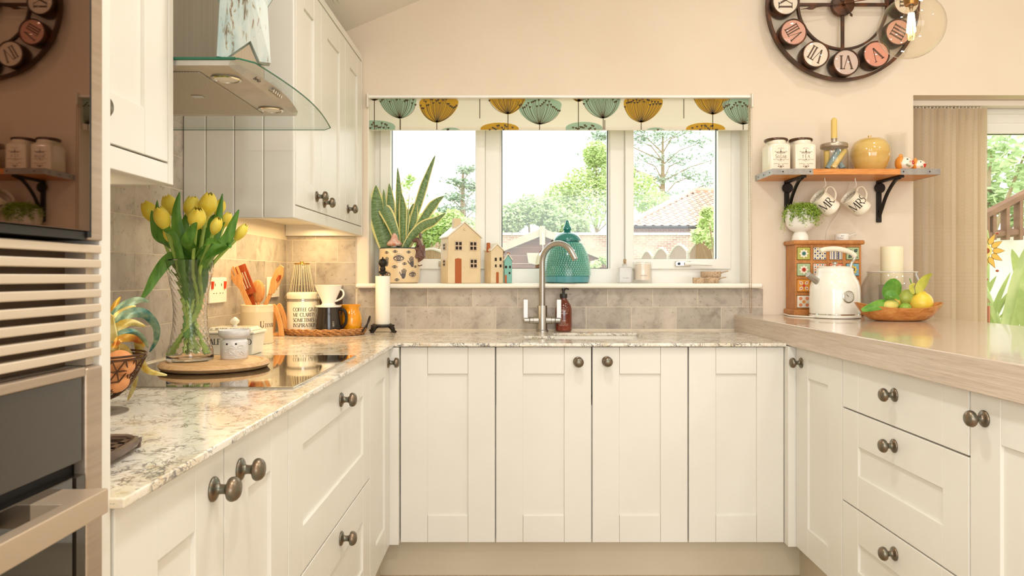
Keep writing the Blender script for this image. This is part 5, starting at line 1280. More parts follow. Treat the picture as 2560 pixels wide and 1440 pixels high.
for j in range(nr_):
    z = .038+.0088*j; r = jrad(z); dr = (jrad(z+.004)-jrad(z-.004))/.008; n = int(2*PI*.1045/.0115)
    n = max(20, int(2*PI*r/.0112))
    for i in range(n):
        a = 2*PI*(i+.5*(j % 2))/n; nrm = Vector((math.cos(a), math.sin(a), -dr)).normalized()
        q = Vector((0,0,1)).rotation_difference(nrm).to_matrix().to_4x4(); tdir = nrm.cross(Vector((0,0,1))).normalized(); up = tdir.cross(nrm)*-1
        Mx = Matrix(((tdir.x, up.x, nrm.x, r*math.cos(a)), (tdir.y, up.y, nrm.y, r*math.sin(a)), (tdir.z, up.z, nrm.z, z), (0,0,0,1)))
        studs.add([tuple(Mx @ Vector(p)) for p in _st.v], _st.f)
o = put('studs', studs, TEALS, bj); o['kind'] = 'stuff'
put('lid', MB().lathe([(0,.194),(.062,.193),(.063,.197),(.060,.206),(.050,.219),(.036,.229),(.022,.234),(.013,.237),(.017,.241),(.021,.247),(.019,.254),(.0135,.262),(.0095,.273),(.0065,.285),(.002,.290),(0,.2905)], 48), TEAL, bj, smooth=True)
# scent bottle, candle glass, scoops
db = thing('scent_bottle', 'square clear glass scent bottle with a cork stopper on the sill', 'bottle', (W(1562,0,3.27).x, 3.27, SZ))
FROST = pmat('frosted_glass', C(246,244,240), .15, trans=.6)
put('glass_body', MB().box(-.031, .031, -.025, .025, 0, .074), FROST, db, bevel=.005)
put('neck', MB().lathe([(0,.073),(.012,.073),(.012,.083),(.014,.084),(.014,.088),(0,.088)], 20), FROST, db, smooth=True)
put('cork', MB().lathe([(0,.088),(.0065,.088),(.007,.110),(0,.111)], 14), nmat('cork', C(196,168,128), C(150,120,86), 200, .8), db, smooth=True)
lt = MB(); write(lt, 'WHITE JASMINE', lambda u, v: (u, -.0256, v), .0035, 0, .022, mono=True); put('lettering', lt, GREYINK, db, fix=False)
cg_ = thing('candle_glass', 'white candle in a thick clear glass tumbler on the sill', 'candle', (W(1606,0,3.275).x, 3.275, SZ))
put('tumbler', MB().lathe([(0,0),(.041,0),(.0435,.004),(.0435,.096),(.042,.098),(.0395,.096),(.0395,.014),(0,.014)], 40), THINCLEAR, cg_, smooth=True)
put('wax', MB().lathe([(0,.0145),(.0385,.0145),(.0385,.088),(.03,.090),(0,.089)], 36), pmat('blush_wax', C(244,230,216), .5), cg_, smooth=True)
lt = MB(); write(lt, 'WARM VANILLA', cyl_fn(.0437, a0=math.atan2(-3.275, -.6)), .004, .006, .033, mono=True); put('lettering', lt, BROWNINK, cg_, fix=False)
SPECK = nmat('speckled_stoneware', C(206,178,146), C(150,116,84), 160, .6, lo=.52, hi=.66)
def scoop(x, w, h, D, label, zb=0, a=0):
    t = thing('measuring_scoop', label, 'scoop', (W(x,0,D).x, D, SZ+zb), a, group='speckled measuring scoops')
    put('cup', MB().lathe([(0,0),(w*.92,0),(w,.004),(w*1.02,h),(w*.94,h),(w*.9,.006),(0,.006)], 32), SPECK, t, smooth=True)
    L_ = .034; put('handle', MB().tube(bez([(w*.95,-.002,h*.75),(w+.014,-.009,h*.95),(w+L_,-.002,h*1.05),(w+.016,.008,h*.85),(w*.95,.002,h*.6)], 6), .0019, 6), SPECK, t, smooth=True)
scoop(1777, .0455, .028, 3.305, 'largest speckled measuring scoop raised behind the ribbed one', .026)
scoop(1777, .036, .026, 3.285, 'middle speckled measuring scoop under the largest one', 0)
scoop(1746, .026, .026, 3.222, 'smallest speckled measuring scoop at the front by the window handle', 0)
# ------------------------------------------------------------------ roller blind with printed flowers
FAB = pmat('blind_fabric', C(250,245,234), .9)
def translucent(m, w):
    t = m.node_tree; p = t.nodes['Principled BSDF']; out = [n for n in t.nodes if n.type == 'OUTPUT_MATERIAL'][0]
    tr = N(m, 'ShaderNodeBsdfTranslucent'); mx = N(m, 'ShaderNodeMixShader'); mx.inputs[0].default_value = w
    src = p.inputs['Base Color']
    if src.is_linked: L(m, src.links[0].from_socket, tr.inputs['Color'])
    else: tr.inputs['Color'].default_value = src.default_value
    L(m, p.outputs[0], mx.inputs[1]); L(m, tr.outputs[0], mx.inputs[2]); L(m, mx.outputs[0], out.inputs['Surface'])
translucent(FAB, .5)
BD = 3.228
bl = thing('roller_blind', 'half-raised roller blind printed with teal and mustard seed heads over the window', 'blind', (.21, BD, 1.93))
zb, zt = W(0,325,BD).z, W(0,242,BD).z
put('fabric', MB().box(-.646, 1.072, BD, BD+.001, zb, zt), FAB, bl, world=True)
put('hem_bar', MB().box(-.646, 1.072, BD+.0012, BD+.008, zb-.001, zb+.012), FAB, bl, world=True, bevel=.001)
put('head_rail', MB().box(-.650, 1.080, 3.204, 3.262, 1.9195, 1.9315), UPVC, bl, world=True, bevel=.002)
for x in (-.652, 1.0745): put('end_bracket', MB().box(x, x+.0075, 3.190, 3.262, 1.875, 1.938), WHITEP, bl, world=True, bevel=.002)
ch = MB(); xc = W(1873,0,3.153).x
zz = 1.875
while zz > W(0,783,3.153).z:
    for s in (-1, 1): ch.ball((xc+s*.0042*(1 if zz > .98 else (zz-.94)/.04*.9+.1)+.012*(1.88-zz)*.55, 3.153, zz), .0021, 6, 4)
    zz -= .0052
o = put('bead_chain', ch, nmat('chain_metal', C(190,160,120), C(150,120,86), 300, .35, metal=.7), bl, world=True, smooth=True); o['kind'] = 'stuff'
FTEAL = pmat('print_teal', C(180,208,186), .9); FMUS = pmat('print_mustard', C(216,174,62), .9); FINK = pmat('print_ink', C(92,78,56), .9)
for m_ in (FTEAL, FMUS): translucent(m_, .45)
fnb = lambda d: (lambda x, y: tuple(W(x, y, BD-.0004-d)))
YT, YB = 243.5, 324.6
def clip(P, lim, keep_below):
    out = []
    for i in range(len(P)):
        a, b = P[i-1], P[i]; ia = (a[1] >= lim) == keep_below; ib = (b[1] >= lim) == keep_below
        if ia != ib:
            t = (lim-a[1])/(b[1]-a[1]); out.append((a[0]+(b[0]-a[0])*t, lim))
        if ib: out.append(b)
    return out
rf = random.Random(5)
def flower(cx, by, w, h, tilt, col, k):
    """seed head: cup of width w and height h standing on (cx, by), leaning by tilt"""
    d = .0001*(k % 3)
    def T_(a, b): return (cx+a*w*.5+tilt*b*w*.35, by-b*h)
    cup = [(math.sin(q)*(1.0), (1-math.cos(q))**.8*.78) for q in [-PI/2+PI*i/20 for i in range(21)]]
    top = [(math.cos(PI*i/14), .78+.24*math.sin(PI*i/14)) for i in range(1, 14)]
    P = clip(clip([T_(a, b) for a, b in cup+top], YT, True), YB, False)
    if len(P) < 3: return
    if P[0][0] < 922: P = [(max(922, x), y) for x, y in P]
    P = [(min(1871, max(922, x)), y) for x, y in P]
    hd = MB(); poly_on(hd, P, fnb(.0001+d)); f = put('flower_print', hd, col, bl, world=True, fix=False)
    ln = MB(); n = 24; fk = fnb(.00045+d)
    for i in range(n):
        q = -1+2*i/(n-1); e = (q*.93, .66+.22*math.cos(q*1.5)+rf.uniform(-.20, .06))
        S = []
        for j in range(7):
            t = j/6; a = e[0]*(2*t*(1-t)*.80+t*t); b = e[1]*(2*t*(1-t)*(.5-.34*abs(q)**1.5)+t*t); S.append(T_(a*.98, b+.015))
        S = [p for p in S if YT < p[1] < YB and 922 < p[0] < 1871]
        if by > YB: S = S[-2:] if abs(q) < .8 else []
        if len(S) > 1: line_on(ln, S, fk, .95)
        if S and abs(S[-1][0]-T_(e[0]*.98, e[1]+.015)[0]) < .01:
            x, y = S[-1]; poly_on(ln, [(x-3.2, y-2.2), (x+3.2, y-2.2), (x+1.2, y+2.2), (x-1.2, y+2.2)], fk)
    if by < YB: line_on(ln, [(cx, max(YT, by)), (cx, min(YB, by+80))], fk, 1.9)
    o = put('seed_lines', ln, FINK, f, fix=False)
for k, a in enumerate([(1000,297,94,66,-.25,FTEAL),(1092,307,98,66,.2,FMUS),(1270,286,98,70,-.1,FMUS),(1349,312,110,66,.0,FTEAL),(1446,255,70,60,.5,FMUS),(1508,297,98,70,-.2,FTEAL),(1603,307,98,68,.2,FMUS),(1782,287,98,70,-.1,FMUS),(1858,312,104,66,.0,FTEAL),(936,252,62,50,.3,FMUS),
                       (936,368,104,66,0,FTEAL),(1249,372,96,64,0,FMUS),(1460,370,92,64,0,FTEAL),(1764,372,98,64,0,FMUS),(1127,382,60,62,0,FTEAL),(1639,382,60,62,0,FTEAL)]): flower(*a, k)
ln = MB()
for x, y0, y1 in ((1060,243.5,255),(1199.6,243.5,296),(1570,243.5,255),(1709.6,243.5,296),(1001,298,324.6),(1512,300,324.6)): line_on(ln, [(x, y0), (x, y1)], fnb(.0003), 1.9)
put('stem_print', ln, FINK, bl, world=True, fix=False)

# ------------------------------------------------------------------ vertical blind at the garden door
VAN = pmat('woven_vane', C(204,178,142), .9); _v = coords(VAN, (1,1,1)); _wt = N(VAN, 'ShaderNodeTexWave', wave_type='BANDS', bands_direction='Z'); _wt.inputs['Scale'].default_value = 84; _wt.inputs['Distortion'].default_value = 1.2; _wt.inputs['Detail'].default_value = 2; _wt.inputs['Detail Scale'].default_value = 3
L(VAN, _v, _wt.inputs['Vector']); base(VAN, ramp(VAN, _wt.outputs['Fac'], [(.2, C(222,203,176)), (.75, C(244,233,213))])); translucent(VAN, .5)
vb = thing('vertical_blind', 'woven beige vertical blind stacked at the end of the wall by the garden door', 'blind', (2.0, 3.32, 0))
put('track', MB().box(1.812, 3.9, 3.295, 3.340, 1.905, 1.931), WHITEP, vb, world=True, bevel=.002)
for k in range(22):
    x = 1.832+.0168*k; a = math.radians((38,74,58,78,46,68)[k % 6])
    b = MB(); nseg = 6
    for s in range(nseg+1):
        t = s/nseg*2-1; px_, py_ = t*.036*math.cos(a)+.004*(1-t*t), -t*.036*math.sin(a)
        b.v += [(px_, py_, .04), (px_, py_, 1.895)]
    for s in range(nseg): b.f.append((2*s, 2*s+2, 2*s+3, 2*s+1))
    o = put('vane', b, VAN, vb, smooth=True, fix=False); o.location = (x-2.0, 0, 0)
    put('hanger', MB().box(-.002, .002, -.004, .004, 1.893, 1.906), WHITEP, o)

# ------------------------------------------------------------------ wall shelf with its contents
sf_ = thing('wall_shelf', 'orange pine wall shelf with zinc corner straps right of the window', 'shelf', (1.45, 3.1, 1.545))
put('plank', MB().box(1.098, 1.803, 3.0, 3.2085, 1.5445, 1.5690), PINE, sf_, world=True, bevel=.0015)
ZINC = nmat('zinc_strap', C(170,164,156), C(150,146,142), 30, .45, metal=.45)
for x0, x1, s in ((1.0965, 1.268, -1), (1.637, 1.8045, 1)):
    b = MB().slab(*( ([x0, x0+.0015, x1], [2.9985, 3.0, 3.2080]) if s < 0 else ([x0, x1-.0015, x1], [2.9985, 3.0, 3.2080]) ), (lambda i, j: j == 0 or i == 0) if s < 0 else (lambda i, j: j == 0 or i == 1), 1.5440, 1.5695)
    zs_ = put('zinc_strap', b, ZINC, sf_, world=True)
    xe = x0 if s < 0 else x1
    for xx in (x0+.045, x1-.012) if s < 0 else (x0+.012, x1-.045): put('screw', MB().lathe([(0,0),(.0032,0),(.0025,.0012),(0,.0014)], 10, (xx, 2.9985, 1.5568), axis=(0,-1,0)), BLACKM, zs_)
    for yy in (3.03, 3.10, 3.17): put('screw', MB().lathe([(0,0),(.0032,0),(.0025,.0012),(0,.0014)], 10, (xe, yy, 1.5568), axis=(s,0,0)), BLACKM, zs_)
for k, (x, lab) in enumerate(((1.236, 'black iron shelf bracket behind the trailing fern'), (1.650, 'black iron shelf bracket near the end of the wall'))):
    br = thing('shelf_bracket', lab, 'bracket', (x, 3.2, 1.36), group='iron shelf brackets')
    put('wall_bar', MB().box(x-.011, x+.011, 3.197, 3.2085, 1.358, 1.5440), BLACKM, br, world=True, bevel=.003)
    put('arm', MB().box(x-.011, x+.011, 3.012, 3.200, 1.534, 1.5440), BLACKM, br, world=True, bevel=.003)
    put('brace', MB().tube(bez([(x,3.03,1.536),(x,3.075,1.523),(x,3.135,1.475),(x,3.175,1.420),(x,3.198,1.385)], 6), .0068, 8, flat=1.2), BLACKM, br, world=True, smooth=True)
    put('disc', MB().lathe([(0,0),(.0235,0),(.0235,.006),(.020,.009),(0,.009)], 28, (x, 3.197, 1.512), axis=(0,-1,0)), BLACKM, br, world=True, smooth=True)
# hanging mugs
def mug(x, label, word, bx, by, inner, hooklab):
    hk = thing('cup_hook', hooklab, 'hook', (x, 3.1, 1.544), group='cup hooks under the shelf')
    put('hook', MB().tube(bez([(0,0,0),(0,0,-.010),(.004,0,-.020),(.004,0,-.030),(.001,0,-.0385),(-.007,0,-.041),(-.011,0,-.035)][:6], 6), .0022, 8), WHITEP, hk, smooth=True)
    p = W(bx, by, 3.1); a = Vector((-.765, -.14, .615)).normalized(); h = Vector((.62, 0, .78)); h = (h-a*h.dot(a)).normalized(); yv = a.cross(h)
    t = thing('mug', label, 'mug', p, group='mugs hanging under the shelf')
    t.rotation_mode = 'QUATERNION'; t.rotation_quaternion = Matrix(((h.x, yv.x, a.x), (h.y, yv.y, a.y), (h.z, yv.z, a.z))).to_quaternion()
    put('mug_body', MB().lathe([(0,.003),(.030,.003),(.031,0),(.0385,0),(.0400,.003),(.0400,.014),(.0392,.0155),(.0392,.088),(.0402,.0905),(.0388,.092),(.0362,.088),(.0362,.008),(0,.008)], 44), CERAMIC, t, smooth=True)
    put('handle', MB().tube(bez([(.037,0,.074),(.052,0,.082),(.068,0,.074),(.070,0,.056),(.060,0,.034),(.038,0,.020)], 7), .0045, 10, flat=1.5), CERAMIC, t, smooth=True)
    lt = MB(); fn = cyl_fn(.0393, a0=-PI/2); write(lt, word, fn, .040, -.010, .031, track=-.02, weight=.85); put('lettering', lt, INK, t, fix=False)
    fi = lambda u, v: (( .0360)*math.cos(PI/2-.3+u/.036), .0360*math.sin(PI/2-.3+u/.036), v)
    mk = MB()
    for i in range(22):
        u = -.052+.0048*i; hgt = (.010, .007, .011, .009)[i % 4]; line_on(mk, [(u, .0715), (u+.001, .0715+hgt)], fi, .0016)
        if i % 3: line_on(mk, [(u, .0715+hgt*.5*(i % 2)), (u+.0036, .0715+hgt*.5*(i % 2))], fi, .0012)
    put('inner_print', mk, BROWNINK, t, fix=False)
mug(W(2062,0,3.1).x, 'cream mug lettered MR hanging under the shelf', 'MR.', 2081, 524, 0, 'white cup hook holding the MR mug')
mug(W(2138,0,3.1).x, 'cream mug lettered MRS hanging under the shelf', 'MRS', 2158, 524, 0, 'white cup hook holding the MRS mug')
# storage jars
def sjar(x0, w, word, label):
    y0 = 3.058; d = .115; t = thing('storage_jar', label, 'jar', (x0+w/2, y0+d/2, 1.5692), group='storage jars on the shelf'); hw, hd = w/2, d/2
    def sq(s, z, k=8):
        return [((abs(math.cos(q))**k+abs(math.sin(q))**k)**(-1/k)*math.cos(q)*hw*s, (abs(math.cos(q))**k+abs(math.sin(q))**k)**(-1/k)*math.sin(q)*hd*s, z) for q in [2*PI*i/48 for i in range(48)]]
    rings = [sq(.94,0), sq(1,.004), sq(1,.108), sq(.97,.114), sq(.93,.1185,4), sq(.86,.123,2.6), sq(.84,.136,2.3)]
    m = MB(); 
    for r in rings: m.v += r
    for j in range(len(rings)-1):
        for i in range(48): m.f.append((j*48+i, j*48+(i+1) % 48, (j+1)*48+(i+1) % 48, (j+1)*48+i))
    m.f.append(tuple(range(48))[::-1]); m.f.append(tuple(range(6*48, 7*48)))
    put('jar_body', m, CERAMIC, t, smooth=True)
    put('lid', MB().lathe([(0,.1335),(.046,.1335),(.0490,.1360),(.0502,.140),(.0490,.1445),(.044,.1470),(0,.148)], 40), nmat('dark_lid', C(84,60,46), C(104,78,60), 20, .22, metal=.5), t, smooth=True)
    f = lambda u, v: (u, -hd-.0008, v); lt = MB(); big = word[0]
    if word == 'TEA': write(lt, 'T E A', f, .0128, 0, .0555, track=-.02, weight=.8)
    else: write(lt, 'Sugar', f, .0160, 0, .0545, small=.72, track=.10, weight=.8)
    for s in (-1, 1):
        line_on(lt, [(s*.002,.083),(s*.008,.078),(s*.016,.079),(s*.024,.083),(s*.027,.081)], f, .0012); line_on(lt, [(s*.001,.078),(s*.010,.0745),(s*.018,.0765),(s*.014,.081),(s*.007,.082)], f, .0012)
        line_on(lt, [(s*.034,.049),(s*.026,.0478),(s*.020,.050),(s*.012,.0478),(s*.003,.049)], f, .0009); line_on(lt, [(s*.030,.0295),(s*.018,.0315),(s*.010,.0285),(s*.003,.0305)], f, .0010)
        line_on(lt, [(s*.001,.012),(s*.006,.016),(s*.010,.021),(s*.013,.0185),(s*.008,.0195)], f, .0013); line_on(lt, [(s*.002,.021),(s*.006,.024),(s*.011,.0255)], f, .0010)
    line_on(lt, [(0,.070),(0,.094)], f, .0018); poly_on(lt, circ(0,.0825,.0028,8), f); poly_on(lt, circ(0,.018,.0034,8), f); poly_on(lt, [(-.003,.049),(0,.046),(.003,.049),(0,.052)], f)
    for s_, r0, v0, sg in (('FINE QUALITY', .030, .066, 1), ('STORAGE JAR', .034, .075, -1)):
        q, w_ = text_polys(s_, mono=True, track=.15); hh = .0034
        for quad in q:
            P = []
            for px_, py_ in quad:
                u = px_*hh-w_*hh/2; an = u/r0; P.append((r0*math.sin(an), v0+sg*((r0)*math.cos(an))+py_*hh-(0 if sg > 0 else 0)))
            poly_on(lt, P, f)
    put('lettering', lt, BROWNINK, t, fix=False)
sjar(1.109, .0915, 'SUGAR', 'cream storage jar lettered SUGAR on the shelf')
sjar(1.2155, .0945, 'TEA', 'cream storage jar lettered TEA on the shelf')
cj = thing('candle_jar', 'glass jar of candle sticks with a yellow candle in its lid', 'jar', (1.401, 3.098, 1.5692))
put('glass_body', MB().lathe([(0,0),(.052,0),(.0565,.005),(.0570,.020),(.0570,.085),(.053,.098),(.053,.104),(.051,.104),(.051,.096),(.055,.083),(.055,.012),(.05,.006),(0,.006)], 40), THINCLEAR, cj, smooth=True)
put('lid', MB().lathe([(0,.1045),(.0555,.1045),(.057,.108),(.0555,.1115),(.0565,.115),(.0555,.119),(.054,.122),(.012,.123),(.0118,.142),(.0135,.143),(.0135,.146),(0,.146)], 40), pmat('lid_metal', C(186,172,154), .32, .8), cj, smooth=True)
CY = pmat('yellow_wax', C(228,198,116), .5, sss=.2); CB = pmat('blue_wax', C(132,156,160), .5, sss=.1)
c_ = one('candle', MB().lathe([(0,0),(.0128,0),(.0128,.078),(.011,.083),(.006,.089),(.002,.091),(0,.091)], 10), CY, 'yellow faceted candle standing in the jar lid on the shelf', 'candle'); c_.location = (1.401, 3.098, 1.5692+.1462)
for k, (x0, y0, z0, x1, y1, z1, m_, lab) in enumerate([(-.022,.02,.012,-.034,-.005,.092,CY,'yellow candle stick leaning upright inside the jar'),(-.036,-.018,.012,.014,-.014,.094,CB,'blue candle stick slanting across the jar'),(-.020,-.032,.012,.040,-.012,.092,CY,'yellow candle stick in front slanting across the jar'),(.030,-.020,.012,.012,.026,.075,CB,'short blue candle stick at the back of the jar')]):
    t = thing('candle_stick', lab, 'candle', (1.401, 3.098, 1.5692), group='candle sticks in the jar')
    d_ = Vector((x1-x0, y1-y0, z1-z0)); put('wax', MB().tube([(x0,y0,z0), (x1,y1,z1)], .0120, 12), m_, t, smooth=True)
ap = thing('apple_pot', 'glossy yellow pottery pot shaped like an apple on the shelf', 'pot', (1.560, 3.100, 1.5692))
APM = pmat('apple_glaze', C(214,176,96), .1, coat=.9); base(APM, ramp(APM, noise(APM, coords(APM, (.4,.4,2)), 10, 2), [(.3, C(206,164,84)), (.7, C(222,190,116))]))
put('pot_body', MB().lathe([(0,0),(.050,0),(.0565,.004),(.068,.025),(.078,.055),(.0805,.080),(.077,.108),(.066,.130),(.048,.143),(.028,.146),(.012,.142),(0,.140)], 48, mod=lambda a, z, j: 1+.012*math.cos(5*a)*(z > .08)), APM, ap, smooth=True)
put('stem', MB().tube([(0,0,.139),(-.002,0,.150),(-.003,0,.159)], [.006,.0065,.008], 8), APM, ap, smooth=True)
gv = thing('glass_block_vase', 'clear square glass vase between the apple pot and the bird figurines', 'vase', (1.690, 3.135, 1.5692))
put('glass_body', swapyz(swapyz(MB().slab([-.035,-.029,.029,.035], [-.03,-.024,.024,.03], lambda i, j: not (i == 1 and j == 1), .008, .176))), THINCLEAR, gv, bevel=.003)
put('glass_base', MB().box(-.035, .035, -.03, .03, 0, .0078), THINCLEAR, gv, bevel=.003)
HENW = nmat('white_hen_glaze', C(242,232,214), C(236,222,200), 30, .2, coat=.5); ORG = pmat('orange_glaze', C(226,146,54), .2, coat=.5); RED = pmat('red_paint', C(196,50,32), .4); GRN = pmat('grey_green_paint', C(146,146,112), .4); PINK = pmat('pink_paint', C(226,150,120), .4)
def hen(x, r, label, big):
    t = thing('bird_figurine', label, 'figurine', (x, 3.052, 1.5692), group='bird figurines on the shelf')
    put('body', MB().ball((0,0,r*.88), 1, 24, 14, (r*1.05, r*.85, r*.88)), HENW, t, smooth=True)
    put('tail', MB().ball((-r*.62,r*.12,r*.95), 1, 18, 12, (r*.58, r*.72, r*.92)), ORG, t, smooth=True)
    put('tail_tip', MB().ball((-r*.55,r*.1,r*1.72), 1, 12, 8, (r*.30,r*.2,r*.42)), ORG, t, smooth=True)
    put('beak', MB().lathe([(0,-.002),(r*.2,0),(0,r*.35)], 10, (r*.98, -r*.1, r*1.0), axis=(1,0,.1)), ORG, t, smooth=True)
    def spot(u, v, rr, m_, sc=1.0):
        yy = -r*.85*math.sqrt(max(.05, 1-(u/1.05)**2-((v-.88)/.88)**2)); put('spot', MB().ball((u*r, yy, v*r), 1, 10, 6, (rr*r, .0012, rr*r*sc)), m_, t, smooth=True)
    spot(-.12, 1.32, .12, SEAL); spot(-.12, 1.32, .05, HENW)
    if big:
        for a in range(5): q = 2*PI*a/5; spot(.62+.16*math.cos(q), .95+.18*math.sin(q), .11, RED)
        for u, v in ((-.2,.62),(.12,.48),(-.05,.55)): spot(u, v, .15, GRN)
        for a in range(5): q = 2*PI*a/5; spot(.2+.1*math.cos(q), 1.05+.1*math.sin(q), .06, PINK)
        spot(.55, 1.35, .08, PINK)
    else:
        spot(.42, .86, .2, RED); spot(.66, .86, .2, RED); spot(.54, .66, .2, RED, 1.3); spot(.02, .55, .2, GRN); spot(.6, 1.5, .15, PINK)
hen(1.686, .0335, 'larger white and orange bird figurine with red flowers on the shelf', True)
hen(1.7445, .0255, 'smaller white and orange bird figurine with a red heart on the shelf', False)

# ------------------------------------------------------------------ chest of little drawers and what stands on it
CX0, CX1, CYF, CZ0, CZ1 = 1.2325, 1.5185, 3.096, .9430, 1.2725
cd = thing('drawer_chest', 'small wooden chest of painted ceramic-fronted drawers on the wooden counter', 'chest', (1.375, 3.15, CZ0))
put('carcass', MB().box(CX0, CX1, CYF+.012, 3.204, CZ0+.028, CZ1-.02), CHESTW, cd, world=True)
for x in (CX0, 1.2968+.0006, 1.3662, 1.4370, CX1-.0098):
    w_ = .0062 if x in (CX0,) else (.0098 if x > 1.5 else (.0121 if x < 1.36 else .0146 if x < 1.43 else .0152))
    put('stile', MB().box(x, x+w_, CYF, CYF+.0125, CZ0+.028, CZ1-.018), CHESTW, cd, world=True, bevel=.0012)
for z0, z1 in ((CZ0+.028, .9775), (1.0328, 1.0470), (1.1032, 1.1165), (1.1722, 1.1868), (1.2424, CZ1-.018)): put('rail', MB().box(CX0+.003, CX1-.003, CYF+.0012, CYF+.0125, z0, z1), CHESTW, cd, world=True, bevel=.0012)
put('top_moulding', MB().box(CX0-.0125, CX1+.0125, CYF-.012, 3.206, CZ1-.019, CZ1), CHESTW, cd, world=True, bevel=.0075, seg=3)
put('base_moulding', MB().box(CX0-.0115, CX1+.0115, CYF-.011, 3.206, CZ0, CZ0+.028), CHESTW, cd, world=True, bevel=.006, seg=3)
TILES = {}
def tcol(c):
    if c not in TILES: TILES[c] = pmat('ceramic_paint_%s' % c, {'cream': C(236,226,206), 'olive': C(176,172,84), 'sage': C(168,186,142), 'teal': C(70,128,120), 'navy': C(46,58,112), 'red': C(198,62,40), 'orange': C(224,150,62), 'coral': C(226,134,104), 'black': C(52,48,46), 'sky': C(120,168,184), 'yellow': C(222,190,78)}[c], .25, coat=.3)
    return TILES[c]
DES = [[('olive','cream','teal','star'),('cream','navy','olive','lattice'),('cream','navy','black','stripe'),('sage','black','teal','petal')],
       [('sage','cream','red','star'),('cream','coral','navy','lattice'),('coral','cream','sage','petal'),('sky','yellow','black','star')],
       [('orange','cream','red','petal'),('cream','teal','red','star'),('sky','navy','cream','lattice'),('coral','red','cream','petal')],
       [('cream','coral','orange','dots'),('olive','teal','cream','petal'),('cream','red','navy','star'),('sky','navy','cream','stripe')]]
cols_ = [(1.2390,1.2963),(1.3097,1.3657),(1.3808,1.4364),(1.4525,1.5083)]; rows2 = [(1.1870,1.2420),(1.1170,1.1718),(1.0475,1.1028),(.9780,1.0324)]
for j, (z0, z1) in enumerate(rows2):
    for i, (x0, x1) in enumerate(cols_):
        b_, c1, c2, typ = DES[j][i]
        d_ = put('drawer', MB().box(x0+.001, x1-.001, CYF-.004, CYF+.011, z0+.001, z1-.001), tcol(b_), cd, world=True, bevel=.0025)
        f = lambda u, v, cx=(x0+x1)/2, cz=(z0+z1)/2: (cx+u, CYF-.0046, cz+v)
        f2 = lambda u, v, cx=(x0+x1)/2, cz=(z0+z1)/2: (cx+u, CYF-.0050, cz+v)
        A_, B_ = MB(), MB(); R_ = .0225
        def pet(mb, an, l0, l1, w, fn_):
            P = [(l0,0),((l0+l1)/2,w),(l1,0),((l0+l1)/2,-w)]; poly_on(mb, [(p*math.cos(an)-q*math.sin(an), p*math.sin(an)+q*math.cos(an)) for p, q in P], fn_)
        if typ == 'star':
            for k in range(8): pet(A_, k*PI/4, .004, .0215, .0055, f)
            for k in range(8): pet(B_, k*PI/4+.39, .002, .011, .003, f2)
            poly_on(B_, circ(0,0,.0045,12), f2)
        elif typ == 'petal':
            for k in range(4): pet(A_, PI/4+k*PI/2, .006, .028, .008, f); pet(B_, PI/4+k*PI/2, .012, .023, .003, f2)
            poly_on(B_, circ(0,0,.0065,12), f2)
        elif typ == 'lattice':
            for k in range(-2, 3):
                for l_ in range(-2, 3):
                    if (k+l_) % 2 == 0: pet(A_, PI/4, -.0045, .0045, .0045, lambda u, v, k=k, l_=l_: f(u+k*.0105, v+l_*.0105))
                    else: poly_on(B_, circ(k*.0105, l_*.0105, .0028, 8), f2)
        elif typ == 'stripe':
            for k in range(-2, 3): line_on(A_, [(k*.0105,-.024),(k*.0105,.024)], f, .0045 if k % 2 else .002)
            for k in range(-3, 4): pet(B_, PI/2, -.003, .003, .003, lambda u, v, k=k: f2(u+.005, v+k*.007))
        else:
            for k, (u, v) in enumerate(((-.014,.014),(.014,.014),(-.014,-.014),(.014,-.014),(0,0))): poly_on(A_ if k < 4 else B_, circ(u, v, .0075, 12), f if k < 4 else f2); poly_on(B_ if k < 4 else A_, circ(u, v, .003, 8), f2 if k < 4 else (lambda u, v, cx=(x0+x1)/2, cz=(z0+z1)/2: (cx+u, CYF-.0054, cz+v)))
        put('painted_pattern', A_, tcol(c1), d_, fix=False); put('painted_pattern', B_, tcol(c2), d_, fix=False)
ur = thing('pedestal_planter', 'white ceramic pedestal planter on top of the little drawer chest', 'planter', (1.2705, 3.138, CZ1))
put('planter_body', MB().lathe([(0,0),(.0355,0),(.0362,.003),(.0335,.020),(.0275,.033),(.0245,.037),(.030,.040),(.046,.050),(.0585,.068),(.0635,.092),(.0640,.120),(.0632,.1365),(.0600,.1370),(.0600,.120),(.05,.075),(0,.06)], 44), WHITEC, ur, smooth=True)
put('soil', MB().lathe([(0,.118),(.0595,.118),(.0595,.121),(0,.126)], 24), nmat('soil_dark', C(70,52,38), C(96,72,52), 80, .9), ur)
fp = thing('trailing_fern', 'bright green trailing fern spilling over the white pedestal planter', 'plant', (1.2705, 3.138, CZ1+.122))
FERNM = nmat('fern_green', C(122,156,48), C(168,192,84), 60, .55); r5 = random.Random(9); stm = MB(); lv = MB()
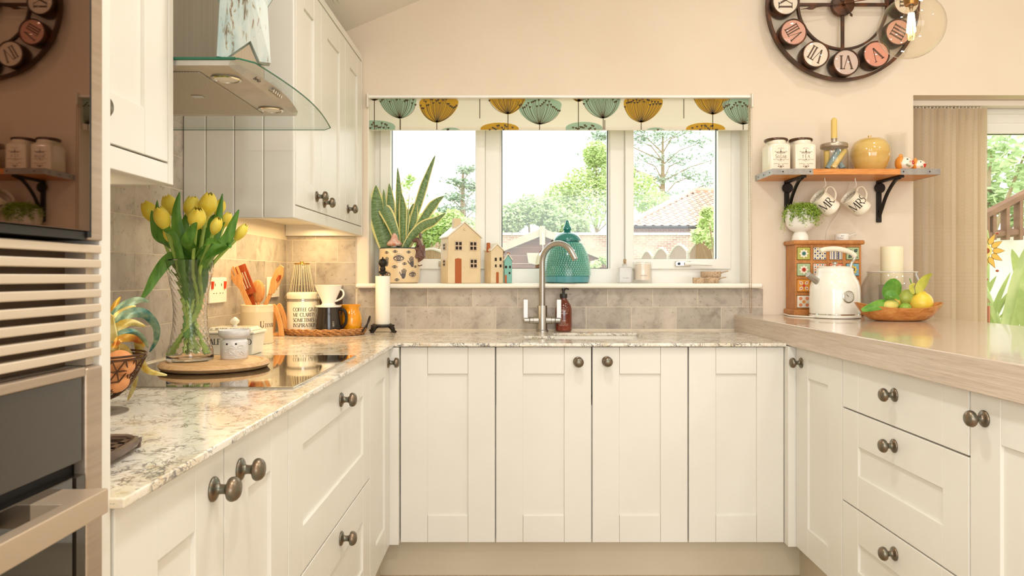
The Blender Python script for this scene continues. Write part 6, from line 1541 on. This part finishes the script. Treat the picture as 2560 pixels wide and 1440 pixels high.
for k in range(150):
    a = r5.gauss(-PI/2+.45, .95); out = r5.uniform(.02, .075); drop = r5.uniform(-.030, .055) if out > .055 else r5.uniform(-.03, .01)
    c_, s_ = math.cos(a), math.sin(a)
    if s_ > .2: out = min(out, .05); drop = min(drop, .0)
    rad0 = r5.uniform(.0, .04); P = bez([(rad0*c_, rad0*s_, 0), ((rad0+out)*.5*c_, (rad0+out)*.5*s_, r5.uniform(.018, .035)), (max(.062 if drop > .0 else 0, out)*c_, max(.062 if drop > 0 else 0, out)*s_, .012), ((.070 if drop > 0 else out)*c_*1.02, (.070 if drop > 0 else out)*s_*1.02, -drop)], 4)
    stm.tube(P, .0005, 3, cap=False)
    for p in P[3:]:
        for _ in range(4):
            q = p+Vector((r5.gauss(0,.006), r5.gauss(0,.006), r5.gauss(0,.006))); s = r5.uniform(.0028, .0055); e1 = Vector((r5.uniform(-1,1), r5.uniform(-1,1), r5.uniform(-1,1))).normalized(); e2 = e1.orthogonal().normalized()
            lv.add([q-e1*s, q+e2*s*.8, q+e1*s, q-e2*s*.8], [(0,1,2,3)])
for k in range(5):   # straggling tendrils
    a = (PI, -PI*.85, -.4, PI*.95, .1)[k]; P = bez([(.05*math.cos(a), .05*math.sin(a)*.6-.02, .0), (.075*math.cos(a), -.03, .006), (.09*math.cos(a), -.035, -.03), (.098*math.cos(a), -.035, -.075-.02*(k % 3))][:3 if k in (2, 4) else 4], 6)
    stm.tube(P, .0005, 3, cap=False)
    for p in P[2:]:
        for _ in range(2):
            q = p+Vector((r5.gauss(0,.003), r5.gauss(0,.003), r5.gauss(0,.003))); s = .0024; e1 = Vector((r5.uniform(-1,1), r5.uniform(-1,1), r5.uniform(-1,1))).normalized(); e2 = e1.orthogonal().normalized(); lv.add([q-e1*s, q+e2*s*.8, q+e1*s, q-e2*s*.8], [(0,1,2,3)])
o = put('stems', stm, FERNM, fp, fix=False); o['kind'] = 'stuff'; o = put('fronds', lv, FERNM, fp, fix=False); o['kind'] = 'stuff'
sc_ = thing('tonic_scoop', 'white measuring scoop with grey lettering on top of the drawer chest', 'scoop', (1.4570, 3.145, CZ1))
put('cup', MB().lathe([(0,0),(.029,0),(.0300,.002),(.0300,.029),(.0280,.030),(.0275,.004),(0,.004)], 36), WHITEC, sc_, smooth=True)
put('handle', MB().tube(bez([(.028,-.002,.020),(.044,-.008,.027),(.060,-.002,.028),(.058,.004,.022),(.042,.007,.017),(.028,.002,.016)], 6), .0021, 6), WHITEC, sc_, smooth=True)
lt = MB(); fn = cyl_fn(.0301, a0=math.atan2(-3.145, -1.457)); write(lt, 'MY', fn, .0080, .004, .0165, mono=True); write(lt, 'TONIC', fn, .0080, -.004, .0055, mono=True, weight=.8); put('lettering', lt, GREYINK, sc_, fix=False)
one('wall_wire', MB().tube(bez([W(2065,597,3.206), W(2068,575,3.206), W(2080,553,3.206), W(2098,528,3.206), W(2112,490,3.206), W(2124,458,3.206)], 6), .0014, 6), WHITEP, 'thin pale cord running down the wall behind the hanging mugs', 'wire', smooth=True)

# ------------------------------------------------------------------ kettle, lantern, fruit bowl
KX, KY, KZ = 1.3485, 2.975, .9430
kt = thing('kettle', 'white electric kettle with an arched handle and temperature dial', 'kettle', (KX, KY, KZ))
KW = pmat('kettle_cream', C(244,238,224), .2, coat=.6)
put('base', MB().lathe([(0,0),(.095,0),(.100,.003),(.1005,.010),(.098,.0125),(0,.0125)], 56), KW, kt, smooth=True)
put('chrome_band', MB().lathe([(0,.0125),(.0965,.0125),(.0975,.0145),(.0965,.0185),(0,.0185)], 56), CHROME, kt, smooth=True)
put('kettle_body', MB().lathe([(0,.0185),(.0985,.0185),(.0990,.022),(.0992,.06),(.0985,.110),(.0965,.132),(.0915,.150),(.0835,.165),(.0760,.178),(.0725,.190),(.0715,.204),(.0695,.2065),(0,.2065)], 56), KW, kt, smooth=True)
ld = put('lid', MB().lathe([(0,.206),(.064,.206),(.066,.2085),(.062,.2125),(.03,.2155),(0,.216)], 40), KW, kt, smooth=True)
put('lid_knob', MB().lathe([(0,.215),(.006,.215),(.005,.221),(.011,.225),(.012,.230),(.008,.234),(0,.235)], 20), CHROME, ld, smooth=True)
kp_ = lambda x, y, d=0: Vector(W(x, y, KY+d))
put('spout', MB().tube([kp_(2049,708,-.02), kp_(2037,699,-.03), kp_(2020,686,-.035)], [.0150,.0138,.0128], 20), TAPM, kt, world=True, smooth=True)
put('handle', MB().tube(bez([kp_(2138,642), kp_(2131,634), kp_(2116,627), kp_(2098,623), kp_(2078,622), kp_(2060,624), kp_(2050,628)], 6), [.0085]+[.0105]*12+[.0112]*12+[.0105]*11+[.0070], 14), CERAMIC, kt, world=True, smooth=True)
put('handle_bracket', MB().tube(bez([kp_(2139,720), kp_(2131,698), kp_(2127,675), kp_(2128,660), kp_(2134,650), kp_(2139,641)], 6), .0062, 10), CHROME, kt, world=True, smooth=True)
fa_ = math.atan2(-KY, -KX); ga = fa_+.53; dn = Vector((math.cos(ga), math.sin(ga), 0)); dc = Vector((0,0,.090))+dn*.0975
dl = put('dial_rim', MB().lathe([(0,0),(.0245,0),(.0250,.004),(.0215,.0058),(.0205,.0040),(0,.0040)], 32, dc, axis=dn), CHROME, kt, smooth=True)
put('dial_face', MB().lathe([(0,.0041),(.0203,.0041),(.0203,.0046),(0,.0046)], 32, dc, axis=dn), pmat('dial_grey', C(206,200,186), .3), dl, smooth=True)
tn = Vector((-dn.y, dn.x, 0)); hd_ = MB(); q0 = dc+dn*.0050; line_on(hd_, [(0,0),(-.009,.009)], lambda u, v: tuple(q0+tn*u+Vector((0,0,v))), .0022)
for k in range(9): a_ = -.6+k*.55; line_on(hd_, [(.015*math.cos(a_),.015*math.sin(a_)),(.018*math.cos(a_),.018*math.sin(a_))], lambda u, v: tuple(q0+tn*u+Vector((0,0,v))), .0010)
put('needle', hd_, INK, dl, fix=False)
put('cord', MB().tube(bez([(1.262,2.945,.9466),(1.232,2.985,.9466),(1.206,3.03,.9466),(1.196,3.075,.9466),(1.208,3.13,.9466),(1.216,3.185,.9466)], 6), .0034, 8), WHITEP, kt, smooth=True, world=True)
LX, LY = 1.6395, 3.072
ln_ = thing('glass_lantern', 'wide clear glass hurricane vase holding a pillar candle', 'vase', (LX, LY, .9430))
put('glass_body', MB().lathe([(0,0),(.105,0),(.116,.006),(.122,.05),(.1245,.10),(.121,.130),(.108,.160),(.098,.178),(.0965,.190),(.101,.192),(.0945,.190),(.096,.176),(.106,.158),(.1185,.130),(.122,.10),(.1195,.05),(.113,.01),(0,.008)], 64), THINCLEAR, ln_, smooth=True)
put('rim', MB().tube([(.098*math.cos(2*PI*i/48), .098*math.sin(2*PI*i/48), .1915) for i in range(48)], .0022, 6, closed=True), pmat('glass_rim', C(232,226,214), .1, spec=.8), ln_, smooth=True)
put('inner_cup', MB().lathe([(.046,.009),(.050,.012),(.052,.134),(.050,.137),(0,.137)], 40), THINCLEAR, ln_, smooth=True)
pcn = one('pillar_candle', MB().lathe([(0,0),(.0438,0),(.0446,.002),(.0446,.1595),(.0425,.163),(.038,.161),(.025,.156),(0,.154)], 40, mod=lambda a, z, j: 1+(.015*math.sin(3*a) if z > .155 else 0)), CANDLE, 'tall cream pillar candle standing in the glass hurricane vase', 'candle', smooth=True)
pcn.location = (LX, LY, .9430+.1375)
BX, BY = 1.507, 2.775
fb_ = thing('fruit_bowl', 'boat-shaped olive wood bowl of lemons and limes on the counter', 'bowl', (BX, BY, .9430), .04)
bo = MB(); na, nr2 = 44, 7
def bowlpt(a, t, inner):
    L_, Wd = (.168, .088); e = abs(math.cos(a))**3
    rx = (.085+(L_-.085)*t**.8)*(1-.035*inner); ry = (.040+(Wd-.040)*t**.7)*(1-.10*inner)
    z = (.052+.020*e)*t**1.7*(1.0)+(.008 if inner else 0)*(1-t*.9)
    return (rx*math.cos(a)*(1+.03*e*t), ry*math.sin(a)*(1-.10*e), z)
for inner in (0, 1):
    for j in range(nr2+1):
        for i in range(na): bo.v.append(bowlpt(2*PI*i/na, j/nr2, inner))
blk = (nr2+1)*na
for inner in (0, 1):
    for j in range(nr2):
        for i in range(na): a_ = inner*blk+j*na+i; b2 = inner*blk+j*na+(i+1) % na; bo.f.append((a_, b2, b2+na, a_+na))
    bo.f.append(tuple(inner*blk+i for i in range(na)))
for i in range(na): a_ = nr2*na+i; b2 = nr2*na+(i+1) % na; bo.f.append((a_, b2, blk+b2, blk+a_))
put('bowl_body', bo, BOWLW, fb_, smooth=True)
LEM = nmat('lemon_skin', C(236,198,62), C(244,214,92), 30, .35, bmp=.1); LEMG = pmat('turning_lemon', C(196,188,84), .35); base(LEMG, ramp(LEMG, noise(LEMG, coords(LEMG), 14, 3), [(.35, C(128,158,62)), (.62, C(214,200,104))])); LIM = nmat('lime_skin', C(112,150,44), C(146,176,66), 30, .35, bmp=.1); LIMY = nmat('green_lemon_skin', C(150,166,66), C(176,186,84), 20, .35, bmp=.1)
FG = 'lemons and limes in the wooden bowl'
def fruit(x, y, D, r, el, rot, m_, label):
    p = W(x, y, D); prof = [(0,-el*1.14)]+[(math.sin(PI*j/12)**.92, -math.cos(PI*j/12)*el) for j in range(1, 12)]+[(0,el*1.16)]
    o = one('lemon' if m_ is not LIM else 'lime', MB().lathe([(a*r, b*r) for a, b in prof], 24), m_, label, 'fruit', FG, smooth=True); o.location = p; o.rotation_euler = rot
fruit(2303,757,2.775,.0420,1.02,(0,.3,.2),LEM,'big yellow lemon at the end of the wooden bowl')
fruit(2226,764,2.72,.0225,1.42,(0,1.35,.1),LEMG,'small yellow-green lemon lying at the front of the wooden bowl')
fruit(2262,771,2.715,.0215,1.1,(0,1.2,.3),LIM,'round green lime beside the big yellow lemon')
fruit(2265,744,2.80,.0310,1.2,(.2,1.1,.2),LIMY,'green lemon on top at the back of the bowl, under the twig')
fruit(2241,752,2.81,.0240,1.2,(.2,.6,.2),LEM,'yellow lemon almost hidden behind the green ones')
CIT = nmat('citrus_leaf', C(74,128,34), C(112,160,54), 30, .35); CITY = nmat('yellowing_leaf', C(176,180,62), C(204,198,90), 30, .4)
tw = thing('lemon_twig', 'lemon twig with broad green and yellowing leaves lying over the fruit', 'twig', W(2285,738,2.78), 0)
put('twig', MB().tube(bez([W(2290,742,2.77), W(2284,725,2.77), W(2278,708,2.77), W(2274,696,2.77)], 5), .0022, 6), CIT, tw, world=True, smooth=True)
def cleaf(pxs, wpx, D0, D1, m_, side=(.7,.5,.5)):
    n = len(pxs); P = [W(x, y, D0+(D1-D0)*i/(n-1)) for i, (x, y) in enumerate(pxs)]; pts = bez(P, 6); m = len(pts)
    ws = [wpx*2.75/FPX*max(.04, math.sin(PI*(.04+.92*i/(m-1))))**.7 for i in range(m)]
    put('leaf', blade(MB(), pts, ws, side, .10), m_, tw, world=True, smooth=True, ang=3)
cleaf([(2222,752),(2228,732),(2242,716),(2252,708)], 52, 2.745, 2.755, CIT, (1,.2,.3))
cleaf([(2238,755),(2218,757),(2190,764),(2154,776)], 26, 2.725, 2.70, CIT, (.1,.5,1))
cleaf([(2294,735),(2302,718),(2316,700),(2331,686)], 30, 2.76, 2.77, CITY, (1,.2,.7))
cleaf([(2286,735),(2281,725),(2280,716),(2288,709)], 15, 2.75, 2.75, CITY, (1,.2,0))
cleaf([(2212,744),(2222,736),(2236,738),(2248,750)], 20, 2.715, 2.70, CIT, (.1,.5,1))

# ------------------------------------------------------------------ clock
KC = Vector((1.4712, 3.172, 2.3245))
ck = thing('wall_clock', 'big openwork bronze iron wall clock with round numeral discs', 'clock', KC)
def ringband(R0, R1, y0, y1, n=96): return MB().lathe([(R0, y0), (R1, y0), (R1, y1), (R0, y1)], n, axis=(0,-1,0), close=True)
put('outer_ring', ringband(.3275, .3395, -.012, .012), CLOCKM, ck, smooth=True, ang=.6)
put('inner_ring', ringband(.1935, .2030, -.008, .010), CLOCKM, ck, smooth=True, ang=.6)
put('hub', MB().lathe([(0,-.01),(.0500,-.01),(.0500,.012),(.046,.014),(0,.014)], 40, axis=(0,-1,0)), CLOCKM, ck, smooth=True)
for k in range(4):
    a_ = k*PI/2; c_, s_ = math.cos(a_), math.sin(a_)
    M_ = Matrix(((c_,0,-s_,0),(0,1,0,0),(s_,0,c_,0),(0,0,0,1)))
    put('spoke', MB().box(.045, .196, -.008, .004, -.0065, .0065).xf(M_), CLOCKM, ck, bevel=.001)
ROM = ['XII','I','II','III','IIII','V','VI','VII','VIII','IX','X','XI']
DFACE = [pmat('disc_cream', C(238,224,204), .35), pmat('disc_pink', C(222,166,144), .35), pmat('disc_mauve', C(214,190,176), .35), pmat('disc_coral', C(224,150,124), .35)]
CRYS = thin_glass('clock_crystal', (.98,.97,.96,1))
for h_ in range(12):
    an = PI/2-h_*PI/6; c = Vector((.2665*math.cos(an), 0, .2665*math.sin(an)))
    d_ = put('numeral_cup', MB().lathe([(.0555,-.020),(.0575,-.022),(.0595,.036),(.0585,.0405),(.0545,.0405),(.0535,.035),(0,.035)], 40, c, axis=(0,-1,0)), CLOCKM, ck, smooth=True)
    put('disc_face', MB().lathe([(0,.0352),(.0532,.0352),(.0532,.0362),(0,.0362)], 36, c, axis=(0,-1,0)), DFACE[(0,1,2,0,1,3,2,0,1,0,3,1)[h_]], d_)
    up = Vector((math.cos(an), 0, math.sin(an))); rt2 = Vector((math.sin(an), 0, -math.cos(an)))
    f = lambda u, v, c=c, up=up, rt2=rt2: tuple(c+rt2*u+up*v+Vector((0,-.0370,0)))
    lt = MB(); s_ = ROM[h_]; q, w_ = text_polys(s_, track=-.02); hh = .060; sx2 = min(1.0, .062/(w_*hh))
    for quad in q: poly_on(lt, [((px_*hh-w_*hh/2)*sx2, (py_-.5)*hh) for px_, py_ in quad], f)
    put('numeral', lt, BROWNINK, d_, fix=False)
    put('crystal', MB().lathe([(.0535,.0385),(.040,.0420),(.022,.0438),(0,.0445)], 28, c, axis=(0,-1,0)), CRYS, d_, smooth=True)
for ang_, L_, tail in ((math.radians(188.5), .205, .115), (math.radians(118), .15, .05)):
    c_, s_ = math.cos(ang_), math.sin(ang_); M_ = Matrix(((c_,0,-s_,0),(0,1,0,0),(s_,0,c_,0),(0,0,0,1)))
    put('hand', MB().prism([(-tail,-.0022),(L_*.62,-.0018),(L_*.70,-.0085),(L_*.76,-.0075),(L_*.84,-.002),(L_,0),(L_*.84,.002),(L_*.76,.0075),(L_*.70,.0085),(L_*.62,.0018),(-tail,.0022),(-tail-.012,.006),(-tail-.020,0),(-tail-.012,-.006)], -.026, -.0235, 'y').xf(M_), CLOCKM, ck)
put('hand_pin', MB().lathe([(0,.012),(.010,.012),(.010,.024),(.006,.030),(0,.031)], 20, axis=(0,-1,0)), CLOCKM, ck, smooth=True)

# ------------------------------------------------------------------ pendant lamp over the counter
PC = W(2278, 68, 2.30)
pl = thing('pendant_lamp', 'clear glass globe pendant lamp with a glowing filament bulb', 'lamp', PC)
put('glass_globe', MB().lathe([(.0995*math.sin(PI*j/28), -.0995*math.cos(PI*j/28)) for j in range(0, 27)], 48), BULBGLASS, pl, smooth=True, ang=3)
put('holder', MB().lathe([(0,.205),(.012,.205),(.022,.195),(.024,.150),(.028,.098),(.023,.092),(.020,.072),(0,.072)], 28), pmat('pendant_brass', C(150,110,60), .3, 1), pl, smooth=True)
put('flex', MB().tube([(0,0,.2),(0,0,.98)], .0035, 8), BLACKP, pl, smooth=True)
put('bulb_envelope', MB().lathe([(.013,.074),(.015,.060),(.026,.035),(.030,.010),(.027,-.015),(.016,-.032),(0,-.037)], 32), BULBGLASS, pl, smooth=True, ang=3)
FIL = pmat('filament_glow', C(255,220,150), .5, emit=C(255,214,140), estr=60)
for k in range(8):
    a_ = 2*PI*k/8+.2; put('filament', MB().tube([(.0075*math.cos(a_), .0075*math.sin(a_), .045), (.0125*math.cos(a_), .0125*math.sin(a_), -.016)], .0019, 6), FIL, pl)
put('bulb_stem', MB().lathe([(0,.072),(.008,.072),(.005,.058),(.002,.046),(0,.046)], 14), GLASS, pl, smooth=True)

# ------------------------------------------------------------------ sun catcher in the garden door
sc0 = W(2463, 627, 3.370)
su = thing('sun_catcher', 'amber stained-glass sun catcher with chimes hanging in the garden door', 'ornament', sc0)
AMBG = pmat('amber_stained_glass', C(250,216,136), .2, trans=.0); translucent(AMBG, .6); YELG = pmat('lemon_stained_glass', C(246,232,170), .2); translucent(YELG, .6); ORB = pmat('amber_bead', C(176,76,30), .1, coat=.8); WIREB = pmat('dark_wire', C(70,52,36), .4, .6)
PX = 3.370/FPX
put('inner_disc', MB().lathe([(0,-.001),(17*PX,-.001),(17*PX,.001),(0,.001)], 32, axis=(0,-1,0)), YELG, su)
put('centre_bead', MB().ball((0,-.005,0), 1, 18, 10, (10*PX,.008,8*PX)), ORB, su, smooth=True)
for k in range(12):
    a_ = k*PI/6; c_, s_ = math.cos(a_), math.sin(a_)
    P = [(18,0),(22,5.5),(29,7.2),(38,4.5),(50,0),(38,-4.5),(29,-7.2),(22,-5.5)]
    Q = [((x*c_-y*s_)*PX, (x*s_+y*c_)*PX) for x, y in P]
    p_ = put('petal', MB().prism(Q, -.0012, .0012, 'y'), AMBG, su)
    put('lead_line', MB().tube([(x, 0, z) for x, z in Q], .0011, 5, closed=True), WIREB, p_)
    if k % 2 == 0 and k in (10, 2, 3):
        e_ = ((54*c_)*PX, (54*s_)*PX); put('tip_bead', MB().ball((e_[0]+.006, 0, e_[1]-.006), 1, 10, 6, (.008,.006,.006)), ORB, p_, smooth=True)
put('hanging_wire', MB().tube([(0,0,50*PX),(0,0,275*PX)], .0008, 5), WIREB, su)
put('hook', MB().tube(bez([(0,0,230*PX),(.010,0,245*PX),(.006,0,262*PX),(-.006,0,272*PX),(0,0,280*PX)], 5), .0010, 5), WIREB, su)
put('drop_wire', MB().tube([(0,0,-50*PX),(0,0,-122*PX)], .0008, 5), WIREB, su)
for k, (y, r, m_) in enumerate(((48,5,ORB),(-57,4,YELG),(-71,6.5,ORB),(-88,4.5,YELG),(-104,5,ORB))): put('bead', MB().ball((0,0,y*PX), r*PX, 12, 8, (1,1,.8)), m_, su, smooth=True)
put('chime_cap', MB().lathe([(0,-114*PX),(5*PX,-118*PX),(12*PX,-129*PX),(0,-130*PX)], 8), pmat('chime_cap', C(176,150,96), .4, .5), su)
for k in range(5):
    a_ = 2*PI*k/5+.3; put('chime_tube', MB().tube([(9*PX*math.cos(a_), 9*PX*math.sin(a_), -138*PX), (9*PX*math.cos(a_), 9*PX*math.sin(a_), -182*PX)], .0034, 8), pmat('copper_tube', C(190,122,96), .3, .7) if k == 0 else bpy.data.materials['copper_tube'], su, smooth=True)
    put('chime_thread', MB().tube([(9*PX*math.cos(a_), 9*PX*math.sin(a_), -129*PX), (9*PX*math.cos(a_), 9*PX*math.sin(a_), -138*PX)], .0006, 4), WIREB, su)
